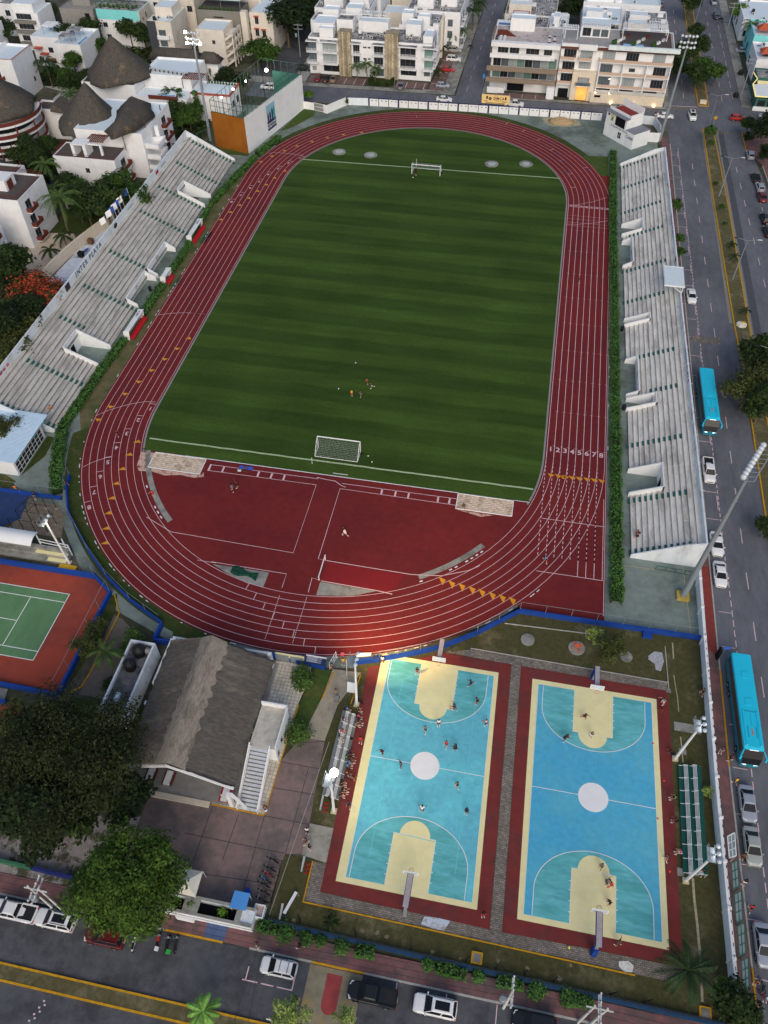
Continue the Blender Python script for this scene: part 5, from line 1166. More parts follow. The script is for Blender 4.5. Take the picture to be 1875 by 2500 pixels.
# ---- scoreboard house in the northeast
t=thing('scoreboard_house','white two-storey house with a black screen and painted slogans facing the far bend','building',(48,83,0))
HA=Vector((43.0,82.9));HB=Vector((50.4,74.8));u_=(HB-HA).normalized();n2=Vector((-u_.y,u_.x))
if n2.dot(Vector((1,1)))<0:n2=-n2
L_=(HB-HA).length
def H3(a,bb,z):p=HA+u_*a+n2*bb;return(p.x,p.y,z)
def hb(b,a0,a1,b0,b1,z0,z1,z1b=None):b.hexa([H3(a0,b0,z0),H3(a1,b0,z0),H3(a1,b1,z0),H3(a0,b1,z0)],[H3(a0,b0,z1),H3(a1,b0,z1),H3(a1,b1,z1b or z1),H3(a0,b1,z1b or z1)])
b=MB(m_white);hb(b,0,7.7,0,5.6,0,6.4);hb(b,7.7,L_,0,5.6,0,3.9);hb(b,0,7.7,.9,1.1,6.4,7.2);hb(b,7.5,7.7,.9,5.6,6.4,7.2);hb(b,0,7.7,5.4,5.6,6.4,8.2);b.part('wall',t)
b=MB(mat('slab_grey',S(112,116,124),.9,.1,2));hb(b,-.2,7.9,-.5,.88,6.4,6.6);hb(b,7.7,L_+.05,.0,5.6,3.9,4.0);b.part('roof',t)
b=MB(mat('red_roof',S(120,52,50),.9,.1,1));hb(b,.2,7.4,1.2,5.3,6.4,6.46);b.part('terrace_floor',t)
b=MB(m_dk);hb(b,3.6,7.1,-.08,0,3.9,6.1);b.part('screen',t)
b=MB(m_dk);b.text('EL EQUIPO DE TODOS',H3(5.3,-.03,3.35),(u_.x,u_.y,0),(0,0,1),.62,True);b.use(m_navy)
c=Vector(H3(8.6,-.03,2.6))
for i in range(14):a0,a1=i*math.pi/7,(i+1)*math.pi/7;b.face([tuple(c+Vector((u_.x,u_.y,0))*r_*math.cos(a_)+Vector((0,0,1))*r_*math.sin(a_))for r_,a_ in((.45,a0),(.45,a1),(.33,a1),(.33,a0))])
b.text('AYUNTAMIENTO',H3(10.0,-.03,2.75),(u_.x,u_.y,0),(0,0,1),.38,True)if False else[b.face([H3(9.2,-.03,z),H3(10.8,-.03,z),H3(10.8,-.03,z+.2),H3(9.2,-.03,z+.2)])for z in(2.65,2.3)]
b.part('lettering',t)
b=MB(mat('crest_yellow',S(196,178,96),.7,.1,2));b.face([H3(a,-.03,z)for a,z in((1.9,4.3),(2.7,4.3),(2.9,5.6),(2.3,6.1),(1.7,5.6))]);b.use(m_greenm);b.face([H3(a,-.05,z)for a,z in((2.1,4.5),(2.5,4.5),(2.6,5.3),(2.0,5.3))]);b.part('crest',t)
b=MB(m_dk);hb(b,.6,1.2,-.03,0,5.4,5.9);b.part('window',t)
b=MB(m_dk);hb(b,5.3,6.4,-.03,0,1.1,2.6);w0=b.part('window',t);b=MB(m_whitep);hb(b,5.25,6.45,-.05,-.031,1.8,1.88);hb(b,5.8,5.88,-.05,-.031,1.1,2.6);b.part('grille',w0)
b=MB(m_whitep);hb(b,3.0,3.9,-.04,0,.05,2.2);hb(b,6.9,7.7,-.04,0,.05,2.2);b.part('door',t)
t=thing('billboard','tan sponsor billboard standing over the north wall','billboard',(12.9,91.5,0))
b=MB(mat('billboard_tan',S(206,178,122),.7,.03,1));b.box(8.95,91.2,2.35,16.75,91.35,4.7);b.part('panel',t)
b=MB(m_dk);b.text('SIMCA',(13.7,91.18,3.75),(1,0,0),(0,0,1),.95,True,1.2);b.text('DESARROLLOS',(13.75,91.18,3.15),(1,0,0),(0,0,1),.32,False,1.2);b.text('OBRA DE',(12.8,91.18,4.45),(1,0,0),(0,0,1),.26)
for k in range(6):
 a=k*math.pi/3;cx_=11.3+.28*math.cos(a);cz=3.65+.28*math.sin(a);b.face([(cx_+.2*math.cos(a+j*math.pi/2),91.18,cz+.2*math.sin(a+j*math.pi/2))for j in range(4)])
for x in(10.2,15.4):b.box(x,91.17,3.5,x+.42,91.19,4.3)
b.box(10.2,91.17,2.5,15.4,91.19,2.62);b.box(9.8,91.17,2.9,10.6,91.19,3.05);b.box(14.8,91.17,2.9,16.0,91.19,3.05);b.part('lettering',t)
for x in(9.6,12.8,16.1):b=MB(m_galv);b.beam((x,91.55,0),(x,91.55,4.6),.14);b.beam((x,91.5,3),(x,92.6,0),.08);b.part('post',t)
t=thing('sand_heap','heap of orange sand on the concrete beyond the far bend','heap',(*q('A3',1560,985)[:2],0));p=q('A3',1560,985);b=MB(mat('sand_orange',S(158,134,100),.95,.18,2));b.smooth=True
b.lathe((p.x,p.y,.02),[(3.2,0),(2.4,.35),(1.5,.75),(.7,.95),(.15,1.0)],18,1.15,.8);b.smooth=False;b.part('pile',t)
flat('sand_spread',[(p.x+5.2*math.cos(a*.4)*(1+.12*math.sin(a*3)),p.y+3.2*math.sin(a*.4)*(1+.12*math.cos(a*5))-.3)for a in range(16)][:16],mat('sand_thin',S(150,142,112),.95,.18,1.2,S(116,126,116),(.45,.65),.5),.03)
# ---- floodlight towers
def tower(base,top,rows,label,lit=(),r0=.42,cross=None,linear=None,group='floodlight towers of the ground'):
 base=Vector(base);top=Vector(top);t=thing('floodlight_tower',label,'floodlight',tuple(base),group=group)
 b=MB(m_galv);b.tube(base,top,r0,r0*.42,12);b.part('mast',t)
 rnd=random.Random(3)
 if linear:
  A,B=Vector(linear[0]),Vector(linear[1]);b=MB(m_galv);sd=Vector((1.3,.2,-.1));b.beam(A,B,.18)
  b.beam(A+sd,B+sd,.1);n_=8
  for i in range(n_+1):p=A.lerp(B,i/n_);b.beam(p,p+sd,.07)
  b.beam(A+sd+Vector((0,0,.9)),B+sd+Vector((0,0,.9)),.06);b.part('platform',t)
  for i in range(10):
   p=A.lerp(B,(i+.3)/10);h_=MB(m_unlit);h_.smooth=True;h_.lathe((p.x-.25,p.y,p.z+.15),[(.1,-.05),(.34,.05),(.4,.4),(.28,.62),(.08,.7)],10);h_.smooth=False;h_.part('lamp_head',t)
 else:
  b=MB(m_galv);W=1.7
  for z in(-.4,-1.5,1.0):b.beam(top+Vector((-W,0,z)),top+Vector((W,0,z)),.12);b.beam(top+Vector((0,-1.1,z)),top+Vector((0,1.1,z)),.1)
  for sx_ in(-1,1):b.beam(top+Vector((sx_*W,0,-1.5)),top+Vector((sx_*W,0,1.2)),.08)
  b.tube(top-Vector((0,0,1)),top+Vector((0,0,1.4)),.14,n=8);b.part('platform',t)
  k=0
  for z in(-1.5,-.4,1.0):
   for i in range(5):
    p=top+Vector((-W+i*W/2,(-.55 if i%2 else-.2),z+.1));on=k in lit;h_=MB(m_lit if on else m_unlit);h_.smooth=True;h_.lathe(tuple(p),[(.12,-.25),(.36,-.15),(.34,.15),(.12,.3)],10);h_.smooth=False;h_.part('lamp_head',t);k+=1
 return t
tower((-60.5,60.6,0),q('A2',68,300,24.8),3,'tall grey floodlight mast with three burning lamps behind the west stand',lit=(0,4,10))
tower((57.9,81.5,0),q('A4',1015,330,24.5),3,'tall grey floodlight mast behind the scoreboard house, lamps mostly off',lit=())
b=None
SEt=q('C4',1490,1050,25.5)
t=tower((57.1,-68.4,0),SEt,3,'tall leaning grey floodlight mast with a diagonal row of white lamp heads',r0=.48,linear=(q('C4',1462,1075,25.5),q('C4',1640,790,26.8)))
b=MB(mat('yellow_base',S(160,140,70),.85,.15,2));b.slab([(56.2,-69.2),(58.0,-69.2),(58.0,-67.6),(56.2,-67.6)],.0,.5);b.part('base_block',t)
point(*q('A2',60,320,24.0),900,(1,.92,.85),.5)
def court_light(base,top,label,on,aim,e,col=(1,.78,.52)):
 base=Vector(base);top=Vector(top);t=thing('court_floodlight',label,'floodlight',tuple(base),group='court floodlights')
 b=MB(m_whitep);b.tube(base,top,.2,.11,10);b.part('mast',t)
 b=MB(mat('footing',S(170,162,130),.9,.1,2));b.box(base.x-.35,base.y-.35,0,base.x+.35,base.y+.35,.3);b.part('footing',t)
 b=MB(m_galv);b.beam(top+Vector((0,-1.0,0)),top+Vector((0,1.0,0)),.08);b.box(top.x-.75,top.y-.8,top.z-.35,top.x+.05,top.y+.8,top.z-.3)
 for yy in(-.8,0,.8):b.beam(top+Vector((-.75,yy,-.3)),top+Vector((-.75,yy,.6)),.05)
 b.beam(top+Vector((-.75,-.8,.6)),top+Vector((-.75,.8,.6)),.05);b.part('platform',t)
 for i,yy in enumerate((-.8,0,.8)):
  lit_=on and i==on-1;p=top+Vector((.25,yy,.35));h_=MB(m_lit if lit_ else m_unlit);h_.smooth=True;h_.ball(p,.5 if lit_ else.27,10,7,.8);h_.smooth=False;h_.part('lamp_head',t)
 if e:
  l=bpy.data.lights.new('court_lamp','SPOT');l.energy=e;l.color=col;l.spot_size=R(118 if e<9000 else 92);l.spot_blend=1;l.shadow_soft_size=.5
  o=bpy.data.objects.new('lamp_light',l);COL.objects.link(o);p=top+Vector((.9,.0,.2));o.location=p;o.rotation_euler=(Vector(aim)-p).to_track_quat('-Z','Y').to_euler()
 return t
court_light((13.7,-109.0,0),q('E2',1185,1010,9.5),'white floodlight mast with one blazing lamp at the near end of the slatted bleachers',3,(22,-103,0),1500,(1,.86,.62))
court_light((13.4,-94.5,0),q('D2',1382,1200,10.5),'white floodlight mast by the track gate, lighting the bend',0,(17.0,-77.5,0),20000,(1,.62,.26))
court_light((13.4,-94.5,0),q('D2',1382,1200,10.5),'x',0,(22,-98,0),3600,(1,.86,.62))if False else None
l=bpy.data.lights.new('court_lamp','SPOT');l.energy=1200;l.color=(1,.86,.62);l.spot_size=R(110);l.spot_blend=.8;l.shadow_soft_size=.25
o=bpy.data.objects.new('lamp_light',l);COL.objects.link(o);p=q('D2',1385,1195,10.8)+Vector((.8,-.5,.2));o.location=p;o.rotation_euler=(Vector((22,-99,0))-p).to_track_quat('-Z','Y').to_euler()
court_light((55.0,-94.3,0),q('E4',1118,565,10.2),'white floodlight mast behind the far end of the green bleachers',0,(45,-97,0),420,(.95,.97,1))
court_light((55.6,-109.2,0),q('F4',1232,285,10.2),'white floodlight mast at the near end of the green bleachers',0,(45,-106,0),420,(.95,.97,1))
court_light((-35.2,-79.4,0),q('D1',365,75,10.6),'white floodlight mast with bright heads over the tennis court terrace',0,(-40,-88,0),900,(1,.85,.6))
# ---- basketball hoops
def hoop(xc,yb,yr,d,label,pad):
 """post behind the base line, arm over the court, board and ring; d is +1 when the court lies towards +y"""
 t=thing('basketball_hoop',label,'hoop',(xc,yb,.08),group='basketball hoops')
 b=MB(m_galv);yB=yr-d*.45;ya=yb
 b.hexa([(xc-.22,ya-.25,0),(xc+.22,ya-.25,0),(xc+.22,ya+.25,0),(xc-.22,ya+.25,0)],[(xc-.16,ya+d*.5-.2,3.2),(xc+.16,ya+d*.5-.2,3.2),(xc+.16,ya+d*.5+.2,3.2),(xc-.16,ya+d*.5+.2,3.2)]);b.part('post',t)
 b=MB(mat('concrete_beam',S(150,142,140),.9,.1,2));b.box(xc-.3,min(ya,yB-d*.1),3.2,xc+.3,max(ya,yB-d*.1),3.45);b.use(m_blue);b.box(xc-.36,min(ya,yB-d*.1),3.1,xc-.31,max(ya,yB-d*.1),3.45);b.box(xc+.31,min(ya,yB-d*.1),3.1,xc+.36,max(ya,yB-d*.1),3.45);b.part('arm',t)
 b=MB(m_blue);b.hexa([(xc-.3,ya-.3,0),(xc+.3,ya-.3,0),(xc+.3,ya+.45,0),(xc-.3,ya+.45,0)],[(xc-.26,ya-.2,1.9),(xc+.26,ya-.2,1.9),(xc+.26,ya+.4,1.9),(xc-.26,ya+.4,1.9)])if pad else None
 if pad:b.part('padding',t)
 b=MB(m_white);zb=2.95
 for(x0,x1,z0,z1)in((-.9,.9,3.9,4.0),(-.9,.9,2.95,3.05),(-.9,-.8,3.05,3.9),(.8,.9,3.05,3.9),(-.3,.3,3.2,3.26),(-.3,.3,3.6,3.66)):b.box(xc+x0,yB-.03,z0,xc+x1,yB+.03,z1)
 b.part('backboard_frame',t)
 b=MB(mat('acrylic',S(176,188,196),.1,0,1));b.box(xc-.8,yB-.012,3.05,xc+.8,yB+.012,3.9);b.part('backboard',t)
 b=MB(mat('rim_orange',S(214,96,44),.5,0,1));
 for i in range(16):a0,a1=i*math.pi/8,(i+1)*math.pi/8;b.beam((xc+.25*math.cos(a0),yr+.25*math.sin(a0),3.05),(xc+.25*math.cos(a1),yr+.25*math.sin(a1),3.05),.04)
 b.part('rim',t)
 b=MB(m_whitep)
 for i in range(12):a0=i*math.pi/6;b.beam((xc+.24*math.cos(a0),yr+.24*math.sin(a0),3.04),(xc+.13*math.cos(a0+.5),yr+.13*math.sin(a0+.5),2.6),.012)
 b.part('net',t)
hoop(23.4,-84.3,-88.0,-1,'hoop at the far end of the first basketball court',False)
hoop(44.45,-84.6,-88.3,-1,'hoop with a blue padded post at the far end of the second basketball court',True)
hoop(24.3,-118.9,-114.9,1,'hoop at the near end of the first basketball court',False)
hoop(45.3,-118.9,-114.9,1,'hoop with a blue padded post at the near end of the second basketball court',True)
# ---- bleachers
def bleacher(x0,x1,y0,y1,s_,label,deck,slat):
 """s_: +1 when the rows climb towards +x"""
 t=thing('bleachers',label,'bleachers',((x0+x1)/2,y0,0));L_=y1-y0;W=abs(x1-x0)
 xs=lambda f:x0+(x1-x0)*f if s_>0 else x1-(x1-x0)*f
 for f0,f1,z,in((0,.24,.4),(.36,.62,.75),(.75,1.0,1.1)):
  b=MB(deck);b.box(xs(f0),y0,z-.05,xs(f1),y1,z);b.part('footboard',t)
 for f0,z in((.22,.75),(.60,1.15)):
  for k in range(4):b=MB(slat);xa=xs(f0+k*.052);b.box(xa,y0,z,xa+.055,y1,z+.05);b.part('seat_slat',t)
 n_=int(L_/1.6)
 for i in range(n_+1):
  y=y0+L_*i/n_;b=MB(slat);b.beam((xs(0),y,.35),(xs(1),y,1.05),.07);b.beam((xs(.95),y,0),(xs(.95),y,1.1),.06);b.beam((xs(.3),y,0),(xs(.3),y,.75),.06);b.beam((xs(.2),y,.8),(xs(.42),y,.82),.06);b.beam((xs(.58),y,1.2),(xs(.8),y,1.22),.06);b.part('frame',t)
 return t
m_alu=mat('deck_alu',S(96,100,100),.6,.06,2);m_slat=mat('slat_white',S(222,222,216),.6,.03,2)
bl1=bleacher(11.9,14.0,-107.6,-96.2,-1,'grey bleachers with white slats and many spectators on the left of the first court',m_alu,m_slat)
bl2=bleacher(55.3,57.9,-108.4,-95.2,1,'dark green bleachers with white slats on the right of the second court',mat('deck_green',S(26,72,66),.7,.1,2),mat('slat_grey',S(190,196,196),.6,.03,2))
# ================================================================ buildings
m_wall=mat('render_white',S(206,209,214),.88,.05,.7,S(188,190,194),(.5,.8),.25)
m_wallb=mat('render_beige',S(196,189,177),.88,.05,.7,S(164,154,140),(.5,.8),.3)
m_wallg=mat('render_grey',S(112,110,104),.88,.06,.7)
m_wallc=mat('block_grey',S(128,126,122),.92,.12,1.2)
m_turq=mat('render_turquoise',S(116,190,190),.85,.05,.8)
m_wood=mat('wood_brown',S(96,48,40),.75,.12,3)
m_taupe=mat('band_taupe',S(124,110,96),.85,.04,1)
m_tan=mat('band_tan',S(176,152,134),.85,.04,1)
m_stone=brick_mat('stone_clad',S(168,156,132),S(124,112,92),S(100,92,78),1.0,.5,.28,.03,.22)
m_stonel=mat('stone_light',S(196,184,164),.88,.08,1.5)
m_glz=mat('window_glass',S(78,88,94),.15,.15,.5,spec=.7);m_glzd=mat('window_dark',S(30,34,38),.2,.15,.5,spec=.7);m_curt=mat('window_curtain',S(134,142,144),.5,.12,1.2,stretch=(4,4,.3));m_glzg=mat('window_green',S(96,124,116),.25,.15,.5,spec=.6)
m_roofg=mat('roof_grey',S(146,146,146),.92,.2,1.0,S(92,92,94),(.42,.6),.55)
m_roofw=mat('roof_white',S(198,204,212),.9,.08,1.0,S(140,142,146),(.55,.68),.6)
m_roofd=mat('deck_dark',S(78,72,70),.9,.1,1.5)
m_thatch=mat('thatch',S(72,68,63),.97,.25,2.2,S(112,94,72),(.55,.72),.3,stretch=(1,1,.3),bump=1.0)
m_framed=mat('frame_grey',S(104,108,112),.6,.05,2)
m_terr=mat('terracotta',S(158,78,58),.9,.12,2);m_ac=mat('ac_unit',S(170,172,172),.6,.08,3);m_pot=mat('pot_plant',S(50,74,36),.9,.3,3)
class Face:
 def __init__(s,a,b):
  s.a=Vector(a);b=Vector(b);s.L=(b-s.a).length;s.d=(b-s.a)/s.L;s.n=Vector((s.d.y,-s.d.x))
 def p(s,u,z,o=0):v=s.a+s.d*u+s.n*o;return(v.x,v.y,z)
 def box(s,b,u0,u1,z0,z1,o0,o1):
  b.hexa([s.p(u0,z0,o1),s.p(u1,z0,o1),s.p(u1,z0,o0),s.p(u0,z0,o0)],[s.p(u0,z1,o1),s.p(u1,z1,o1),s.p(u1,z1,o0),s.p(u0,z1,o0)]);return b
def window(t,F,u,z,w_,h,glass=None,frame=None,nm=2,sill=False):
 b=MB(glass or m_glz);F.box(b,u,u+w_,z,z+h,0.0,.03);o=b.part('window',t)
 b=MB(frame or m_framed)
 for k in range(nm+1):x=u+w_*k/nm;F.box(b,x-.03,x+.03,z,z+h,.03,.06)
 F.box(b,u,u+w_,z-.04,z+.04,.03,.065);F.box(b,u,u+w_,z+h-.04,z+h+.04,.03,.065);b.part('frame',o);return o
def balcony(t,F,u0,u1,z,d,rail,slab=None,h=.95,solid=True):
 b=MB(slab or m_wall);F.box(b,u0,u1,z-.18,z,0.002,d);o=b.part('balcony',t);b=MB(rail)
 if solid:F.box(b,u0,u1,z,z+h,d-.1,d);F.box(b,u0,u0+.1,z,z+h,.01,d-.1);F.box(b,u1-.1,u1,z,z+h,.01,d-.1)
 else:
  for k in range(4):zz=z+.2+k*.25;F.box(b,u0,u1,zz,zz+.05,d-.06,d)
  n_=max(2,int((u1-u0)/1.2))
  for k in range(n_+1):x=u0+(u1-u0)*k/n_;F.box(b,x-.03,x+.03,z,z+h+.05,d-.07,d+.01)
  for x in(u0,u1-.05):F.box(b,x,x+.05,z+.9,z+.95,0.01,d)
 b.part('railing',o);return o
def block(t,x0,y0,x1,y1,z0,z1,wall=None,roof=None,par=.5,pname='wall',pw=.2):
 b=MB(wall or m_wall);b.box(x0,y0,z0,x1,y1,z1)
 if par:
  b.box(x0,y0,z1,x1,y0+pw,z1+par);b.box(x0,y1-pw,z1,x1,y1,z1+par);b.box(x0,y0+pw,z1,x0+pw,y1-pw,z1+par);b.box(x1-pw,y0+pw,z1,x1,y1-pw,z1+par)
 b.part(pname,t);b=MB(roof or m_roofw);b.box(x0+pw,y0+pw,z1,x1-pw,y1-pw,z1+.05);b.part('roof',t)
 return dict(S=Face((x0,y0),(x1,y0)),E=Face((x1,y0),(x1,y1)),W=Face((x0,y1),(x0,y0)),N=Face((x1,y1),(x0,y1)))
def clutter(t,x0,y0,x1,y1,z,n,seed=1,tank=True):
 rnd=random.Random(seed)
 for i in range(n):
  x=rnd.uniform(x0+.5,x1-.5);y=rnd.uniform(y0+.5,y1-.5);k=rnd.random()
  if k<.62:
   b=MB(m_ac);b.box(x-.45,y-.2,z+.1,x+.45,y+.2,z+.75);b.use(m_blk);b.lathe((x,y-.21,z+.42),[(.02,0),(.02,.01)],4);b.box(x-.25,y-.22,z+.2,x+.2,y-.201,z+.65);b.part('air_conditioner',t)
  elif k<.74 and tank:
   b=MB(m_blk if rnd.random()<.4 else m_white);b.lathe((x,y,z+.05),[(.5,0),(.52,.9),(.4,1.1),(.15,1.2)],10);b.part('water_tank',t)
  elif k<.88:
   b=MB(m_wall);b.box(x-.8,y-.6,z+.05,x+.8,y+.6,z+.9);b.part('hatch',t)
  else:b=MB(m_blk);b.box(x-.5,y-.3,z+.4,x+.5,y+.3,z+.45);[b.box(x+a,y+c,z+.05,x+a+.05,y+c+.05,z+.4)for a in(-.5,.45)for c in(-.3,.25)];b.part('solar_heater',t)
def pergola(t,x0,y0,x1,y1,z,h,m,n=9,posts=True):
 b=MB(m)
 for i in range(n):x=x0+(x1-x0)*(i+.5)/n;b.box(x-.09,y0,z+h,x+.09,y1,z+h+.16)
 b.box(x0,y0,z+h-.14,x1,y0+.14,z+h-.002);b.box(x0,y1-.14,z+h-.14,x1,y1,z+h-.002)
 if posts:
  for x in(x0,x1-.15):
   for y in(y0,y1-.15):b.box(x,y,z,x+.15,y+.15,z+h-.15)
 b.part('pergola',t)
def cone_roof(t,x,y,r,z0,z1,seed=1,sq=1.0,rag=.25,n=26,lean=(0,0)):
 rnd=random.Random(seed);b=MB(m_thatch);b.smooth=True;prof=[(1.0,0),(.96,.06),(.74,.26),(.5,.5),(.27,.75),(.1,.93),(.02,1.0)];o=len(b.v)
 for k,(f,g_)in enumerate(prof):
  for i in range(n):
   a=2*math.pi*i/n;rr=r*f*(1+(rnd.uniform(-.07,.06)if k<5 else 0))*(1+(.05*math.cos(4*a+1)if k<4 else 0));b.v.append((x+rr*math.cos(a)+lean[0]*g_,y+rr*math.sin(a)*sq+lean[1]*g_,z0+(z1-z0)*g_-(rnd.uniform(0,rag*2)if k==0 else rnd.uniform(-.12,.12)if k<5 else 0)))
 for k in range(len(prof)-1):
  for i in range(n):j=(i+1)%n;b.fc((o+k*n+i,o+k*n+j,o+(k+1)*n+j,o+(k+1)*n+i))
 b.fc([o+(len(prof)-1)*n+i for i in range(n)]);b.fc([o+n-1-i for i in range(n)]);b.part('thatched_roof',t)
def house(label,cat='house',name='house',loc=(0,0,0)):return thing(name,label,cat,loc)
# ---- thatched hall in the foreground
t=thing('thatched_hall','large open hall under a dark thatched gable roof with white outer stairs','hall',(-7,-100,0))
ZR2,ZE=7.2,3.6
RF=Vector(q('E1',1350,715,ZR2));RB=Vector(q('D2',230,1012,ZR2))
EL1=Vector(q('E1',985,722,ZE));EL2=Vector(q('D1',1385,1040,ZE));ER1=Vector(q('E2',400,1070,ZE+.1));ER2=Vector(q('D2',728,1205,ZE+.1))
b=MB(mat('thatch_hall',S(84,79,73),.97,.24,2.2,S(108,102,92),(.5,.7),.25,stretch=(.35,1.6,1),bump=.9))
rnd=random.Random(9);NU,NV=40,16
def roofgrid(A1,A2,B1,B2):
 G=[[None]*(NV+1)for _ in range(NU+1)]
 for i in range(NU+1):
  u=i/NU
  for j in range(NV+1):
   v=j/NV;p=A1.lerp(A2,u).lerp(B1.lerp(B2,u),v);p=p+Vector((rnd.uniform(-.06,.06),rnd.uniform(-.06,.06),.22*math.sin(math.pi*v)*.6+rnd.uniform(-.05,.05)))
   if j==NV:p+=(B1-A1).normalized()*rnd.uniform(-.12,.2)
   G[i][j]=p
 b.smooth=True;o=len(b.v)
 for r_ in G:b.v.extend([tuple(p)for p in r_])
 for i in range(NU):
  for j in range(NV):a=o+i*(NV+1)+j;b.fc((a,a+1,a+NV+2,a+NV+1))
 o2=len(b.v)
 for r_ in G:b.v.extend([(p.x,p.y,p.z-.3)for p in r_])
 for i in range(NU):
  for j in range(NV):a=o2+i*(NV+1)+j;b.fc((a+1,a,a+NV+1,a+NV+2))
 b.smooth=False
 for i in range(NU):a=o+i*(NV+1)+NV;c=o2+i*(NV+1)+NV;b.fc((a,c,c+NV+1,a+NV+1))
 for i in(0,NU):
  for j in range(NV):a=o+i*(NV+1)+j;c=o2+i*(NV+1)+j;b.fc((a,a+1,c+1,c))
roofgrid(RF,RB,ER1,ER2);roofgrid(RB,RF,EL2,EL1)
rr_=b.part('thatched_roof',t)
b=MB(mat('thatch_ridge',S(128,120,108),.97,.22,3,S(98,92,84),(.45,.65),.5,stretch=(1.5,.5,1),bump=.9));NR=40;b.smooth=True;o=len(b.v)
for i in range(NR+1):
 u=i/NR;c=RF.lerp(RB,u)
 for k,(v,up)in enumerate(((-.26,.12),(-.13,.3),(0,.42),(.13,.3),(.26,.12))):
  e=(EL1.lerp(EL2,u)if v<0 else ER1.lerp(ER2,u));vv=abs(v)*(1+(rnd.uniform(-.14,.14)if abs(v)>.2 else 0));p=c.lerp(e,vv)+Vector((0,0,up+rnd.uniform(-.03,.03)));b.v.append(tuple(p))
for i in range(NR):
 for k in range(4):a=o+i*5+k;b.fc((a,a+5,a+6,a+1))
b.part('ridge_thatch',t)
b=MB(m_whitep);b.beam(tuple(RF+Vector((0,-.1,-.25))),tuple(EL1+Vector((0,-.1,-.15))),.28);b.beam(tuple(RF+Vector((0,-.1,-.25))),tuple(ER1+Vector((0,-.1,-.15))),.28);b.part('gable_beam',t)
for x,y in((1.2,-110.6),(-13.2,-110.2),(.6,-91.0),(-13,-91.2),(.9,-101),(-13.1,-101)):b=MB(m_white);b.box(x-.25,y-.25,0,x+.25,y+.25,3.5);b.part('column',t)
b=MB(m_white);b.beam((1.4,-110.4,3.3),(3.0,-110.7,.2),.3);b.part('brace',t)
b=MB(m_wallc);b.box(-13.6,-110.8,.03,1.4,-90.4,.2);b.use(m_stonel);b.box(-9.5,-111.5,.03,-1.6,-110.8,.32);b.part('floor',t)
b=MB(m_white);b.box(-13.4,-90.9,.2,.8,-90.6,3.2);b.box(-13.6,-98,.2,-13.3,-91,3.2);b.box(.5,-104,.2,.8,-91,2.9);b.part('wall',t)
b=MB(m_white);b.box(1.8,-104.1,.16,5.2,-98.4,3.4);b.box(5.2,-104.1,3.4,5.35,-98.4,4.3);b.box(1.8,-98.5,3.4,5.35,-98.3,4.3);b.part('side_room',t)
b=MB(mat('slab_stained',S(168,164,154),.9,.15,1,S(128,122,112),(.5,.7),.6));b.box(1.8,-104.1,3.4,5.2,-98.5,3.46);b.part('terrace_slab',t)
b=MB(m_glzd);b.box(5.2,-103.7,.5,5.24,-103.2,1.6);b.box(5.2,-102.2,1.4,5.24,-101.7,2.2);b.part('window',t)
b=MB(mat('stair_grey',S(186,190,194),.85,.1,2))
for i in range(16):y=-104.3-i*.42;z=3.4-i*.205;b.use(MATS['stair_grey']);b.box(2.15,y-.30,z-.05,4.45,y,z);b.use(m_wallg);b.box(2.15,y-.42,z-.28,4.45,y-.30,z-.2)
b.part('stairs',t)
b=MB(m_whitep)
for x in(2.0,4.6):
 for dz in(.15,1.0):b.beam((x,-104.1,3.4+dz),(x,-111.0,-.0+dz),.14)
 b.beam((x,-111,0),(x,-111,1.05),.14);b.beam((x,-107.5,1.7),(x,-107.5,2.8),.08)
b.part('handrail',t)
for i,(X,Y)in enumerate(((1360,830),(1215,800))):
 p=q('E1',X,Y,.9);tt=thing('picnic_table',['white picnic table with dark red benches under the gable of the thatched hall','white picnic table with red bench deeper in the shade of the thatched hall'][i],'table',(p.x,p.y,.2));b=MB(m_white);b.box(p.x-.4,p.y-.8,.85,p.x+.4,p.y+1.0,.92);b.part('tabletop',tt)
 for sx_ in(-1,1):b=MB(m_wood);b.box(p.x+sx_*.55-.15,p.y-.8,.55,p.x+sx_*.55+.15,p.y+1.0,.62);b.part('bench',tt)
 b=MB(m_whitep);[b.box(p.x-.6,p.y+yy,.2,p.x+.6,p.y+yy+.1,.55)for yy in(-.6,.8)];b.box(p.x-.1,p.y-.2,.2,p.x+.1,p.y+.4,.85);b.part('leg',tt)
p=q('E2',330,1130,.9);tt=thing('picnic_table','white picnic table with dark red benches beside the foot of the outer stairs','table',(p.x,p.y,.2));b=MB(m_white);b.box(p.x-.4,p.y-.8,.85,p.x+.4,p.y+.9,.92);b.part('tabletop',tt)
for sx_ in(-1,1):b=MB(m_redp);b.box(p.x+sx_*.55-.15,p.y-.8,.55,p.x+sx_*.55+.15,p.y+.9,.62);b.part('bench',tt)
b=MB(m_whitep);b.box(p.x-.6,p.y-.1,.2,p.x+.6,p.y,.84);b.part('leg',tt)
t=house('narrow flat-roofed block with black water tanks inside its parapet, left of the thatched hall','building','tank_house',(-17,-97,0))
block(t,-18.9,-103.5,-15.3,-92.3,0,2.9,m_stain,mat('roof_dirty',S(96,96,98),.95,.2,1,S(70,70,72),(.45,.6),.6),.55,pw=.28)
for x,y,r_,h_ in((-17.0,-93.9,.85,1.5),(-17.4,-96.2,.8,1.5),(-15.95,-93.6,.4,.9)):
 b=MB(m_blk if r_>.5 else m_wallc);b.smooth=True;b.lathe((x,y,2.95),[(r_,0),(r_*1.02,h_*.7),(r_*.85,h_*.9),(r_*.3,h_),(r_*.28,h_+.1)],16);b.smooth=False;b.part('water_tank',t)
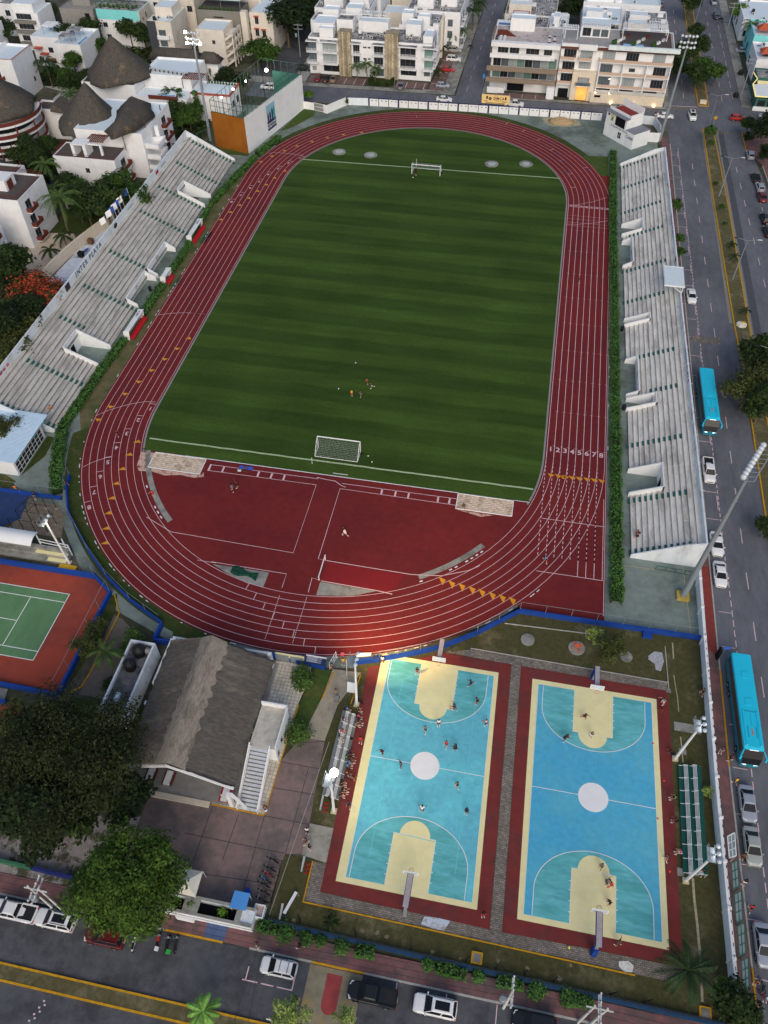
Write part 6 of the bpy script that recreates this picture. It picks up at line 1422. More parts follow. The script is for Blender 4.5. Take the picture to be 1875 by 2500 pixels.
b=MB(mat('tank_white',S(170,190,196),.6,.05,2));b.box(-17.5,-101.4,2.95,-17.0,-100.3,3.5);b.part('roof_box',t)
# ---- street-side planter, kiosk tent, blue stall
t=thing('entrance_wall','long white planter wall with concrete rim at the street entrance','wall',(2,-123,0));b=MB(m_stain)
b.box(-3.2,-123.9,0,6.4,-123.6,2.0);b.box(-3.2,-122.2,0,6.4,-121.9,2.0);b.box(-3.5,-123.9,0,-3.2,-121.9,2.0);b.box(6.4,-123.9,0,7.9,-121.9,2.0);b.use(m_concr);b.box(-3.5,-122.2,2.0,7.9,-121.9,2.15);b.box(-3.5,-123.9,2.0,7.9,-123.6,2.15);b.box(5.9,-123.6,2.0,6.5,-122.2,2.15);b.box(-.2,-123.6,1.99,1.6,-122.2,2.14);b.part('masonry',t)
b=MB(m_dk);b.box(-3.2,-123.6,.2,6.4,-122.2,.8);b.part('soil',t);b=MB(m_white);b.box(-.8,-124.3,.4,1.2,-123.9,1.6);b.part('sign_panel',t)
for x,y,lb in((.6,-122.9,'leafy shrub in the planter wall, next to the big green tree'),(4.2,-122.9,'leafy shrub in the right half of the planter wall')):bush(x,y,.6,2.6,lf_bright,lb,n=160,size=.16,name='shrub',cat='shrub')
t=thing('canopy_tent','small white pyramid tent behind the entrance planter','tent',(-.4,-120.6,0));b=MB(mat('tent_canvas',S(190,188,176),.9,.06,1));A=[(-1.7,-122.0,2.2),(.9,-122.1,2.2),(.8,-119.3,2.2),(-1.6,-119.3,2.2)];ap=(-.5,-120.9,3.2)
for i in range(4):b.face([A[i],A[(i+1)%4],ap])
b.part('canvas',t);b=MB(m_whitep);[b.beam((a[0],a[1],0),a,.06)for a in A];b.part('frame',t)
t=thing('blue_kiosk','small stall with a flat sky blue roof behind the entrance wall','stall',(6,-121.5,0));b=MB(mat('kiosk_blue',S(66,128,190),.6,.05,1));b.hexa([(5.0,-122.4,2.3),(6.9,-122.4,2.3),(6.9,-120.6,2.4),(5.1,-120.6,2.4)],[(5.0,-122.4,2.38),(6.9,-122.4,2.38),(6.9,-120.6,2.48),(5.1,-120.6,2.48)]);b.part('roof',t);b=MB(m_whitep);[b.beam((x,y,0),(x,y,2.3),.08)for x in(5.1,6.8)for y in(-122.3,-120.7)];b.box(5.1,-122.2,0,6.8,-121.9,1.0);b.part('frame',t)
p=q('F2',515,590,.5);b=MB(m_blue);b.lathe((p.x,p.y,.04),[(.3,0),(.36,.9),(.38,.95),(.3,.96)],14);b.thing('litter_bin','dark blue drum bin behind the sky blue stall','bin')
p=q('F2',605,745,1.0);t=thing('skip_bin','open grey bin full of rubbish at the end of the entrance wall','bin',(p.x,p.y,0));b=MB(m_stain);b.box(p.x-.6,p.y-.7,0,p.x+.6,p.y-.6,1.2);b.box(p.x-.6,p.y+.6,0,p.x+.6,p.y+.7,1.2);b.box(p.x-.6,p.y-.6,0,p.x-.5,p.y+.6,1.2);b.box(p.x+.5,p.y-.6,0,p.x+.6,p.y+.6,1.2);b.part('shell',t);b=MB(mat('rubbish',S(150,136,130),.9,.5,6));b.box(p.x-.5,p.y-.6,.2,p.x+.5,p.y+.6,.95);b.part('rubbish',t)
t=thing('mural_wall','low wall painted green and blue along the pavement below the big dark tree','wall',(-18,-122.6,0));b=MB(mat('wall_green',S(52,96,74),.85,.2,1.5));b.wall((-40,-122.1),(-19.6,-122.3),.3,0,1.1);b.use(mat('wall_blue2',S(36,44,96),.85,.2,1.5));b.wall((-19.6,-122.3),(-7,-122.6),.3,0,1.1);b.use(MATS['wall_green']);b.wall((-40,-122.45),(-19.6,-122.65),.3,0,.9)if False else None;b.part('masonry',t)
t=thing('park_fence','long dark blue fence with leaning posts between the park and the south pavement','fence',(34,-122.9,0));b=MB(mat('fence_blue',S(34,62,92),.7,.12,2));b.wall((9.2,-122.55),(26,-122.8),.35,0,.55);b.wall((26,-122.8),(59.8,-123.2),.35,0,.55);b.part('plinth',t)
b=MB(mat('fence_dark',S(30,44,58),.6,.1,2))
for i in range(34):x=9.6+i*1.5;y=-122.6-(x-9.2)*.012;b.beam((x,y,.5),(x,y,1.9),.05)
for z in(.9,1.4,1.9):b.beam((9.4,-122.55,z),(26,-122.8,z),.045);b.beam((26,-122.8,z),(59.8,-123.2,z),.045)
b.part('rails',t)
for i,(tt_,X,Y,Y2,X2)in enumerate((('F2',940,835,775,918),('F2',1170,905,850,1148),('F2',1388,940,880,1375),('F3',103,1045,940,112),('F3',338,1060,995,343),('F3',573,1130,1068,576),('F3',785,1155,1110,810),('F3',1025,1215,1170,1052),('F3',1260,1255,1220,1290),('F3',1495,1320,1280,1530),('F4',380,1420,1400,440),('F4',650,1490,1460,725))):
 a=q(tt_,X,Y,.0);c=q(tt_,X2,Y2,2.2);b=MB(m_blk);b.beam((a.x,a.y,0),tuple(c),.12);b.thing('fence_post','dark leaning steel post on the lawn behind the south fence','post',group='leaning posts behind the south fence')
for tt_,X,Y,lb in(('F3',875,1128,'small square manhole with yellow rim on the near lawn'),('F4',1147,1575,'square manhole with yellow rim below the palm in the bottom corner')):
 p=q(tt_,X,Y);b=MB(m_yel);b.box(p.x-.62,p.y-.62,0,p.x+.62,p.y+.62,.3);o=b.thing('manhole',lb,'manhole');c=MB(m_concr);c.box(p.x-.42,p.y-.42,.3,p.x+.42,p.y+.42,.33);c.part('cover',o)
a=q('F2',908,590,.4);c=q('F2',808,765,.4);b=MB(m_white);d=(c-a).normalized();n_=Vector((-d.y,d.x,0))*.17;b.hexa([a-n_,c-n_,c+n_,a+n_],[p+Vector((0,0,.1))for p in(a-n_,c-n_,c+n_,a+n_)]);o=b.thing('lawn_bench','long white plank bench lying across the near lawn','bench',loc=(a.x,a.y,0));b=MB(m_concr);[b.beam((p.x,p.y,0),(p.x,p.y,.4),.2)for p in(a.lerp(c,.15),a.lerp(c,.85))];b.part('leg',o)
for i,(tt_,X,Y)in enumerate((('F2',975,385),('E2',1125,1220),('F2',800,770))):
 p=q(tt_,X,Y);tt=thing('seesaw',['small grey and red exercise board on the lawn beside the pale path','leaning grey board on a red frame near the lamp mast on the left lawn','teal and grey rowing exercise machine next to the plank bench'][i],'exercise device',(p.x,p.y,0));b=MB(m_galv);b.hexa([(p.x-.3,p.y-.7,.3),(p.x-.1,p.y-.7,.3),(p.x+.0,p.y+.8,1.2),(p.x-.25,p.y+.8,1.2)],[(p.x-.3,p.y-.7,.38),(p.x-.1,p.y-.7,.38),(p.x+.0,p.y+.8,1.28),(p.x-.25,p.y+.8,1.28)]);b.part('board',tt);b=MB(m_redp if i<2 else m_greenm);[b.beam((p.x+.1,p.y-.7+k*.5,.1),(p.x+.6,p.y-.6+k*.5,.1),.08)for k in range(3)];b.beam((p.x+.35,p.y-.8,.1),(p.x+.35,p.y+.5,.1),.08);b.beam((p.x-.1,p.y,0),(p.x-.1,p.y,.7),.08);b.part('frame',tt)
b=MB(mat('board_white2',S(196,200,204),.7,.05,1));p=q('D2',1358,1390,.9);b.hexa([(p.x-.55,p.y-.9,0),(p.x+.6,p.y-.95,0),(p.x+.6,p.y-.85,0),(p.x-.55,p.y-.8,0)],[(p.x-.55,p.y-.3,1.7),(p.x+.5,p.y-.35,1.7),(p.x+.5,p.y-.25,1.7),(p.x-.55,p.y-.2,1.7)]);b.thing('rules_board','leaning white rules board on the grass by the track gate','board')
p=q('D4',108,1105);t=thing('round_table_set','orange table and stools on a round concrete slab in the lawn','table set',(p.x,p.y,0));b=MB(m_concr);b.slab(arc(p.x,p.y,1.15,0,360,28)[:-1],0,.16);b.part('slab',t)
b=MB(mat('orange_paint',S(196,92,60),.7,.1,2));b.lathe((p.x,p.y,.16),[(.12,0),(.12,.6),(.35,.62),(.35,.68)],12);b.part('tabletop',t)
for k in range(4):a=k*1.57+.5;b=MB(MATS['orange_paint']);b.lathe((p.x+.68*math.cos(a),p.y+.68*math.sin(a),.16),[(.1,0),(.1,.3),(.17,.32),(.17,.36)],10);b.part('stool',t)
for i,(tt_,X,Y,r_)in enumerate((('E4',1005,590,(2.2,.8)),('E4',965,780,(.6,.5)),('D4',853,1448,(.4,.4)),('F4',1055,420,(.8,.7)),('F4',950,430,(.5,.6)))):
 p=q(tt_,X,Y);b=MB(m_concr);b.box(p.x-r_[0]/1.3,p.y-r_[1]/1.3,0,p.x+r_[0]/1.3,p.y+r_[1]/1.3,.1);b.thing('concrete_pad','flat concrete pad in the grass strip east of the second court','slab',group='concrete pads east of the second court')
for i,(X0,Y0,X1,Y1)in enumerate(((1320,140,1400,315),(1350,360,1425,570),(1375,610,1455,840),(1400,870,1480,1110),(1430,1150,1510,1390),(1455,1430,1530,1640))):
 z=2.3;A=q('F4',X0+10,Y0,z);B=q('F4',X1-12,Y0-30,z);C=q('F4',X1,Y1-20,z);D=q('F4',X0+25,Y1,z)
 t=thing('bus_shelter_roof',['framed translucent shelter panel over the avenue pavement, farthest of six','framed shelter panel over the pavement, second farthest of six','framed shelter panel over the pavement, third farthest of six','framed shelter panel over the pavement, third nearest of six','framed shelter panel over the pavement, second nearest of six','framed shelter panel over the pavement, nearest of six'][i],'shelter',(D.x,D.y,0),group='shelter panels along the avenue pavement')
 b=MB(mat('panel_glass',S(120,132,130),.3,.15,.9));b.hexa([A,B,C,D][::-1],[p+Vector((0,0,.03))for p in(A,B,C,D)][::-1]);b.part('panel',t)
 b=MB(m_greenm if i else m_whitep)
 for P_,Q_ in((A,B),(B,C),(C,D),(D,A)):b.beam(P_+Vector((0,0,.05)),Q_+Vector((0,0,.05)),.1)
 for f in(.33,.66):b.beam(A.lerp(D,f)+Vector((0,0,.05)),B.lerp(C,f)+Vector((0,0,.05)),.07)
 b.beam(A.lerp(B,.5)+Vector((0,0,.05)),D.lerp(C,.5)+Vector((0,0,.05)),.07)
 for P_ in(B,C):b.beam((P_.x,P_.y,.12),tuple(P_),.08)
 b.part('frame',t)
# ---- white apartment row north of the street
t=house('white three-storey apartment row with two rough stone towers and railed balconies','apartment building','apartment_building',(-27,109,0))
F_=block(t,-45.2,109.2,-8.2,121,0,9.6,m_wall,m_roofg,.5)['S']
for x0,x1,mt,h_ in((-35.9,-32.2,m_stone,12.2),(-21.9,-18.0,m_stone,12.4)):
 b=MB(mt);b.box(x0,108.3,0,x1,111.5,h_);b.part('stone_tower',t)
def U(x):return x+45.2
for x0,x1,lv in((-45.6,-42.4,(3.4,6.5)),(-41.3,-36.2,(3.3,6.5)),(-32.0,-29.2,(3.3,6.5)),(-25.7,-22.1,(3.3,6.5)),(-17.8,-12.4,(3.3,6.5)),(-10.6,-7.4,(3.3,6.5))):
 u0,u1=U(x0),U(x1)
 for z in lv:balcony(t,F_,u0,u1,z,1.5,m_whitep,solid=False)
 b=MB(m_wall);F_.box(b,u0-.1,u1+.1,9.3,9.55,.01,1.7);b.use(m_roofg);F_.box(b,u0,u1,9.55,9.6,.1,1.6);b.part('awning_slab',t)
 for z in lv:
  g_={-41.3:m_curt,-45.6:m_glz,-10.6:m_glzg}.get(x0,m_glzd);window(t,F_,u0+.4,z+.05,(u1-u0)-.9,2.25,g_,nm=3)
for x0,x1,z,h_,g_ in((-40.9,-36.0,.9,1.9,m_glzd),(-17.2,-12.5,1.3,1.4,m_glzd),(-10.2,-8.4,1.4,1.2,m_glz),(-44.4,-43.2,1.0,1.0,m_curt),(-24.8,-22.4,.6,2.0,m_glz),(-28.6,-27.6,8.0,.35,m_glzd),(-27.2,-26.4,8.0,.35,m_glzd),(-28.6,-27.6,4.9,.35,m_glzd),(-27.2,-26.4,4.9,.35,m_glzd)):window(t,F_,U(x0),z,x1-x0,h_,g_)
for(x0,y0,x1,y1,z1,m_)in((-44.8,114,-38.5,121,12.0,m_roofw),(-42,110.4,-37.8,113.0,11.9,m_roofw),(-38.0,116,-33,121,12.6,m_roofg),(-31.5,117,-22.5,121,12.2,m_roofw),(-17,116,-12.5,121,12.4,m_roofw),(-11,111,-8.2,117,11.2,m_roofw)):block(t,x0,y0,x1,y1,9.6,z1,m_wall,m_,.35)
clutter(t,-32,110.5,-22.5,116.5,9.65,16,2);clutter(t,-17.5,109.6,-8.5,115.8,9.65,9,3);clutter(t,-37.8,110,-33,115.5,9.65,5,5)
pergola(t,-31.5,117.3,-22.6,120.6,12.3,1.9,m_white,14)
E_=Face((-8.2,109.2),(-8.2,121))
for z in(3.3,6.5):balcony(t,E_,.8,4.5,z,1.2,m_whitep,solid=False);window(t,E_,1.4,z+.05,2.4,2.2,m_glz);balcony(t,E_,6.2,10.5,z,1.2,m_whitep,solid=False);window(t,E_,7,z+.05,2.4,2.2,m_glzd)
t=house('left rear wing of the white apartments, stepped roofs full of terraces and air conditioners','apartment building','apartment_building',(-37,130,0))
for(x0,y0,x1,y1,z1,par)in((-47.5,121.3,-30,130,10.0,.6),(-48.5,130.2,-31,143,10.6,.6),(-44,123,-39,127,12.8,.4),(-37,124,-32,129,13.2,.4),(-46,133,-40,138,13.2,.4),(-38,134,-32,142,13.8,.4),(-49,143.3,-30,160,11,.6)):F=block(t,x0,y0,x1,y1,0,z1,m_wall,m_roofg if par>.5 else m_roofw,par)
clutter(t,-47,121.8,-30.6,129.5,10.05,26,7);clutter(t,-48,130.5,-31.5,142.6,10.65,26,8);clutter(t,-48,144,-31,159,11.05,22,9)
E_=Face((-31,130.2),(-31,143));[window(t,E_,u,z,1.6,1.8,m_glzd)for u in(1.5,5,9)for z in(1,4.2,7.4)]
t=house('right rear wing of the white apartments, running along the cross street','apartment building','apartment_building',(-14,128,0))
for(x0,y0,x1,y1,z1,par)in((-20,121.3,-8.0,133.5,10.2,.6),(-19.5,123,-16,127,13.0,.4),(-14.5,121.8,-10.8,125,12.8,.4),(-20,133.7,-3.0,150,10.4,.6),(-17,137,-12,143,13.2,.4),(-10,140,-5,147,13.2,.4),(-20,150.2,-3.2,175,10.8,.6),(-15,156,-6,164,13.6,.5)):F=block(t,x0,y0,x1,y1,0,z1,m_wall,m_roofg if par>.5 else m_roofw,par)
b=MB(m_stonel);b.box(-8.0,127.4,0,-7.4,130.6,10.8);b.part('stone_tower',t)
clutter(t,-19.5,121.8,-8.5,133,10.25,22,10);clutter(t,-19,134.2,-3.6,149.5,10.45,26,11);clutter(t,-19,150.6,-3.8,174,10.85,26,12)
E_=Face((-3.0,133.7),(-3.0,150));S2=Face((-8.0,133.7),(-3.0,133.7))
for z in(.8,3.8,7.0):
 window(t,S2,1.2,z,1.5,1.9,m_glz);balcony(t,E_,1.0,4.0,z-.1,1.1,m_whitep,solid=False);window(t,E_,1.4,z,2.2,2.1,m_glz);balcony(t,E_,7.0,10.5,z-.1,1.1,m_whitep,solid=False);window(t,E_,7.5,z,2.2,2.1,m_glzd)
t=house('small open kiosk with pale flat roof in the garden between the apartment wings','building','garden_kiosk',(-23,127,0));block(t,-25.5,124.5,-21.5,128.5,0,3.0,m_wallb,m_roofw,.2);block(t,-24.5,129.2,-21.5,132,0,5.0,m_wallb,m_roofw,.2)
t=house('beige low building with a lit doorway behind the apartments at the top edge','building','building',(-22,150,0));block(t,-29.5,145,-20.5,152,0,6,m_wallb,m_roofw,.3);block(t,-29.5,160,-20.5,175,0,7,m_wallb,m_wallb,.3)
# ---- hotel
t=house('white hotel block with taupe balcony bands and a paved roof terrace','hotel','hotel_building',(19,108,0))
F_=block(t,9.6,106.6,28.6,121,0,12.4,m_wall,mat('terrace_stone',S(168,160,156),.9,.14,1.0,S(132,122,118),(.5,.65),.7),.1)['S']
b=MB(m_wall);b.box(9.3,104.9,12.2,28.6,106.58,13.3);b.box(9.2,104.9,9.3,26.4,105.3,10.4);b.box(9.2,105.3,9.2,27.4,106.58,9.5);b.part('white_band',t)
b=MB(m_taupe);b.box(8.6,103.6,3.3,28.5,104.0,4.5);b.box(8.6,104.0,3.2,28.5,106.58,3.5);b.box(8.6,103.6,6.3,28.5,104.0,7.5);b.box(8.6,104.0,6.2,28.5,106.58,6.5);b.part('balcony_band',t)
for z,h_,g_ in((4.6,1.6,m_glzg),(7.6,1.6,m_glz)):
 for k in range(8):window(t,F_,.6+k*2.25,z-.9,2.1,2.5,[m_glzg,m_curt,m_glz,m_glzd][(k*3+int(z))%4],nm=2)
for u,w_ in((1.6,2.9),(5.0,2.6),(9.6,3.6),(14.6,2.2)):window(t,F_,u,10.2,w_,1.95,m_glzd,nm=3)
b=MB(m_dk);b.box(14.8,106.3,.2,19.6,106.58,2.2);b.part('garage',t);b=MB(m_wall);b.box(9.2,104.2,0,14.2,104.5,1.6);b.box(26.4,102.4,0,28.6,106.5,3.1);b.part('garden_wall',t)
block(t,13.5,117,20.5,121,12.4,15.4,m_wall,m_roofw,.3);b=MB(m_taupe);b.box(8.8,112,0,9.58,121,12.2);b.part('side_band',t)
b=MB(m_wall);b.box(9.0,121.1,0,16,128,11.6);b.part('pool_block',t);b=MB(mat('pool_blue',S(52,84,136),.1,.05,1));b.box(9.6,122.2,11.6,15.6,125.5,11.64);b.part('rooftop_pool',t)
b=MB(m_wood);[b.box(10.2+k*.0,112.4+k*.5,12.4+.18*k,15.6-k*.6,112.9+k*.5,12.6+.18*k)for k in range(5)];b.part('terrace_steps',t)
for i,(x,y)in enumerate([(10.4+k%3*1.1,108.6+k//3*1.3)for k in range(9)]+[(25.2+k%2*1.4,108+k//2*1.3)for k in range(10)]):
 b=MB(m_white if i%3 else m_blk);b.box(x-.35,y-.35,12.9,x+.35,y+.35,12.97);b.box(x-.05,y-.05,12.45,x+.05,y+.05,12.9);b.part('terrace_table',t)
t=house('four-storey cream hotel with tan balcony bands, golden lit entrance and rooftop pergolas','hotel','hotel_building',(44,104,0))
R4=block(t,28.8,105.0,59.4,119,0,13.6,m_wall,mat('roof_deck_grey',S(142,140,140),.9,.15,1),.2);F_=R4['S']
def V(x):return x-28.8
b=MB(m_stonel);b.box(28.9,102.9,0,32.9,104.98,3.0)if False else None;b.box(38.9,102.6,0,59.2,103.1,2.6);b.box(33.0,103.3,0,34.6,104.98,7.6);b.box(37.8,103.3,0,39.4,104.98,7.6);b.box(34.6,103.3,6.2,37.8,104.98,7.6);b.part('stone_base',t)
b=MB(mat('brown_fascia',S(92,60,52),.8,.1,2));b.box(28.8,104.4,13.0,59.6,104.98,13.6);b.part('fascia',t)
b=MB(m_wall);b.box(33.6,103.9,13.0,38.6,104.38,14.4);b.box(28.8,104.3,13.62,33.5,104.9,14.3);b.part('white_band',t)
b=MB(mat('glass_parapet',S(196,222,212),.2,.08,1));b.box(41.5,103.6,13.62,60.6,104.35,14.7);b.part('glass_parapet',t)
for x0,x1,zs in((28.9,32.8,(4.2,7.3,10.5)),(33.9,37.4,(10.5,)),(39.6,59.4,(10.5,)),(40.0,59.3,(3.9,7.2))):
 for z in zs:balcony(t,F_,V(x0),V(x1),z,1.6,m_tan,m_wall,.75)
for x0 in(40.0,46.4,52.8,59.1):b=MB(m_wall);b.box(x0-.12,103.38,3.0,x0+.12,104.98,10.3);b.part('fin',t)
for x,zs,g_ in((29.8,(4.25,7.35,10.6),m_glzd),(34.3,(8.0,10.6),m_curt),(40.4,(10.6,),m_curt),(40.3,(4.0,7.3),m_glz),(46.8,(10.6,),m_glzd),(47,(4.0,),m_curt),(54,(10.6,),m_curt),(54.8,(4.0,7.3),m_glzd),(48.2,(7.9,),m_glzd)):
 for z in zs:window(t,F_,V(x),z,3.3 if x not in(48.2,)else 1.6,2.15 if x!=48.2 else.9,g_,nm=4)
for x in(40.4,46.6,53.0):window(t,F_,V(x),.9+1.6,3.6,1.3,m_glzd,nm=4)if False else None
b=MB(m_glzd);[b.box(x,104.9,2.7,x+3.8,104.97,3.6)for x in(40.2,46.6,53.2)];b.part('window',t)
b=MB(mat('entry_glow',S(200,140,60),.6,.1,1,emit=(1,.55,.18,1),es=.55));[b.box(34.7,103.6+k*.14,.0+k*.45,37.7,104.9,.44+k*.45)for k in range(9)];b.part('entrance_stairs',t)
window(t,Face((34.6,103.28),(37.8,103.28)),.35,4.3,2.5,1.9,m_curt,nm=3);balcony(t,Face((34.2,103.29),(38.2,103.29)),0,4,4.25,.9,m_glz,m_wall,.8)
b=MB(m_dk);b.box(29.6,104.6,.0,32.4,104.98,2.4);b.part('garage',t)
b=MB(m_dk);b.box(39.9,102.55,1.5,41.6,102.58,2.1);b.part('sign_panel',t)
wl=MB(m_litw)
for x in(44.8,50.9,56.8):wl.box(x-.12,102.35,.1,x+.12,102.5,.25)
for x in(40.0,43.9):wl.box(x-.1,102.45,2.7,x+.1,102.6,2.85)
for z,x in((5.6,43.4),):wl.box(x-.1,104.8,z,x+.1,104.96,z+.15)
wl.part('wall_lamp',t)
for x in(44.8,50.9,56.8):point(x,102.2,.5,14,(1,.65,.3),.1)
point(36.2,103.0,2.2,40,(1,.6,.25),.1);point(23.5,105.6,2.6,25,(1,.9,.75),.1)
block(t,33.5,112,41.5,118.5,13.6,16.4,m_wall,m_roofw,.3);window(t,Face((33.5,112),(41.5,112)),.6,14.0,2.2,2.0,m_glzd);window(t,Face((33.5,112),(41.5,112)),3.4,14.0,1.9,1.7,m_glz);window(t,Face((33.5,112),(41.5,112)),5.7,14.0,1.9,1.7,m_glz)
pergola(t,33.6,110.2,41.4,113.5,14.2,2.6,m_white,14);pergola(t,45.0,111.0,57.2,115.5,14.0,2.8,m_white,26);pergola(t,29.2,108.6,32.8,112,14.0,2.5,m_white,8)
b=MB(m_roofd);b.box(44.6,106.5,13.65,58.6,118.6,13.75);b.part('deck',t)
b=MB(mat('pool_pale',S(120,170,200),.15,.05,1));b.box(45.5,106.6,13.76,51,108.4,13.8);b.part('rooftop_pool',t)
for k in range(26):
 x=42.5+(k*1.37)%16;y=107+(k*2.3)%9;b=MB([m_pot,m_white,m_ac,m_wood][k%4]);b.box(x-.3,y-.5,13.76,x+.3,y+.5,14.2 if k%4 else 14.8);b.part(['planter','sun_lounger','air_conditioner','bench'][k%4],t)
rnd=random.Random(21)
for i,(x0,y0,x1,y1,z1,m_,lb)in enumerate(((12,130,24,140,9,m_wall,'white house behind the hotel with solar heaters and a red roof hut'),(24.5,126,30,138,10.5,m_wall,'narrow white house with stacked rooftop units behind the two hotels'),(34,124,45,134,10,m_wall,'white flat-roofed house behind the corner hotel'),(46,124,59,133,10.5,m_wallb,'house with a slatted terrace behind the corner hotel'),(10,143,26,160,8,m_wallb,'pale house by the cross street near the top edge'),(34,137,46,152,9,m_wall,'white block at the top edge, second row behind the corner hotel'),(47,136,59.5,150,9,m_wall,'block beside the avenue at the top edge, second row'),(34,155,58,175,9,m_wall,'long white block beyond the hotels at the very top edge'))):
 t=house(lb,'house','house',(x0,y0,0));F=block(t,x0,y0,x1,y1,0,z1,m_,m_roofw if i%2 else m_roofg,.5);block(t,x0+1,y0+2,x0+(x1-x0)*.5,y0+6,z1,z1+2.6,m_terr if i==0 else m_,m_roofw,.2);clutter(t,x0+.5,y0+.5,x1-.5,y1-.5,z1+.05,12,30+i)
 for k in range(3):window(t,F['S'],1+k*(x1-x0)*.3,z1-2.6,1.6,1.6,m_glzd)
 if i in(3,1):pergola(t,x0+(x1-x0)*.55,y0+1,x1-.5,y0+6,z1+.3,2.2,m_white,9)
# ---- east side of the avenue
for i,(x0,y0,x1,y1,z1,m_,lb)in enumerate(((85.5,126,92,140,5.5,m_wall,'white house with red tile roof behind a palm, on the far side of the avenue'),(86,142,99,156,6.5,m_turq,'turquoise and white house on the far side of the avenue'),(84.5,158,100,176,6,m_wall,'pale blue-white house at the top right corner'),(93,124,106,140,6,m_wall,'white block on the right edge across the avenue'))):
 t=house(lb,'house','house',(x0,y0,0));F=block(t,x0,y0,x1,y1,0,z1,m_,m_roofw,.5);clutter(t,x0+.5,y0+.5,x1-.5,y1-.5,z1+.05,8,50+i)
 for k in range(2):window(t,F['W'],2+k*5,1.4,1.8,1.6,m_glzd);window(t,F['S'],1+k*3,1.4,1.6,1.6,m_glzd)
 if i<2:b=MB(m_terr);b.hexa([(x0+1,y0+2,z1+1.2),(x0+6,y0+2,z1+1.2),(x0+6,y0+6,z1+1.2),(x0+1,y0+6,z1+1.2)],[(x0+2.5,y0+3.9,z1+2.6),(x0+4.5,y0+3.9,z1+2.6),(x0+4.5,y0+4.1,z1+2.6),(x0+2.5,y0+4.1,z1+2.6)]);b.part('tiled_roof',t)
t=house('corner shop with teal walls and a ribbed white roof edged in warm light','shop','shop_building',(88,104,0))
A=[q('A4',*c,4.2)for c in((1500,760),(1659,700),(1659,800),(1520,838))]
b=MB(m_greenm);b.box(84.2,105.4,0,100,112,3.2);b.part('wall',t);b=MB(m_wall);b.box(83.9,104.9,0,100,105.38,1.0);b.part('plinth',t)
for k in range(5):b=MB(m_glzd);b.box(84.8+k*2.6,105.3,1.2,86.8+k*2.6,105.38,2.7);b.part('window',t)
b=MB(mat('roof_ribbed',S(190,196,196),.5,.05,1));b.hexa([(83.6,104.6,3.9),(101,104.6,3.9),(101,112.4,4.8),(83.2,110.4,4.8)],[(83.6,104.6,4.0),(101,104.6,4.0),(101,112.4,4.9),(83.2,110.4,4.9)]);b.part('roof',t)
b=MB(mat('edge_glow',S(230,200,120),.6,0,1,emit=(1,.75,.35,1),es=.5));b.beam((83.5,104.5,4.0),(101,104.5,4.0),.22);b.beam((83.5,104.5,4.0),(83.1,110.4,4.9),.22);b.beam((83.1,110.4,4.9),(84.6,113.6,5.2),.2);b.beam((84.6,113.6,5.2),(83.8,117.5,5.4),.2);b.part('light_strip',t)
t=house('small shop with a cream awning and dark open front beside the ribbed roof shop','shop','shop_building',(87,115,0));F=block(t,84.6,113.8,100,121,0,5,m_greenm,m_roofg,.4);b=MB(m_cream);b.hexa([(84.8,112.4,3.9),(92,112.4,3.9),(92,113.78,4.6),(84.8,113.78,4.6)],[(84.8,112.4,4.0),(92,112.4,4.0),(92,113.78,4.7),(84.8,113.78,4.7)]);b.part('awning',t);clutter(t,85,114.2,99,120.6,5.05,8,61)
# ---- the houses west of the ground
t=house('white villa with a thatched cone, ragged thatch canopy and zigzag white stairs','villa','villa',(-78,42,0))
A1_=block(t,-89.0,30.4,-73.0,37.8,0,7.5,m_wall,m_roofd,.25);A2_=block(t,-86.0,38.0,-68.4,56,0,10.8,m_wall,m_roofw,.35)
b=MB(m_wood);b.box(-89.0,30.35,7.75,-73.0,30.43,8.5)if False else None
for z in(8.1,8.5):b.beam((-89.0,30.45,z),(-73.0,30.45,z),.06);b.beam((-89,30.45,z),(-89,37.8,z),.06);b.beam((-73,30.45,z),(-73,37.8,z),.06)
b.box(-89.05,33,7.75,-88.95,37.6,8.5);b.part('terrace_rail',t)
b=MB(m_wall);b.box(-84.2,31.6,7.55,-83.4,34.8,10.2);b.box(-84.2,31.6,10.2,-80.4,34.8,10.4);b.box(-81.2,31.6,7.55,-80.4,34.8,10.2);b.box(-80.4,32.8,9.9,-77.4,33.3,10.2);b.box(-77.4,32.8,7.55,-76.9,33.3,10.2);b.part('terrace_frame',t)
pergola(t,-81.5,34.2,-76.8,37.8,7.6,2.6,m_wood,10,False)
window(t,A1_['S'],7.8,4.2,1.0,1.1,m_glzd);window(t,A1_['S'],9.8,1.2,.8,.7,m_glzd)
E_=Face((-68.4,38.0),(-68.4,56));E0=Face((-73.0,30.4),(-73.0,37.8))
for u in(12.5,):
 for z in(1.0,4.4,7.6):balcony(t,E_,u-1,u+3.2,z-.1,1.2,m_wood);window(t,E_,u-.3,z,2.2,2.1,m_glzd)
for z in(1.0,4.4):balcony(t,E0,2,6.4,z-.1,1.2,m_wood);window(t,E0,2.8,z,2.2,2.1,m_glzd)
b=MB(m_wall)
for k,z in enumerate((3.2,5.9,8.6)):b.box(-68.35,38.4,z-1.0,-64.8,39.0,z);b.box(-65.1,39.0,z-1.0,-64.8,43.6,z);b.hexa([(-68.35,43.2,z-1.6),(-64.8,43.2,z-1.6),(-64.8,43.6,z-1.6),(-68.35,43.6,z-1.6)],[(-68.35,43.2,z-.6),(-64.8,43.2,z-.0),(-64.8,43.6,z-.0),(-68.35,43.6,z-.6)]);b.box(-68.35,39.0,z-1.5,-65.1,43.2,z-1.35)
b.box(-67.6,43.8,0,-66.6,44.6,10.6);b.part('outer_stairs',t)
cone_roof(t,-86.6,46.6,7.6,9.0,18.0,3,1.1,lean=(.9,1.4))
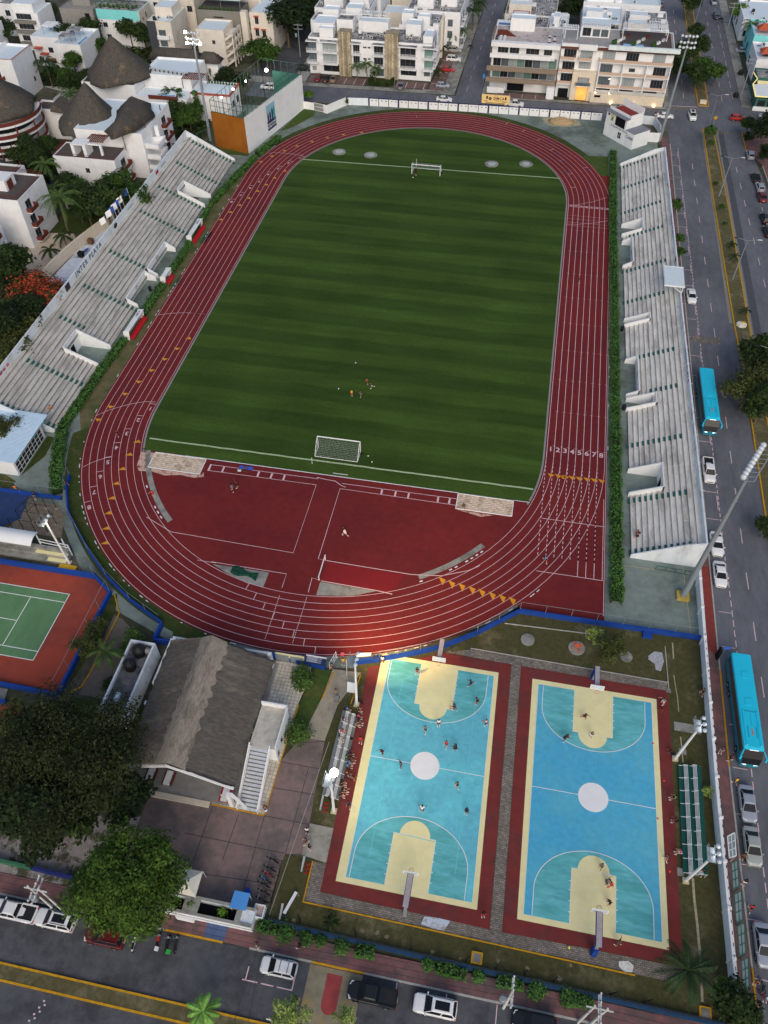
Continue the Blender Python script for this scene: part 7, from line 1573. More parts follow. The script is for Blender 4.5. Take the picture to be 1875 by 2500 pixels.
b=MB(m_thatch);P=[(-78.6,55.5),(-72.0,53.5),(-68.4,46.5),(-69.2,40),(-73.2,32.6),(-77.4,36.2),(-77.2,43),(-79.4,49.4)];rnd=random.Random(2);b.smooth=True;o=len(b.v);PP=[]
for i in range(len(P)):
 a=Vector(P[i]);c=Vector(P[(i+1)%len(P)])
 for k in range(4):v=a.lerp(c,k/4)+Vector((rnd.uniform(-.4,.4),rnd.uniform(-.4,.4)));PP.append(v)
rdg=[(-75.2,50.5,14.4),(-73.2,38.5,14.2)]
for v in PP:b.v.append((v.x,v.y,11.7+rnd.uniform(-.3,.1)))
for v in PP:r_=Vector(rdg[0][:2]).lerp(Vector(rdg[1][:2]),max(0,min(1,(51.5-v.y)/12)));m_=v.lerp(r_,.55);b.v.append((m_.x,m_.y,13.3+rnd.uniform(-.15,.15)))
for v in PP:r_=Vector(rdg[0][:2]).lerp(Vector(rdg[1][:2]),max(0,min(1,(51.5-v.y)/12)));m_=v.lerp(r_,.95);b.v.append((m_.x,m_.y,14.4))
n_=len(PP)
for k in range(2):
 for i in range(n_):j=(i+1)%n_;b.fc((o+k*n_+i,o+(k+1)*n_+i,o+(k+1)*n_+j,o+k*n_+j)[::-1])
b.fc([o+2*n_+i for i in range(n_)]);b.fc([o+n_-1-i for i in range(n_)]);b.part('thatched_canopy',t)
b=MB(m_wood);[b.beam((x,y,10.8),(x,y,12.2),.16)for x,y in((-75,54),(-69,52),(-69,42),(-72.5,37.0))];b.beam((-72.6,36.5,7.5),(-72.8,36.8,12),.14);b.part('post',t)
t=house('white villa under the tallest thatched cone, with rows of air conditioners on its flat roof','villa','villa',(-84,74,0))
B1_=block(t,-99.5,70,-84,82,0,8.6,m_wall,m_roofd,.3);block(t,-84.0,76,-70,88,0,9.2,m_wall,m_roofw,.6);b2_=block(t,-83.8,69.0,-69,75.8,0,6.2,m_wall,m_roofw,.4);block(t,-69,72,-57.8,80,0,7,m_wall,m_roofw,.4)
cone_roof(t,-91.0,76.5,9.2,9.2,18.6,5,1.0)
for k in range(9):x=-82.5+k*1.35;b=MB(m_ac);b.box(x-.45,79-.2*k,9.35,x+.45,79.5-.2*k,10.1);b.use(m_blk);b.box(x-.25,78.98-.2*k,9.45,x+.25,78.995-.2*k,10.0);b.part('air_conditioner',t)
b=MB(m_wood);b.box(-80,68.85,6.2,-71.5,68.98,7.2);b.part('terrace_rail',t);b=MB(mat('pool_small',S(90,140,180),.1,.05,1));b.box(-77.5,69.6,6.26,-73.5,72,6.3);b.part('terrace_pool',t)
pergola(t,-72,74.6,-66.2,78.6,7.2,2.6,m_wood,11);b=MB(m_terr);b.box(-69,71.8,7.0,-57.8,71.98,7.5);b.box(-57.98,72,7.0,-57.6,80,7.5);b.part('tiled_edge',t)
E_=Face((-57.8,72),(-57.8,80));[window(t,E_,u,3.5,1.5,1.6,m_glzd)for u in(1.5,5)]
for k in range(10):x=-66+k*.85;b=MB(m_pot);b.ball((x,79.2-k*.05,7.5),.33,7,5);b.part('potted_plant',t)
S_=b2_['S'];[window(t,S_,u,z,1.5,1.7,m_glzd)for u in(2,7,11.5)for z in(.8,)]
t=house('low thatched pavilion roof behind the tallest cone','pavilion','pavilion',(-78,90,0));b=MB(m_thatch);b.smooth=True
for(x0,y0,x1,y1)in((-88,88.5,-72,94),(-73,88.5,-66,93)):b.hexa([(x0,y0,8.6),(x1,y0,8.6),(x1,y1,8.6),(x0,y1,8.6)],[(x0+2,y0+2.2,11),(x1-2,y0+2.2,11),(x1-2,y1-2.2,11),(x0+2,y1-2.2,11)])
b.part('thatched_roof',t);b=MB(m_wall);b.box(-87,89.6,0,-67,93,8.5);b.part('wall',t)
t=house('round villa with stacked curved balconies and a thatched cone at the left edge','villa','villa',(-112,47,0))
b=MB(m_wall);b.slab(arc(-112,48,8.4,0,360,32)[:-1],0,9);b.part('drum',t);b=MB(m_glzd)
for z in(.8,3.9,6.9):b.slab(arc(-112,48,8.5,-80,30,16)+arc(-112,48,8.3,30,-80,16),z,z+1.7)
b.part('window_band',t)
for z in(3.2,6.2,9.2):
 b=MB(m_wall);b.slab(arc(-112,48,10.6,-100,45,26)+[(-112,48)],z-.5,z);b.part('balcony',t);b=MB(m_wood)
 P=arc(-112,48,10.5,-100,45,26);[b.wall(P[i],P[i+1],.12,z,z+.9)for i in range(26)];b.part('balcony_rail',t)
for a in(-70,-40,-10,20):x=-112+10.4*math.cos(R(a));y=48+10.4*math.sin(R(a));b=MB(m_wood);b.tube((x,y,0),(x,y,9),.22,n=8);b.part('column',t)
cone_roof(t,-112.5,48.5,10.2,10.2,18.5,8,1.0)
block(t,-106.5,54.5,-97.5,60,0,7.2,m_wall,m_roofd,.5);b=MB(m_thatch);b.hexa([(-101,53.5,7.6),(-96,53.5,7.2),(-96,60,7.2),(-101,60,7.6)],[(-100.6,54,9.2),(-99.8,54,9.2),(-99.8,59.5,9.2),(-100.6,59.5,9.2)]);b.part('thatched_roof',t)
t=house('big plain white house with rounded corner and tiled roof edge, upper left','house','house',(-128,78,0));F=block(t,-140,73.8,-121.3,85.2,0,11,m_wall,m_roofw,.7);b=MB(m_terr);b.box(-140,73.7,11.7,-121.2,73.95,11.78);b.box(-121.45,73.95,11.7,-121.2,85.2,11.78);b.part('tiled_edge',t)
window(t,F['S'],12,6.4,2.0,2.2,m_glzd);balcony(t,F['S'],11.5,15,6.3,1.0,m_wood);b=MB(m_wall);b.box(-129,74.2,11,-128.7,85,12.2);b.part('party_wall',t);window(t,F['E'],8,3,.8,1.2,m_glzd)
t=house('white house with wooden balconies and a dark roof deck behind the leaning coconut palm','house','house',(-88,8,0));F=block(t,-99,2.6,-82.3,14.4,0,11,m_wall,m_roofd,.4)
for z in(1.0,4.4,7.8):window(t,F['E'],2.2,z,1.9,2.2,m_glzd);balcony(t,F['E'],1.8,5.0,z-.1,1.2,m_wood)
b=MB(m_wall);b.box(-90.5,6.5,11,-86.8,10.5,13.4);b.part('stair_head',t);b=MB(m_wood);b.box(-86.78,7.2,11.05,-86.7,9.2,13.0);b.part('door',t)
for z in(11.9,12.3):b=MB(m_wood);b.beam((-82.4,2.7,z),(-82.4,14.4,z),.08);b.beam((-99,14.3,z),(-82.4,14.3,z),.08);b.beam((-99,2.7,z),(-82.4,2.7,z),.08);b.part('terrace_rail',t)
t=house('white house with three small wooden balconies at the left edge above the leafy trees','house','house',(-88,-6,0));F=block(t,-100,-10.5,-84.6,-2.6,0,10,m_wall,m_roofw,.4)
for z in(1.0,4.2,7.2):window(t,F['E'],3.0,z,1.8,2.0,m_glzd);balcony(t,F['E'],2.6,5.6,z-.1,1.1,m_wood)
t=house('white house with a railed roof deck at the left edge, below the thatched cones','house','house',(-100,22,0));F=block(t,-112,14.6,-90.5,20.5,0,9.5,m_wall,m_roofd,.5);cone_roof(t,-104.5,27,4.2,5.2,8.0,12)
b=MB(m_wood);[b.beam((-112,14.7,z),(-90.6,14.7,z),.08)for z in(10.4,10.9)];[b.beam((-90.6,14.6,z),(-90.6,20.5,z),.08)for z in(10.4,10.9)];b.part('terrace_rail',t)
wall_thing('garden_wall','curved white garden wall behind the west stand, enclosing a bleached yard',[(-73.9,-9.6),(-73.6,-4),(-72.9,1),(-72.0,5.4),(-70.6,11),(-68.8,16.4)],.35,2.6,m_stonel)
wall_thing('garden_wall','rough grey garden wall under the coconut palm',[(-83,20.4),(-77,21.2),(-70.5,20.4)],.5,1.5,m_wallc)
t=house('house with a turquoise upper floor, planted roof terrace and long pale awning','house','house',(-109,118,0));F=block(t,-116.2,118,-102.2,127,0,8.2,m_wall,m_roofg,0)
b=MB(m_turq);b.box(-116.2,118,8.2,-102.2,127,11.0);b.part('upper_wall',t);b=MB(m_wallb);b.box(-102.18,118,0,-101.9,127,11.0);b.part('side_wall',t)
for u,z in((1.5,6.0),(5.6,6.1),(9.6,6.2),(2.0,2.6)):window(t,F['S'],u,z,1.4,1.3,m_glzd)
E_=Face((-101.9,118),(-101.9,127));window(t,E_,2,8,.5,.7,m_glzd);window(t,E_,4.5,8,.7,1.4,m_glzd)
b=MB(m_roofg);b.box(-116,118.2,11.0,-102.4,126.8,11.06);b.part('roof',t);pergola(t,-116,118.4,-104,122,11.1,1.9,m_greenm,6);b=MB(m_cream);b.box(-117,123,13.3,-104,127.5,13.5);b.part('awning',t)
for k in range(12):b=MB(m_pot);b.ball((-115+k*1.05,119.2+(k%3)*.6,11.5),.5,7,5);b.part('potted_plant',t)
t=house('beige house with charcoal front strips and small balconies, right of the turquoise house','house','house',(-91,108,0));F=block(t,-95,108.3,-87.5,121,0,11.6,m_wallb,m_roofw,.4);b=MB(mat('charcoal',S(62,66,72),.85,.05,1));b.box(-95.1,108.0,0,-92.4,108.28,11.9);b.part('dark_strip',t)
for z in(2,5,8):window(t,F['S'],3.2,z,2.2,1.6,m_glz);balcony(t,F['S'],2.8,6.6,z-.6,1.0,m_wall)
block(t,-94,113,-88.5,120,11.6,14,m_wallb,m_roofw,.3);clutter(t,-94.5,108.8,-88,113,11.65,5,71)
t=house('beige corner house with an open zigzag staircase and small windows, behind the pelota court','house','house',(-75,110,0));F=block(t,-80.4,109.6,-71.6,118.5,0,9.6,m_wallb,m_roofw,.5);window(t,F['S'],4.8,6.2,.9,1.0,m_glzd);window(t,F['S'],2.6,1.8,.7,1.6,m_glzd);window(t,F['S'],.8,3.2,.5,.4,m_glzd);window(t,F['S'],5.8,3.0,.5,.4,m_glzd)
b=MB(m_wallb)
for k in range(4):z=1.6+2.3*k;b.hexa([(-71.5,109.6,z-1.4),(-69.4,109.6,z),(-69.4,110,z),(-71.5,110,z-1.4)],[(-71.5,109.6,z-.6),(-69.4,109.6,z+.8),(-69.4,110,z+.8),(-71.5,110,z-.6)]);b.box(-69.3,109.6,z,-68.9,117.5,z+.9);b.box(-71.55,111,z-.2,-69.3,117,z)
for y in(110,112.5,115,117.4):b.box(-69.3,y-.15,0,-68.95,y+.15,9.4)
b.part('outer_stairs',t);wall_thing('garden_wall','beige yard wall in front of the corner house behind the pelota court',[(-79.5,104.5),(-69,103.2)],.3,2.2,m_wallb)
t=house('tall house with a blank dark grey wall and a pale glass canopy on its roof','house','house',(-76,119,0));F=block(t,-83,119,-69.2,128,0,12,m_wallg,m_roofd,.3);b=MB(m_dk);b.box(-77.8,118.95,10.3,-74.6,119.0,10.6);b.part('slot_window',t)
b=MB(mat('canopy_glass',S(176,196,194),.4,.08,1));b.hexa([(-83,121.5,14.4),(-69.5,121.5,14.4),(-69,127.5,15.2),(-82,127.5,15.2)],[(-83,121.5,14.55),(-69.5,121.5,14.55),(-69,127.5,15.35),(-82,127.5,15.35)]);b.part('canopy',t);b=MB(m_galv);[b.beam((x,y,12),(x,y,14.4),.1)for x in(-82.5,-76,-69.8)for y in(121.7,127)];b.part('canopy_frame',t)
b=MB(m_wallb);b.box(-69.1,119,0,-67.2,121,12.3);b.part('column',t)
for z in(2.5,5.6,8.7):b=MB(m_wallb);b.box(-69.15,121.1,z,-67.2,127.5,z+.9);b.part('balcony',t)
for k in range(9):b=MB(m_pot);b.ball((-82+k*1.4,119.9,12.5),.5,7,5);b.part('potted_plant',t)
t=house('beige house with small red awnings, beside the great dark tree','house','house',(-63,121,0));F=block(t,-66.8,121,-59.6,134,0,11.4,m_wallb,m_roofw,.4)
for k,(u,z)in enumerate(((1.4,5.2),(3.6,5.0),(1.6,8.6))):window(t,F['S'],u,z,1.1,2.0,m_glzd);b=MB(m_terr);F['S'].box(b,u-.2,u+1.3,z+2.1,z+2.3,.01,.8);b.part('awning',t)
window(t,F['E'],3,8,.6,1.2,m_glzd);window(t,F['E'],6,4,.6,1.2,m_glzd)
t=house('white three-storey house with grey balcony bands and a skylight roof, top left','house','house',(-136,112,0));F=block(t,-141.5,111.5,-132.8,121,0,10.6,m_wall,m_roofw,.3)
for z in(2.8,6.2,9.0):window(t,F['S'],1.4,z,5,1.5,m_glzd,nm=4);b=MB(m_wallg);F['S'].box(b,.6,7.6,z-1.1,z-.2,.01,.9);b.part('balcony_band',t)
block(t,-141,112,-134,120,10.6,13,m_wall,m_roofw,.2)
t=house('white house with red awnings and a pale terrace cover, top left','house','house',(-126,100,0));F=block(t,-130.5,100.5,-121.2,112,0,7.6,m_wall,m_roofw,.7)
for k in range(3):b=MB(m_terr);F['S'].box(b,.8+k*1.6,3.2+k*1.6,5.2-k*1.6,5.5-k*1.6,.01,1.4);b.part('awning',t)
for u,z in((1,1),(5,1),(5,4)):window(t,F['S'],u,z,1.5,1.4,m_glzd)
b=MB(m_white);b.box(-128,104,10,-124,108,10.15);b.part('terrace_cover',t);b=MB(m_galv);[b.beam((x,y,7.6),(x,y,10),.1)for x in(-127.8,-124.2)for y in(104.2,107.8)];b.part('frame',t)
t=house('long white house with small rooftop pool terraces and pergolas, top left','house','house',(-117,96,0));F=block(t,-121,96.5,-112.4,110,0,7.4,m_wall,m_roofw,.8)
for y in(98,103.5):b=MB(m_roofg);b.box(-119.5,y,9.6,-115.5,y+3,9.75);[b.beam((x,yy,7.4),(x,yy,9.6),.1)for x in(-119.3,-115.7)for yy in(y+.2,y+2.8)];b.part('pergola',t)
b=MB(mat('pool_small',S(90,140,180)));b.box(-114.6,99,7.46,-113,105,7.5);b.part('terrace_pool',t)
t=house('unfinished grey block house at the top left edge','house','house',(-118,124,0));F=block(t,-131,122,-119.5,134,0,9,m_wallc,m_wallc,.3);b=MB(m_dk);b.box(-122.5,121.9,5.6,-121,121.98,8.2);b.part('doorway',t);block(t,-128,126,-122,132,9,12,m_wallc,m_wallc,.1)
rnd=random.Random(44);labs=['white house at the top edge, far left corner','grey-roofed house at the top edge, above the unfinished block house','white house at the top edge, behind the turquoise house','beige house at the top edge, behind the charcoal-striped house','pale house at the top edge, behind the glass canopy','white house on the far left edge, beside the plain white house']
for i,(x0,y0,x1,y1,z1,m_)in enumerate(((-160,122,-145,138,9,m_wall),(-130,137,-114,150,9,m_wallc),(-112,131,-100,145,11,m_wall),(-98,125,-86,140,12.5,m_wallb),(-84,131,-66,146,13,m_wallb),(-158,92,-143.5,108,9,m_wall))):
 t=house(labs[i],'house','house',(x0,y0,0));F=block(t,x0,y0,x1,y1,0,z1,m_,m_roofw if i%2 else m_roofg,.5);block(t,x0+2,y0+3,x0+7,y0+8,z1,z1+2.6,m_,m_roofw,.2);clutter(t,x0+.5,y0+.5,x1-.5,y1-.5,z1+.05,10,80+i)
 for k in range(3):window(t,F['S'],1.5+k*4,z1-3,1.6,1.6,m_glzd)
# ================================================================ trees and palms
TD=make_tree(4.6,9,lf_dark,3000,.36,1);TM=make_tree(4.4,8,lf_mid,2900,.34,2);TB=make_tree(4.2,7.5,lf_bright,2800,.33,3);TO=make_tree(4.6,7.5,lf_olive,1900,.32,4,spread=.75);TV=make_tree(4.8,10,lf_vdark,3000,.38,5)
TS=make_tree(2.0,4.5,lf_mid,900,.24,6,5,.1);TC=make_tree(1.7,7.5,lf_mid,1500,.26,7,6,.14,.15)
for pr_,c_ in((TD,0),(TM,0)):pass
PA=make_palm(7.5,3.9,lf_palm,1,19);PB=make_palm(5.0,3.0,lf_mid if False else lf_palm,2,15,name='palm',trunk=.14);PC=make_palm(2.2,1.9,lf_dark,3,11,name='palm',trunk=.1,lean=.1);PD=make_palm(6.5,3.6,leafmat('leaf_palm_dark',S(40,58,34),.35),4,19,trunk=.16)
def T(pr_,t_,X,Y,zc,sc,label,rz=None,cat=None,group='trees and palms around the ground'):
 p=q(t_,X,Y,zc);return pr_.place((p.x,p.y,0),rz if rz is not None else(X*.37+Y*.11)%6.28,label,group,sc,cat)
G1='trees of the villa gardens';G2='palms of the villa gardens';G3='trees along the avenue'
for a in((TM,'B1',930,170,6.5,(1.25,1.25,1.15),'bright leafy tree against the back of the west stand, by the flags'),(TD,'B1',850,330,6,1.25,'broad green tree overhanging the bleached yard behind the west stand'),(TD,'B1',690,270,5.5,1.0,'dark tree left of the broad green tree behind the west stand'),(TM,'B1',1090,260,5.5,.95,'leafy tree touching the parapet of the west stand beside the flags'),(TD,'B1',640,380,3.0,.55,'small dark shrub-like tree at the end of the grey garden wall'),(TD,'B1',70,830,6,1.2,'dark tree at the left edge beside the tan courtyard'),(TD,'B1',30,960,5,1.1,'dark tree below the tan courtyard, left of the red flowering tree'),(TV,'B1',250,1250,4,.9,'very dark tree in the shade of the red flowering tree'),(TO,'B1',130,1330,5,1.1,'olive tree below the red flowering tree'),(TV,'B1',30,1380,5,1.15,'dark tree left of the olive tree on the left edge'),(TO,'B1',100,1530,4,1.0,'loose tree behind the near end of the west stand wall'),(TM,'B1',20,1560,4,.8,'green tree on the left edge beside the pink marks of the west stand'),(TO,'C1',10,620,4.5,.7,'small tree leaning over the pale blue cabin roof'),(TD,'A1',560,310,5,1.05,'dark tree behind the long white house, upper left'),(TD,'A1',720,260,6,1.1,'dark tree left of the turquoise house'),(TB,'A1',620,400,5,.95,'yellow-green tree left of the tallest thatched cone'),(TM,'A1',800,380,4,.8,'green tree just behind the tip of the tallest thatched cone'),(TM,'A1',590,500,4,.85,'green tree between the coconut palm and the tallest cone'),(TD,'A1',1050,260,5,1.0,'dark tree in front of the turquoise house'),(TD,'A1',1160,280,5,.95,'dark tree between the turquoise house and the charcoal-striped house'),(TM,'A1',930,260,3,.7,'small tree at the foot of the turquoise house'),(TD,'A1',760,130,5,.9,'dark tree beside the planted terrace of the turquoise house'),(TD,'A1',30,260,5,1.1,'dark round tree at the upper left edge'),(TD,'A1',1230,220,4,.8,'dark tree at the foot of the charcoal-striped house'),(TM,'A1',540,640,3,.75,'low green tree below the coconut palm, upper left'),(TD,'A1',430,640,2,.6,'low dark tree beside the small lawn, upper left'),(TD,'A1',700,660,3,.7,'low tree under the rim of the tallest cone, left side'),(TD,'A1',860,700,3,.8,'dark tree between the two thatched cones'),(TD,'A1',440,880,2.0,.42,'small round tree by the pale paths of the villas'),(TD,'A1',260,1250,3,.9,'dark tree below the round villa'),(TM,'A1',380,1200,2.5,.7,'green tree right of the round villa garden'),(TD,'A1',150,1290,3,.7,'dark tree at the foot of the round villa'),(TD,'A1',540,1540,3,.8,'dark tree in front of the nearest villa, left corner'),(TM,'A1',640,1560,3,.8,'green tree in front of the nearest villa, at its base'),(TC,'A1',1470,850,4,1.1,'tall slim green tree beside the lit floodlight mast'),(TC,'A1',1550,740,4,1.2,'tall slim tree behind the lit floodlight mast'),(TC,'A1',1600,880,4,1.15,'tall slim tree right of the floodlight mast, near the ochre wall'),(TM,'A1',1470,1000,3,.75,'bushy tree at the far end of the west stand'),(TC,'A2',60,780,4,1.1,'slim tree next to the mesh cage, left'),(TM,'A2',150,680,3,.7,'tree at the back left of the pelota court'),(TV,'A2',330,670,3,.7,'dark tree behind the cage of the pelota court')):T(*a[:-1],a[-1],group=G1)
for a in((TV,'A2',830,160,8,(1.9,1.9,1.35),'huge dark tree at the head of the side lane, top centre'),(TV,'A2',960,60,8,(1.5,1.5,1.3),'dark tree right of the huge tree, top edge'),(TV,'A2',780,20,8,(1.5,1.5,1.4),'dark tree behind the huge tree, top edge'),(TV,'A2',920,270,4,1.0,'dark lower tree by the side lane under the huge tree'),(TM,'A2',590,400,5,(1.35,1.35,.95),'round green tree right of the corner house staircase'),(TM,'A2',690,450,4,(1.0,1.0,.9),'green tree behind the mesh cage, right side'),(TV,'A1',1570,60,8,.9,'dark tree behind the beige houses, top'),(TB,'A3',100,110,5,.8,'light green tree in the garden between the apartment wings'),(TD,'A3',620,260-30,4,.5,'small dark tree at the corner of the right rear wing'),(TV,'A4',130,60,6,1.1,'dark tree between the houses behind the corner hotel'),(TV,'A4',40,110,5,.9,'dark tree behind the rooftop pergola of the hotel'),(TB,'A3',1225,50,4,.5,'small tree by a lit wall behind the hotel pool')):T(*a)
for a in((TM,'A4',1130,560,5,(1.25,1.25,1.0),'large green tree on the avenue median before the crossing'),(TD,'A4',1080,660,3.5,.9,'dark lower tree at the near end of the tree group on the median'),(TM,'A4',1250,560,4.5,.75,'green tree reaching over the right carriageway from the median'),(TD,'A4',1100,390,5,.95,'dark tree on the median beyond the large green one'),(TD,'A4',940,480,5,(.95,1.3,1.1),'dark tree beside the corner hotel, on the avenue pavement'),(TD,'A4',1080,240,4,.65,'small tree on the median farther up'),(TD,'A4',1030,30,5,1.0,'dark tree on the median at the top edge'),(TV,'A4',930,600,3,.7,'dark low tree at the corner of the hotel and the avenue'),(TS,'A4',1190,1070,2.5,.95,'small tree at the crossing end of the median'),(TS,'A4',1200,1150,1.8,.55,'second small tree on the median end by the crossing'),(TD,'A4',1505,1010,3.5,.62,'dark tree on the pavement at the far right of the crossing'),(TV,'A4',1505,1120,2,.35,'small dark round shrub tree at the pavement corner'),(TV,'A4',1640,1120,4,1.0,'dark palm-like tree mass at the right edge beyond the crossing'),(TV,'A4',1640,1270,3,.6,'dark small tree at the right edge above the parked hatchback'),(TS,'B4',1240,150,1.5,.4,'tiny tree on the median, first from the crossing'),(TS,'B4',1285,350,1.5,.5,'tiny tree on the median, second from the crossing'),(TS,'B4',1310,480,1.2,.35,'tiny tree on the median, third from the crossing'),(TS,'B4',915,350,2.5,(.8,.9,1),'slender street tree behind the east stand wall, far one'),(TS,'B4',945,600,2.2,.7,'slender street tree behind the east stand wall, middle one'),(TS,'B4',950,720,2.2,.75,'slender street tree behind the east stand wall, near one'),(TD,'B4',1610,1540,5,.95,'dark tree on the near median, above the leafy one'),(TO,'C4',1500,330,5,(1.15,1.15,.95),'wide olive-green tree over the avenue beside the far bus'),(TO,'C4',1640,300,5,1.1,'olive tree at the right edge behind the wide one'),(TD,'C4',1610,470,4,.9,'dark tree under the wide olive tree on the median'),(TD,'C4',1640,110,5,.9,'dark tree at the right edge above the median nose'),(TD,'C4',1650,1430,3,.45,'small dark tree at the right edge by the near median'),(TB,'A4',1440,110,4,.9,'bushy tree in front of the pale house, top right')):T(*a,group=G3)
for pr_,t_,X,Y,z,s_,lb in((PD,'A1',370,510,7,1.15,'coconut palm between the plain white house and the tallest cone'),(PB,'A1',560,800,4.5,1.2,'palm between the two left thatched cones'),(PD,'A1',960,710,5,.95,'palm below the tallest cone'),(PD,'A1',1380,740,6,.95,'palm in front of the white villa terrace, by the lit mast'),(PA,'B1',470,300,8.5,1.25,'tall coconut palm leaning over the small lawn west of the stand'),(PB,'A1',400,1370,5,1.3,'palm beside the dark pool'),(PB,'A1',450,1550,5,1.2,'palm above the tall coconut palm, by the dark pool'),(PC,'B1',520,610,2.0,1.3,'low palm on the tan courtyard, farther one'),(PC,'B1',410,730,2.0,1.4,'low palm on the tan courtyard, nearer one'),(PD,'A2',190,560,6,1.0,'drooping palm before the beige corner house'),(PC,'A1',490,430,2,1.5,'small palm by the long white house wall, upper left'),(PC,'A1',640,690,2.5,1.5,'small palm just left of the tallest cone rim')):T(pr_,t_,X,Y,z,s_,lb,group=G2)
for pr_,t_,X,Y,z,s_,lb in((PB,'A2',1400,560,3.5,.85,'garden palm before the apartments, leftmost of three'),(PB,'A2',1480,530,4,.9,'garden palm before the apartments, middle of three'),(PB,'A2',1545,575,3.5,.85,'garden palm before the apartments, rightmost of three'),(PD,'A3',850,90,6,1.0,'tall palm by the cross street, top edge'),(PD,'A3',900,30,6,1.0,'tall palm by the cross street, farthest up'),(PB,'A3',680,290,4,.9,'palm at the wall of the right rear wing, left one'),(PB,'A3',765,260,4,.95,'palm at the wall of the right rear wing, right one'),(PC,'A3',600,385,2.5,1.2,'small palm at the head of the brick parking row'),(PC,'A3',565,590,2.0,1.2,'small palm beside the parked silver hatchback'),(PB,'A4',1540,220,5.5,1.3,'large palm in front of the tiled house across the avenue'),(PC,'A3',45,590,2,.9,'low palm in the hedged garden bed before the apartments'),(PC,'A4',165,150,14.6,.9,'x')):
 if lb!='x':T(pr_,t_,X,Y,z,s_,lb,group='palms along the streets')
for pr_,t_,X,Y,z,s_,lb in((PC,'B4',1370,640,1.8,.75,'little palm on the median, far one'),(PC,'B4',1395,740,1.8,.75,'little palm on the median by the street lamp'),(PC,'B4',1480,1180,1.5,.7,'little palm near the nose of the median'),(PD,'F4',985,1260,5.5,.92,'large green palm at the near corner of the second court'),(PB,'D1',860,1170,3.5,.85,'yellow-green palm between the tennis court and the tank house'),(PC,'F2',1190,830,1.0,.55,'young yellow-green banana plant on the near lawn')):T(pr_,t_,X,Y,z,s_,lb,group='palms inside the ground')
mk=make_palm(4.2,2.2,leafmat('leaf_palm_lime',S(110,150,70),.3),9,13,name='palm',trunk=.12)
p=q('F2',115,1560,4.0);mk.place((p.x,p.y,0),0,'lime green palm on the median at the bottom edge','palms inside the ground',.9)
TL=make_tree(2.4,5.5,leafmat('leaf_lime',S(112,128,64),.3),700,.24,14,6,.09,spread=.8)
T(TL,'F2',850,1600,4.0,.85,'sparse yellow-green tree on the median, bottom edge centre');T(TL,'F2',1290,1590,3.5,.5,'sparse yellow-green sapling on the median, right of the sparse tree')
for a in((TD,'A1',560,720,3,.8,'dark tree between the small lawn and the two cones'),(TD,'A1',1000,690,3,.7,'dark tree under the front rim of the tallest cone'),(TM,'A1',1330,830,4,.8,'green tree at the back right of the nearest villa'),(TD,'A1',1420,930,4,.85,'dark tree between the nearest villa and the stand end'),(TM,'A1',1530,950,4,.8,'green tree at the foot of the lit floodlight mast'),(TD,'A1',470,1230,3,.7,'dark tree at the left wall of the nearest villa'),(TD,'A1',330,1330,3,.8,'dark tree above the dark pool'),(TM,'A1',60,1500,2,.5,'x'),(TD,'A1',1270,330,4,.8,'dark tree at the charcoal-striped house, right side'),(TM,'A1',480,380,4,.8,'green tree by the red awnings house, upper left'),(TD,'B1',560,210,3,.8,'dark tree over the grey garden wall'),(TD,'B1',720,420,3,.8,'dark tree at the head of the curved garden wall'),(TM,'B1',130,900,4,.7,'green tree between the courtyard trees and the red flowering tree'),(TM,'A2',60,950,3,.8,'green tree squeezed between the mast and the ochre wall'),(TD,'A1',380,60,5,.8,'dark tree behind the white three-storey house, top left'),(TD,'A1',100,640,2,.01,'x')):
 if a[-1]!='x':T(*a,group=G1)
def flame():
 pr_=make_tree(7.0,8.0,lf_flame,4200,.27,31,10,.3,.4,name='flame_tree');b=MB(lf_dark);leaves(b,[(x,y,z-.35,a,c,d)for x,y,z,a,c,d in blob_set(7.0,3.2,8.0,10,random.Random(31))],5200,.3,rnd=random.Random(5));b.part('green_leaves',pr_.src,local=True);return pr_
def special(label,t_,X,Y,zc,build,cat='tree',name='broadleaf_tree'):
 p=q(t_,X,Y,zc);pr_=build();pr_.place((p.x,p.y,0),0,label);return pr_
special('flame tree covered in orange-red blossom behind the west stand','B1',300,1060,5.0,flame)
special('bright round green tree at the street side below the thatched hall','F1',1005,520,7.0,lambda:make_tree(7.2,10.5,leafmat('leaf_round',S(56,78,28),.5),22000,.2,33,17,.35,.35))
special('enormous dark spreading tree left of the thatched hall, its branches showing through thin leaves','E1',545,650,9.0,lambda:make_tree(10.4,12.0,leafmat('leaf_big',S(37,44,23),.55),21000,.2,34,16,.5,.5,bark=m_barkd,spread=.68))
T(TV,'E1',200,1050,5,(1.2,1.2,.9),'dark tree below the enormous tree, left edge');T(TV,'E1',1050,1000,4,.75,'dark tree in front of the thatched gable, left of its tables');T(TD,'E1',520,1130,4,.95,'dark tree over the pale dirt, under the enormous tree');T(TD,'E1',60,800,6,1.1,'dark tree behind the enormous tree at the left edge');T(TO,'E1',60,420,6,1.0,'thin dark tree over the reddish court at the left edge');T(TO,'E1',300,330,6,.8,'thin olive tree at the upper left fringe of the enormous tree');T(TV,'E1',420,1180,5,1.0,'very dark tree at the lower fringe of the enormous tree')
T(TO,'D1',690,1040,3.5,.5,'small loose tree over the blue wall of the tennis court');T(TO,'D1',760,900,3,.38,'smaller loose tree farther up the tennis court wall')
T(TO,'D4',390,1090,3.0,.52,'small leafy tree with bare twigs beside the round concrete slabs');T(TL,'D4',260,960,3.0,.5,'thin sapling next to the small leafy tree by the blue wall')
T(TD,'F4',1400,1530,3.5,.62,'green tree at the bottom right corner against the white wall');T(TB,'F4',1360,1350,3.2,.3,'light green small tree on top of the wall line, bottom right');T(TL,'E4',1170,1100,1.2,.3,'small straggly shrub by the white wall east of the green bleachers')
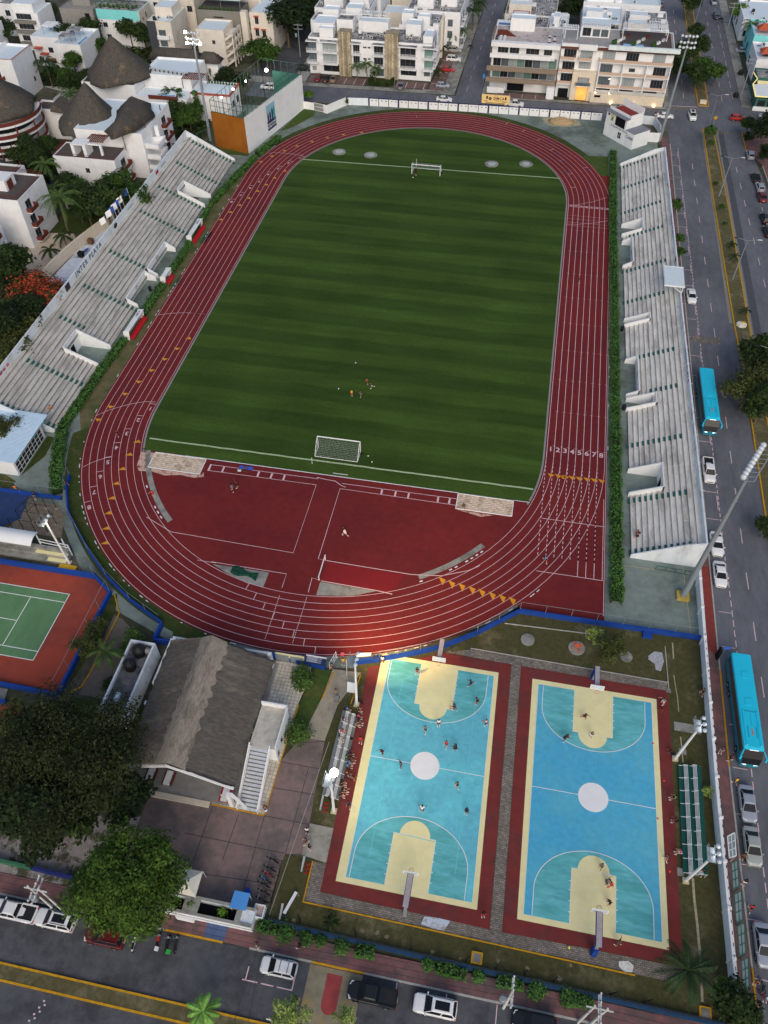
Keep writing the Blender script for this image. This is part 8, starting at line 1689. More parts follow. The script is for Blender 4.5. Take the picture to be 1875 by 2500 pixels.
T(TB,'A2',1010,770,2.0,.42,'round bush outside the white wall corner by the street');T(TC,'A2',1318,815,1.6,.35,'climbing plant at the corner of the north wall')
bush(*q('D2',960,1375,1)[:2],1.7,2.4,lf_bush,'tall oblong green bush by the tiled terrace, farther one',n=900,size=.17,group='bushes by the terrace',seed=2)
bush(*q('D2',950,1310,1)[:2],1.6,2.3,lf_bush,'green bush at the blue wall end of the terrace grass',n=800,size=.17,group='bushes by the terrace',seed=6)
bush(*q('E2',920,620,1)[:2],2.1,2.2,lf_bush,'wide green bush at the corner of the tiled terrace and plaza',n=1200,size=.17,group='bushes by the terrace',seed=3)
bush(*q('D1',1075,1020,1)[:2],1.5,2.4,lf_bush,'green bush right behind the tank house',n=800,size=.17,group='bushes by the tank house');bush(*q('D1',1010,1120,1)[:2],1.2,2.0,lf_mid,'lower bush on the left wall of the tank house',n=500,size=.17,group='bushes by the tank house',seed=4)
bush(*q('D1',880,1390,1)[:2],1.2,1.6,lf_dark,'dark bush at the near left corner of the tank house',n=500,size=.17,group='bushes by the tank house',seed=5)
hb_='clipped bushes along the south fence'
for i,(X,Y,r_)in enumerate((('F2',820,920),('F2',990,965),('F2',1105,985),('F2',1275,1030),('F3',485,1180),('F3',890,1270),('F3',1360,1385),('F3',1600,1440)))if False else():
 pass
for i,(t_,X,Y,r_,lb)in enumerate((('F2',820,920,1.25,'round clipped bush, first right of the entrance wall'),('F2',990,965,.85,'round clipped bush, second right of the entrance wall'),('F2',1105,985,.75,'small round clipped bush, third right of the entrance wall'),('F2',1275,1030,1.0,'round clipped bush near the white parking mark'),('F3',485,1180,.75,'round clipped bush just left of the long clipped hedge'),('F3',890,1270,.8,'round clipped bush just right of the long clipped hedge'),('F3',1360,1385,1.1,'clipped bush right of the white utility pole'),('F3',1620,1440,1.2,'clipped bush farther right of the white utility pole'))):p=q(t_,X,Y,.6);bush(p.x,p.y,r_,1.2,lf_hedge,lb,hb_,n=int(500*r_),size=.15,seed=i)
for i,(a,c,lb)in enumerate(((q('F2',590,860,.6),q('F2',750,895,.6),'hedge in the blue planter beside the entrance wall'),(q('F2',1380,1060,.6),q('F2',1540,1085,.6),'long low clipped hedge left of the black pickup'),(q('F3',550,1200,.6),q('F3',790,1265,.6),'long low clipped hedge above the white car'),(q('F3',1040,1300,.6),q('F3',1250,1350,.6),'long low clipped hedge behind the white utility pole'),(q('F4',20,1450,.5),q('F4',240,1490,.5),'dark low hedge left of the double utility pole'))):hedge([(a.x,a.y),(c.x,c.y)],1.2,1.0,lf_hedge,lb,hb_,seed=20+i,size=.15)
hedge([(-25.8,103.6),(-19.2,103.6)],.8,1.1,lf_dark,'square hedge edging the palm garden before the apartments',None,seed=30);hedge([(-25.8,104.4),(-25.8,107.5)],.8,1.1,lf_dark,'short side hedge of the palm garden, left',None,seed=31);hedge([(-19.2,104.4),(-19.2,107.5)],.8,1.1,lf_dark,'short side hedge of the palm garden, right',None,seed=32)
flat('garden_bed',[(-25.6,103.8),(-19.4,103.8),(-19.4,108.2),(-25.6,108.2)],m_grassd,.14)
hedge([(-70.5,5),(-66,-4),(-65,-14)],1.6,1.2,lf_dark,'dark undergrowth behind the yard of the west stand',None,seed=33)if False else None
gc=MB(lf_dark);rnd=random.Random(8)
for(x0,y0,x1,y1,n_)in((-132,20,-66,68,0),(-74,-60,-64,-12,900),(-100,-60,-74,-12,1400),(-112,56,-92,68,700),(-126,86,-96,100,1500),(-110,100,-84,117,1500),(-72,60,-63,70,300),(-80,96,-62,104,500),(-66,18,-62.8,34,300),(-96,20,-74,29,900),(-106,30,-92,40,500)):
 for _ in range(n_):
  c=Vector((rnd.uniform(x0,x1),rnd.uniform(y0,y1),rnd.uniform(.2,1.5)));nz=Vector((rnd.uniform(-.6,.6),rnd.uniform(-.6,.6),1)).normalized();a=nz.orthogonal().normalized();d=nz.cross(a);s_=rnd.uniform(.35,.8);gc.face([c-a*s_,c+d*s_*.7,c+a*s_,c-d*s_*.7])
gc.struct('undergrowth','stuff')
# ================================================================ vehicles
Cs={}
def car(kind,pm,**k):
 key=(kind,pm.name,tuple(sorted(k)));
 if key not in Cs:Cs[key]=make_car(kind,pm,'car',**k)
 return Cs[key]
GA='cars along the avenue';GB='cars on the south street';GN='cars on the streets to the north'
def put(pr_,t_,X,Y,rz,label,grp,cat=None,scale=None):
 p=q(t_,X,Y,.7);pr_.place((p.x,p.y,-.01),R(rz),label,grp,scale,cat)
put(car('sedan',P_white),'B4',1040,1068,181,'white sedan driving beside the east stand roof',GA);put(car('sedan',P_white),'D4',1245,255,181,'white sedan parked partly behind the leaning floodlight mast',GA);put(car('sedan',P_white),'D4',1272,500,181,'white sedan parked below the floodlight mast base',GA)
put(car('sedan',P_silver),'E4',1495,1200,182,'pale silver-blue sedan parked just behind the near bus',GA);put(car('sedan',P_gold),'E4',1535,1545,182,'champagne sedan parked next to the shelter panels',GA);put(car('sedan',P_silver),'F4',1625,1020,182,'silver sedan cut by the right edge, nearest on the avenue',GA)
put(car('pickup',P_white),'C4',1180,985,181,'white pickup with open black bed behind the far bus',GA,'pickup')
put(car('hatch',P_silver),'A4',1517,1250,2,'silver hatchback parked alone at the right kerb beyond the crossing',GA);put(car('sedan',P_black),'A4',1562,1435,4,'black sedan parked at the right kerb, farther one',GA);put(car('hatch',P_silver),'A4',1595,1512,4,'silver hatchback squeezed between two dark cars at the right kerb',GA);put(car('sedan',P_dred),'A4',1612,1588,4,'dark maroon sedan parked at the right kerb',GA);put(car('suv',P_black),'B4',1640,440,4,'black SUV cut by the right edge',GA);put(car('sedan',P_black),'B4',1662,545,4,'black car mostly outside the right edge',GA)
put(car('suv',P_white,sunroof=True),'A4',1047,935,183,'white SUV waiting in the avenue crossing',GN);put(car('sedan',P_white),'A4',825,935,-90,'white sedan turning by the scoreboard house',GN);put(car('hatch',P_red),'A4',1415,952,-88,'red hatchback crossing to the right',GN);put(car('sedan',P_white),'A3',612,800,-90,'white sedan passing behind the north wall',GN);put(car('pickup',P_white),'A3',1180,838,-92,'white pickup partly hidden behind the billboard',GN,'pickup');put(car('suv',P_white),'A2',678,700,90,'white car glimpsed through the pelota court cage',GN)
put(car('hatch',P_silver),'A4',460,875,90,'pale car behind the roof of the scoreboard house',GN);put(car('sedan',P_silver),'A4',1655,935,90,'silver car at the right edge of the crossing street',GN);put(car('suv',P_black),'A2',965,552,-85,'black off-road car at the lane corner',GN)
put(car('suv',P_dred),'A2',1085,622,4,'dark red car in the brick bay, leftmost of three',GN);put(car('sedan',P_black),'A2',1148,628,4,'black car in the brick bay, middle of three',GN);put(car('sedan',P_bronze),'A2',1210,632,4,'bronze car in the brick bay, rightmost of three',GN);put(car('sedan',P_grey),'A3',262,690,3,'grey sedan alone before the second stone tower',GN)
put(car('suv',P_gold,rails=True),'A3',695,402,-90,'beige SUV in the brick row along the cross street, farthest',GN);put(car('suv',P_white,rails=True),'A3',690,475,-90,'white boxy SUV in the brick row along the cross street',GN);put(car('sedan',P_red),'A3',638,557,-90,'red coupe in the brick row along the cross street',GN);put(car('hatch',P_silver),'A3',600,688,-90,'silver hatchback in the brick row, nearest the street',GN)
put(car('sedan',P_silver),'A4',1222,8,2,'silver car at the top edge of the avenue',GA);put(car('pickup',P_blue),'A4',1243,122,2,'dark pickup loaded with a blue sheet, parked up the avenue',GA,'pickup');put(car('hatch',P_grey),'A4',793,30,0,'dark grey car up the avenue behind the hotels',GA);put(car('sedan',P_silver),'A4',1455,405,-80,'pale car parked in a yard across the avenue',GA);put(car('suv',P_black),'A4',1610,668,-90,'dark car under the shop roof',GA)
put(car('pickup',P_white),'F1',115,740,99-90+75+6,'white pickup with a covered bed at the left edge of the south street',GB,'pickup');put(car('suv',P_white,sunroof=True,rails=True),'F1',450,815,90,'white SUV with a glass roof, partly under the bright round tree',GB);put(car('suv',P_dred,rails=True),'F1',850,950,90,'dark red car mostly hidden under the bright round tree',GB)
put(car('hatch',P_white,rack=True),'F2',765,1200,90,'white hatchback with a roof rack on the south street',GB);put(car('pickup',P_black),'F3',30,1420,90,'black pickup on the south street',GB,'pickup');put(car('suv',P_white,sunroof=True),'F3',540,1515,90,'white SUV with a dark sunroof at the bottom edge',GB);put(car('suv',P_black),'F3',1340,1655,90,'black car cut by the bottom edge',GB)
# ---- buses
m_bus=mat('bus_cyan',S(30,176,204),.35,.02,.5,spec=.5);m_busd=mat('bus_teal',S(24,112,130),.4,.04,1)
t=thing('city_bus','bus','bus',group='turquoise buses on the avenue');L_,W_,H_=15.0/2,1.27,3.3
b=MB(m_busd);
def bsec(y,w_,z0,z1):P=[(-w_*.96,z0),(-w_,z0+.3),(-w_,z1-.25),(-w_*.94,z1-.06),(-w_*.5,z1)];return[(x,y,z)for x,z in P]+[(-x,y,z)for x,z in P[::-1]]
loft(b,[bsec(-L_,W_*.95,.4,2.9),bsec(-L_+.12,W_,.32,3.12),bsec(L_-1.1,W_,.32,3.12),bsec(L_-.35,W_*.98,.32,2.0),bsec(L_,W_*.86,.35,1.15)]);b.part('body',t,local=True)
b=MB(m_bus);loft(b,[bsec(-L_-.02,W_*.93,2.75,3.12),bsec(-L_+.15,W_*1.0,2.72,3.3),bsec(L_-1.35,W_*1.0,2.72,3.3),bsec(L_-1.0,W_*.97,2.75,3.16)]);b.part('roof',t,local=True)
for y0,y1 in((-4.6,-3.6),(-.6,.4)):b=MB(m_bus);b.box(-.4,y0,3.28,.4,y1,3.37);b.use(m_busd);b.box(-.42,y0-.03,3.28,.42,y0,3.33);b.part('roof_hatch',t,local=True)
b=MB(m_bus)
for x in(-.85,.85):b.hexa([(x-.14,1.0,3.2),(x+.14,1.0,3.2),(x+.14,6.2,3.2),(x-.14,6.2,3.2)],[(x-.09,1.2,3.4),(x+.09,1.2,3.4),(x+.09,6.0,3.36),(x-.09,6.0,3.36)])
b.use(m_busd);b.box(-.7,1.25,3.29,.7,1.32,3.36);b.box(-.55,3.4,3.29,-.49,4.9,3.34);b.box(.49,3.4,3.29,.55,4.9,3.34);b.part('roof_ridge',t,local=True)
b=MB(m_navy);[b.box(-.03,1.7+k*.27,3.30,.03,1.8+k*.27,3.315)for k in range(6)];b.use(mat('bus_red',S(176,84,60),.6,0,1));b.text('00000',(0,4.15,3.315),(0,1,0),(-1,0,0),.42,True,.9);b.part('roof_number',t,local=True)
b=MB(m_glass);b.hexa([(-W_*.93,L_-.36,1.95),(W_*.93,L_-.36,1.95),(W_*.9,L_-1.04,3.08),(-W_*.9,L_-1.04,3.08)][::-1],[(-W_*.88,L_-.02,1.2),(W_*.88,L_-.02,1.2),(W_*.9,L_-.98,3.14),(-W_*.9,L_-.98,3.14)][::-1])if False else b.face([(W_*.86,L_+.02,1.2),(-W_*.86,L_+.02,1.2),(-W_*.96,L_-.33,2.03),(-W_*.95,L_-1.06,3.14),(W_*.95,L_-1.06,3.14),(W_*.96,L_-.33,2.03)])if False else None
b.face([(W_*.84,L_+.015,1.17),(-W_*.84,L_+.015,1.17),(-W_*.95,L_-.33,2.02),(W_*.95,L_-.33,2.02)][::-1]);b.face([(W_*.95,L_-.33,2.02),(-W_*.95,L_-.33,2.02),(-W_*.92,L_-1.06,3.12),(W_*.92,L_-1.06,3.12)][::-1]);b.part('windshield',t,local=True)
for s_ in(-1,1):
 b=MB(m_glzd);b.box(s_*W_,-L_+.4,1.6,s_*(W_+.02),L_-1.3,2.66);b.part('side_window',t,local=True)
 for y in(-3.9,-2.6,5.3):b=MB(m_tyre);b.tube((s_*(W_-.2),y,.48),(s_*(W_+.04),y,.48),.48,n=14);o=b.part('wheel',t,local=True);b=MB(m_rim);b.tube((s_*(W_+.04),y,.48),(s_*(W_+.06),y,.48),.26,n=10);b.part('rim',o,local=True)
 b=MB(mat('bus_headlamp',S(230,236,245),.3,0,1,emit=(.9,.95,1,1),es=2.2));b.hexa([(s_*.45,L_+.0,.8),(s_*1.02,L_-.04,.8),(s_*1.05,L_-.25,.95),(s_*.5,L_-.02,.95)][::s_],[(s_*.45,L_+.03,1.0),(s_*1.04,L_+.0,1.0),(s_*1.1,L_-.25,1.05),(s_*.5,L_+.02,1.05)][::s_]);b.part('headlight',t,local=True)
 b=MB(m_bus);b.beam((s_*W_*.95,L_-1.0,3.05),(s_*(W_+.28),L_-.25,2.7),.12);b.beam((s_*(W_+.28),L_-.25,2.8),(s_*(W_+.28),L_-.1,2.1),.2);b.part('side_mirror',t,local=True)
 b=MB(m_tail);b.box(s_*.8,-L_-.02,1.0,s_*1.1,-L_+.05,1.6);b.part('tail_light',t,local=True)
b=MB(mat('sign_lit',S(230,236,240),.4,0,1,emit=(1,1,1,1),es=1.2));b.box(-.55,L_-1.02,2.98,.55,L_-.98,3.1);b.part('destination_sign',t,local=True)
BUS=Proto(t);BUS.place((63.0,-25.1,0),R(181),'turquoise bus with lit headlights beside the east stand');BUS.place((63.75,-86.3,0),R(181.5),'turquoise bus with lit headlights beside the long white wall, the nearer one')
# ---- motorbikes and bicycles
def mbike(pm,label):
 t=thing('motorbike',label,'motorbike');b=MB(pm);b.hexa([(-.14,-.2,.5),(.14,-.2,.5),(.12,.5,.6),(-.12,.5,.6)],[(-.16,-.1,.85),(.16,-.1,.85),(.1,.4,.95),(-.1,.4,.95)]);b.hexa([(-.1,-.9,.6),(.1,-.9,.6),(.12,-.2,.55),(-.12,-.2,.55)],[(-.08,-.95,.78),(.08,-.95,.78),(.12,-.2,.75),(-.12,-.2,.75)]);b.part('body',t,local=True)
 for y in(-.68,.68):
  b=MB(m_tyre);b.tube((-.06,y,.3),(.06,y,.3),.3,n=12);o=b.part('wheel',t,local=True);b=MB(m_rim);b.tube((-.07,y,.3),(.07,y,.3),.17,n=8);b.part('rim',o,local=True)
 b=MB(m_blk);b.box(-.13,-.75,.78,.13,-.05,.86);b.part('seat',t,local=True);b=MB(m_galv);b.beam((0,.68,.3),(0,.45,1.0),.06);b.beam((-.36,.42,1.05),(.36,.42,1.05),.04);b.part('handlebar',t,local=True)
 b=MB(m_head);b.ball((0,.56,.86),.1,8,5);b.part('headlight',t,local=True);return Proto(t)
M1,M2,M3=mbike(P_red,'m'),mbike(P_black,'m'),mbike(P_white,'m');gm='motorbikes parked on the south street'
for pr_,X,Y,lb in((M1,1285,990,'red motorbike with a white rear box, by the bright round tree'),(M2,1360,1010,'black motorbike with a bright green rear box'),(M2,1430,1010,'black motorbike, rightmost of the parked row'),(M3,1090,1000,'pale motorbike half hidden under the bright round tree')):p=q('F1',X,Y,.4);pr_.place((p.x,p.y,0),R(8),lb,gm)
p=q('F1',1363,1075,1.0);b=MB(mat('box_green',S(44,150,60),.5,0,1));b.box(p.x-.24,p.y-.2,.87,p.x+.24,p.y+.2,1.22);b.thing('delivery_box','bright green box on the tail of a black motorbike','box')
p=q('F1',1268,1050,1.0);b=MB(m_white);b.box(p.x-.2,p.y-.2,.87,p.x+.2,p.y+.2,1.2);b.thing('delivery_box','white box on the tail of the red motorbike','box')
for t_,X,Y,lb in(('A4',1275,160,'motorbike standing behind the blue-loaded pickup'),('A3',822,380,'motorbike at the kerb of the cross street')):p=q(t_,X,Y,.4);M2.place((p.x,p.y,.1),R(60),lb,'motorbikes parked by the northern streets')
def bicycle(m_,label):
 t=thing('bicycle',label,'bicycle');
 for y in(-.52,.52):
  b=MB(m_tyre)
  for i in range(14):a0,a1=i*math.pi/7,(i+1)*math.pi/7;b.beam((0,y+.34*math.cos(a0),.34+.34*math.sin(a0)),(0,y+.34*math.cos(a1),.34+.34*math.sin(a1)),.045)
  for i in range(4):a0=i*math.pi/4;b.beam((0,y-.3*math.cos(a0),.34-.3*math.sin(a0)),(0,y+.3*math.cos(a0),.34+.3*math.sin(a0)),.012)
  b.part('wheel',t,local=True)
 b=MB(m_)
 for A,B in(((0,-.52,.34),(0,-.05,.3)),((0,-.05,.3),(0,-.2,.85)),((0,-.52,.34),(0,-.18,.75)),((0,-.05,.3),(0,.36,.8)),((0,-.18,.78),(0,.36,.85)),((0,.52,.34),(0,.36,.95))):b.beam(A,B,.05)
 b.part('frame',t,local=True);b=MB(m_blk);b.box(-.08,-.36,.86,.08,-.1,.92);b.part('saddle',t,local=True);b=MB(m_galv);b.beam((-.3,.38,1.0),(.3,.38,1.0),.04);b.part('handlebar',t,local=True);return Proto(t)
bk=[bicycle(m_blk,'b'),bicycle(m_redp,'b'),bicycle(mat('cyc_blue',S(50,100,170),.4,0,1),'b')];gb='bicycles in the plaza rack'
for i,(k,X,Y,lb)in enumerate(((0,715,328,'black bicycle in the plaza rack, farthest from the street'),(0,690,398,'black bicycle in the plaza rack, second from the far end'),(1,680,445,'red bicycle in the plaza rack'),(2,655,490,'blue bicycle in the plaza rack, next to the red one'),(0,645,528,'dark bicycle in the plaza rack, just nearer than the blue one'),(0,645,590,'dark bicycle with a white basket in the plaza rack'),(0,630,652,'black bicycle in the plaza rack, nearest the street'))):p=q('F2',X,Y,.4);bk[k].place((p.x,p.y,.05),R(75),lb,gb)
for t_,X,Y,lb in(('E2',1165,1150,'bicycle lying at the near end of the white-slat bleachers'),('E2',1410,360,'bicycle leaning by the mast at the far end of the bleachers')):p=q(t_,X,Y,.4);bk[0].place((p.x,p.y,.05),R(60),lb,'bicycles by the bleachers')
for t_,X,Y,lb,r_ in(('F4',1610,1340,'bicycle in the small group at the bottom right, farthest',20),('F4',1625,1440,'red bicycle in the small group at the bottom right',40),('F4',1600,1590,'bicycle in the small group at the bottom right, nearest',-15)):p=q(t_,X,Y,.4);bk[1 if 'red' in lb else 0].place((p.x,p.y,.02),R(r_),lb,'bicycles at the avenue kerb')
rk=MB(m_blk);t=thing('bicycle_rack','dark steel bicycle rack on the right side of the plaza','rack',tuple(q('F2',720,500)))
for i,(X,Y)in enumerate(((775,345),(745,405),(735,465),(710,520),(700,590),(690,640),(680,680))):p=q('F2',X,Y);rk.beam((p.x-.5,p.y,.04),(p.x-.5,p.y,.6),.05);rk.beam((p.x+.4,p.y,.04),(p.x+.4,p.y,.6),.05);rk.beam((p.x-.5,p.y,.6),(p.x+.4,p.y,.6),.05)
a=q('F2',790,345);c=q('F2',700,690);rk.beam((a.x,a.y,.1),(c.x,c.y,.1),.05);rk.part('bars',t)
# ================================================================ street lamps, poles, flags, signs
def lamp(base,top,d=2.2,label=''):
 t=thing('street_lamp',label,'street lamp',tuple(base),group='double-armed lamps on the avenue median');b=MB(m_galv);b.tube(base,top,.13,.07,8);b.part('pole',t)
 for s_ in(-1,1):b=MB(m_galv);e=Vector(top)+Vector((s_*d,0,.45));b.beam(top,e,.07);o=b.part('arm',t);b=MB(m_unlit if s_>0 else m_blk);b.box(e.x-.1,e.y-.15,e.z-.06,e.x+s_*.75,e.y+.15,e.z+.04);b.part('lamp_head',o)
for(bt,tp,lb)in((('B4',1260,265),('B4',1370,-42),'double-armed grey lamp post on the median, beside the black sedan'),(('B4',1370,940),('B4',1494,624),'double-armed grey lamp post on the median, level with the stand roof'),(('A4',1185,1010),('A4',1250,775),'double-armed lamp post at the crossing end of the median'),(('A4',1058,220),('A4',1130,-20),'double-armed lamp post far up the avenue'),(('C4',1600,150),('B4',1690,1500),'double-armed lamp post among the trees at the right edge')):
 p=q(*bt);h_=9.0;tp_=q(*tp,h_);lamp((p.x,p.y,.1),(tp_.x,tp_.y,h_),2.0,lb)
def upole(x,y,h_,label,m_,d=(1,0),double=False,transformer=False):
 t=thing('utility_pole',label,'utility pole',(x,y,0));b=MB(m_);d=Vector((*d,0));n_=Vector((-d.y,d.x,0))
 for s_ in((-.6,.6)if double else(0,)):p=Vector((x,y,0))+n_*s_;b.tube((p.x,p.y,0),(p.x,p.y,h_+.4),.14 if double else.18,.1,8)
 b.part('pole',t);b=MB(m_)
 for z in(h_,h_-1.1):c=Vector((x,y,z));b.beam(c-d*1.35,c+d*1.35,.13);[b.ball(c+d*k+Vector((0,0,.18)),.1,6,4)for k in(-1.25,-.5,.5,1.25)]
 if double:b.beam(Vector((x,y,h_-.5))-n_*1.3,Vector((x,y,h_-.5))+n_*1.3,.13)
 b.part('crossarm',t)
 if transformer:b=MB(m_galv);b.lathe((x-.7,y-.4,h_-3.2),[(.3,0),(.36,.1),(.36,.9),(.25,1.0)],10);b.part('transformer',t)
m_cpole=mat('pole_concrete',S(186,186,182),.85,.08,2)
P1=q('F1',275,560,9);P2=q('F3',1170,1390,9);P3=q('F4',305,1530,9)
upole(P1.x,P1.y,9,'white double utility pole on the pavement by the left parked cars',m_cpole,(0,1),True,True);upole(P2.x,P2.y,9,'white utility pole with a transformer above the clipped hedges',m_cpole,(0,1),False,True);upole(P3.x,P3.y,9,'white double utility pole near the bottom right corner',m_cpole,(0,1),True,False)
for bt,tp,lb in((('A2',940,460),('A2',908,205),'slim utility pole at the mouth of the side lane'),(('A4',1433,800),('A4',1519,475),'utility pole with white insulators before the shops'),(('A4',1317,282),('A4',1347,20),'dark utility pole farther up on the shop side')):
 p=q(*bt);zs=[z/2 for z in range(8,36)];best=min(zs,key=lambda z:(q(*tp,z)-Vector((p.x,p.y,z))).length);upole(p.x,p.y,best,lb,m_galv,(1,0),False,'slim' in lb)
t=thing('power_line','thin overhead cables strung between the white utility poles over the south pavement','cable',(0,P1.y,0));b=MB(m_blk)
PP=[Vector((-60,P1.y,9.1)),P1,P2,P3,Vector((75,P3.y-.5,9.1))]
for k in(-.6,0,.6):
 for i in range(4):
  A_,B_=PP[i]+Vector((0,k,.1)),PP[i+1]+Vector((0,k,.1));n_=10;L_=(B_-A_).length
  for j in range(n_):u0,u1=j/n_,(j+1)/n_;s_=lambda u:Vector((0,0,-4*u*(1-u)*L_*.02));b.beam(A_.lerp(B_,u0)+s_(u0),A_.lerp(B_,u1)+s_(u1),.03)
b.part('cable',t)
t=thing('power_line','thin cable crossing the south street towards the bottom edge','cable',(0,-126,0));b=MB(m_blk);a=q('F2',590,1060,8.5);[b.beam(a+Vector((k,0,0)),q('F2',400+k*260,1650,8),.03)for k in(0,.45)];b.part('cable',t)
fw=[('white',-62.7,3.0),('white',-62.7,6.1),('blue',-62.7,7.7),('white',-62.7,9.1),('blue',-62.7,10.4),('white',-62.7,12.1),('blue',-62.7,15.4)]
for i,(c_,x,y)in enumerate(fw):
 t=thing('flag','flag','flag',(x,y,6.0),group='flags on the back wall of the west stand');t['label']=f'{c_} pennant on a pole over the back wall of the west stand, '+['nearest of seven','second nearest','third nearest','fourth nearest','third farthest','second farthest','farthest of seven'][i]
 b=MB(m_whitep);b.tube((x-.1,y,5.8),(x-.4,y,9.6),.035,n=6);b.part('pole',t);b=MB(CL['white']if c_=='white' else mat('flag_blue',S(48,76,140),.8,.05,2));o=len(b.v)
 for u in range(5):
  for v in range(3):b.v.append((x-.4-.28*u+.1*math.sin(u*1.6),y-.12*u+.12*math.sin(u*1.3+v),9.5-.72*v-.18*u))
 for u in range(4):
  for v in range(2):k=o+u*3+v;b.fc((k,k+3,k+4,k+1))
 b.part('cloth',t)
def sign(base,h_,w_,hh,m_,label,z0=None):
 p=q(*base);t=thing('street_sign',label,'sign',(p.x,p.y,0));b=MB(m_galv);b.beam((p.x,p.y,0),(p.x,p.y,h_),.08);b.part('post',t);b=MB(m_);b.box(p.x-w_/2,p.y-.1,h_-hh,p.x+w_/2,p.y-.05,h_);b.part('panel',t)
sign(('A4',1215,1020),2.6,.8,.8,m_yel,'yellow warning sign at the median tip by the crossing');sign(('A3',928,690),3.2,.6,1.3,mat('sign_blue',S(60,130,190),.6,.1,2),'blue and white sign at the hotel corner of the cross street');sign(('A3',210,720),4.0,.8,.5,m_galv,'grey sign post before the second stone tower');sign(('F2',715,1659),3.4,.5,.45,m_white,'small white square sign on a post, bottom edge')
p=q('D4',1240,1180);t=thing('bus_stop_sign','dark totem and small blue sign at the kerb behind the near bus','sign',(p.x,p.y,.12));b=MB(m_dk);b.box(p.x-.15,p.y-.45,.12,p.x+.15,p.y+.45,2.2);b.part('totem',t);b=MB(m_galv);b.beam((p.x+.5,p.y,.1),(p.x+.5,p.y,3.0),.06);b.use(mat('sign_blue2',S(52,100,190),.6,.1,2));b.box(p.x+.3,p.y-.05,2.5,p.x+1.0,p.y+.05,3.0);b.part('sign_panel',t)
p=q('B4',1440,1310);t=thing('median_rock','pale rock feature with a yellow mark at the nose of the median','rock',(p.x,p.y,.1));b=MB(mat('rock_white',S(190,186,170),.9,.15,1.5));rnd=random.Random(3)
b.lathe((p.x,p.y,.1),[(1.1,0),(1.0,.4),(.6,.6),(.2,.7)],9,1.0,.9);b.part('stone',t);b=MB(m_yel);b.box(p.x-.1,p.y-.1,.78,p.x+.6,p.y+.25,.9);b.part('emblem',t)
p=q('A4',1130,840);t=thing('median_block','low pale concrete block at the far side of the crossing','block',(p.x,p.y,.1));b=MB(m_stonel);b.box(p.x-.9,p.y-.6,.1,p.x+.9,p.y+.6,.9);b.part('stone',t)
for t_,X,Y,lb,r_,h_ in(('A4',1440,590,'dark standing trolley by the shops',.8,1.4),('A4',1400,770,'dark round bin on the shop pavement',.7,1.2)):p=q(t_,X,Y,.6);b=MB(m_blk);b.lathe((p.x,p.y,.1),[(r_,0),(r_,h_*.8),(r_*.6,h_)],8);b.thing('street_bin',lb,'bin')
p=q('B1',790,1)if False else None
for i,(X,Y,c_)in enumerate(((655,735,'black'),(735,630,'brown'),(740,560,'black'))):p=q('B1',X,Y,.5);t=thing('scrap_cabinet',['broken black cabinet in the bleached yard, nearest of three','broken brown cabinet in the bleached yard, middle of three','small dark frame in the bleached yard, farthest of three'][i],'scrap',(p.x,p.y,.04));b=MB(CL[c_]);b.box(p.x-.5,p.y-.6,.04,p.x+.6,p.y+.5,1.2 if i<2 else.5);b.part('case',t);b=MB(m_galv);[b.beam((p.x-.3+k*.35,p.y-.8,.3),(p.x-1.9,p.y-1.2+k*.6,.1),.06)for k in range(3)];b.part('loose_bar',t)
for i,(X,Y)in enumerate(((820,500),(690,690))):p=q('B1',X,Y,1.0);b=MB(m_white if i==0 else mat('flag_blue')if 'flag_blue' in MATS and False else MATS['flag_blue']);b.face([(p.x-.9,p.y-.5,.3),(p.x+.5,p.y-.7,.8),(p.x+.7,p.y+.6,1.1),(p.x-.5,p.y+.8,.5)]);b.face([(p.x-.9,p.y-.5,.28),(p.x-.5,p.y+.8,.48),(p.x+.7,p.y+.6,1.08),(p.x+.5,p.y-.7,.78)]);b.thing('fallen_flag',['white fallen flag lying in the bleached yard','blue fallen flag lying in the bleached yard'][i],'flag')
# ================================================================ people
gf='children playing on the grass'
def P(t_,X,Y,rz,pose,shirt,shorts,label,grp=None,skin=0,z=.09,hair=None,zq=None):
 p=q(t_,X,Y,z if zq is None else zq);return person(p.x,p.y,R(rz),pose,shirt,shorts,label,grp,skin,z,hair,scale=.84 if grp==gf else 1.0)
g1='players on the first basketball court';z1=.1
for a in(('E3',392,150,180,'stand','black','brown','person in black standing left of the far key of the first court'),('E3',828,242,110,'run','navy','black','person in dark blue running right of the far key'),('E3',700,448,60,'dribble','navy','grey','person dribbling at the corner of the far key'),('E3',882,392,90,'guard','black','brown','person in black crouching near the right arc'),('E3',565,570,200,'stand','white','black','person in white on the far three-point arc'),('E3',950,568,70,'shoot','white','black','person in white reaching for a ball by the right sideline'),('E3',458,618,170,'walk','grey','black','person in grey left of the person in white on the arc'),('E3',628,738,160,'walk','red','darkred','person in red walking above the centre circle'),('E3',703,772,40,'guard','black','black','person in black crouching right of the person in red'),('E3',112,795,150,'guard','darkred','black','person with spread arms near the left sideline, above the half line'),('E3',262,905,120,'spread','grey','black','person stretching an arm on the half line'),('E3',712,1066,200,'walk','brown','black','person in brown below the right half line'),('E3',430,1268,0,'guard','white','grey','person in white crouching above the near arc'),('E3',790,1280,170,'stand','navy','black','person in navy standing right of the near arc')):P(*a,grp=g1,z=z1,skin=(a[1]//7)%3)
P('E3',112,62,180,'stand','white','brown','person in white at the corner of the first court by the blue wall',None,1,.09);P('E2',1332,1222,190,'walk','navy','navy','person in navy walking on the maroon strip left of the first court',None,0);P('E2',1428,708,180,'stand','red','darkred','person in red standing before the white-slat bleachers',None,0)
g2='players on the second basketball court'
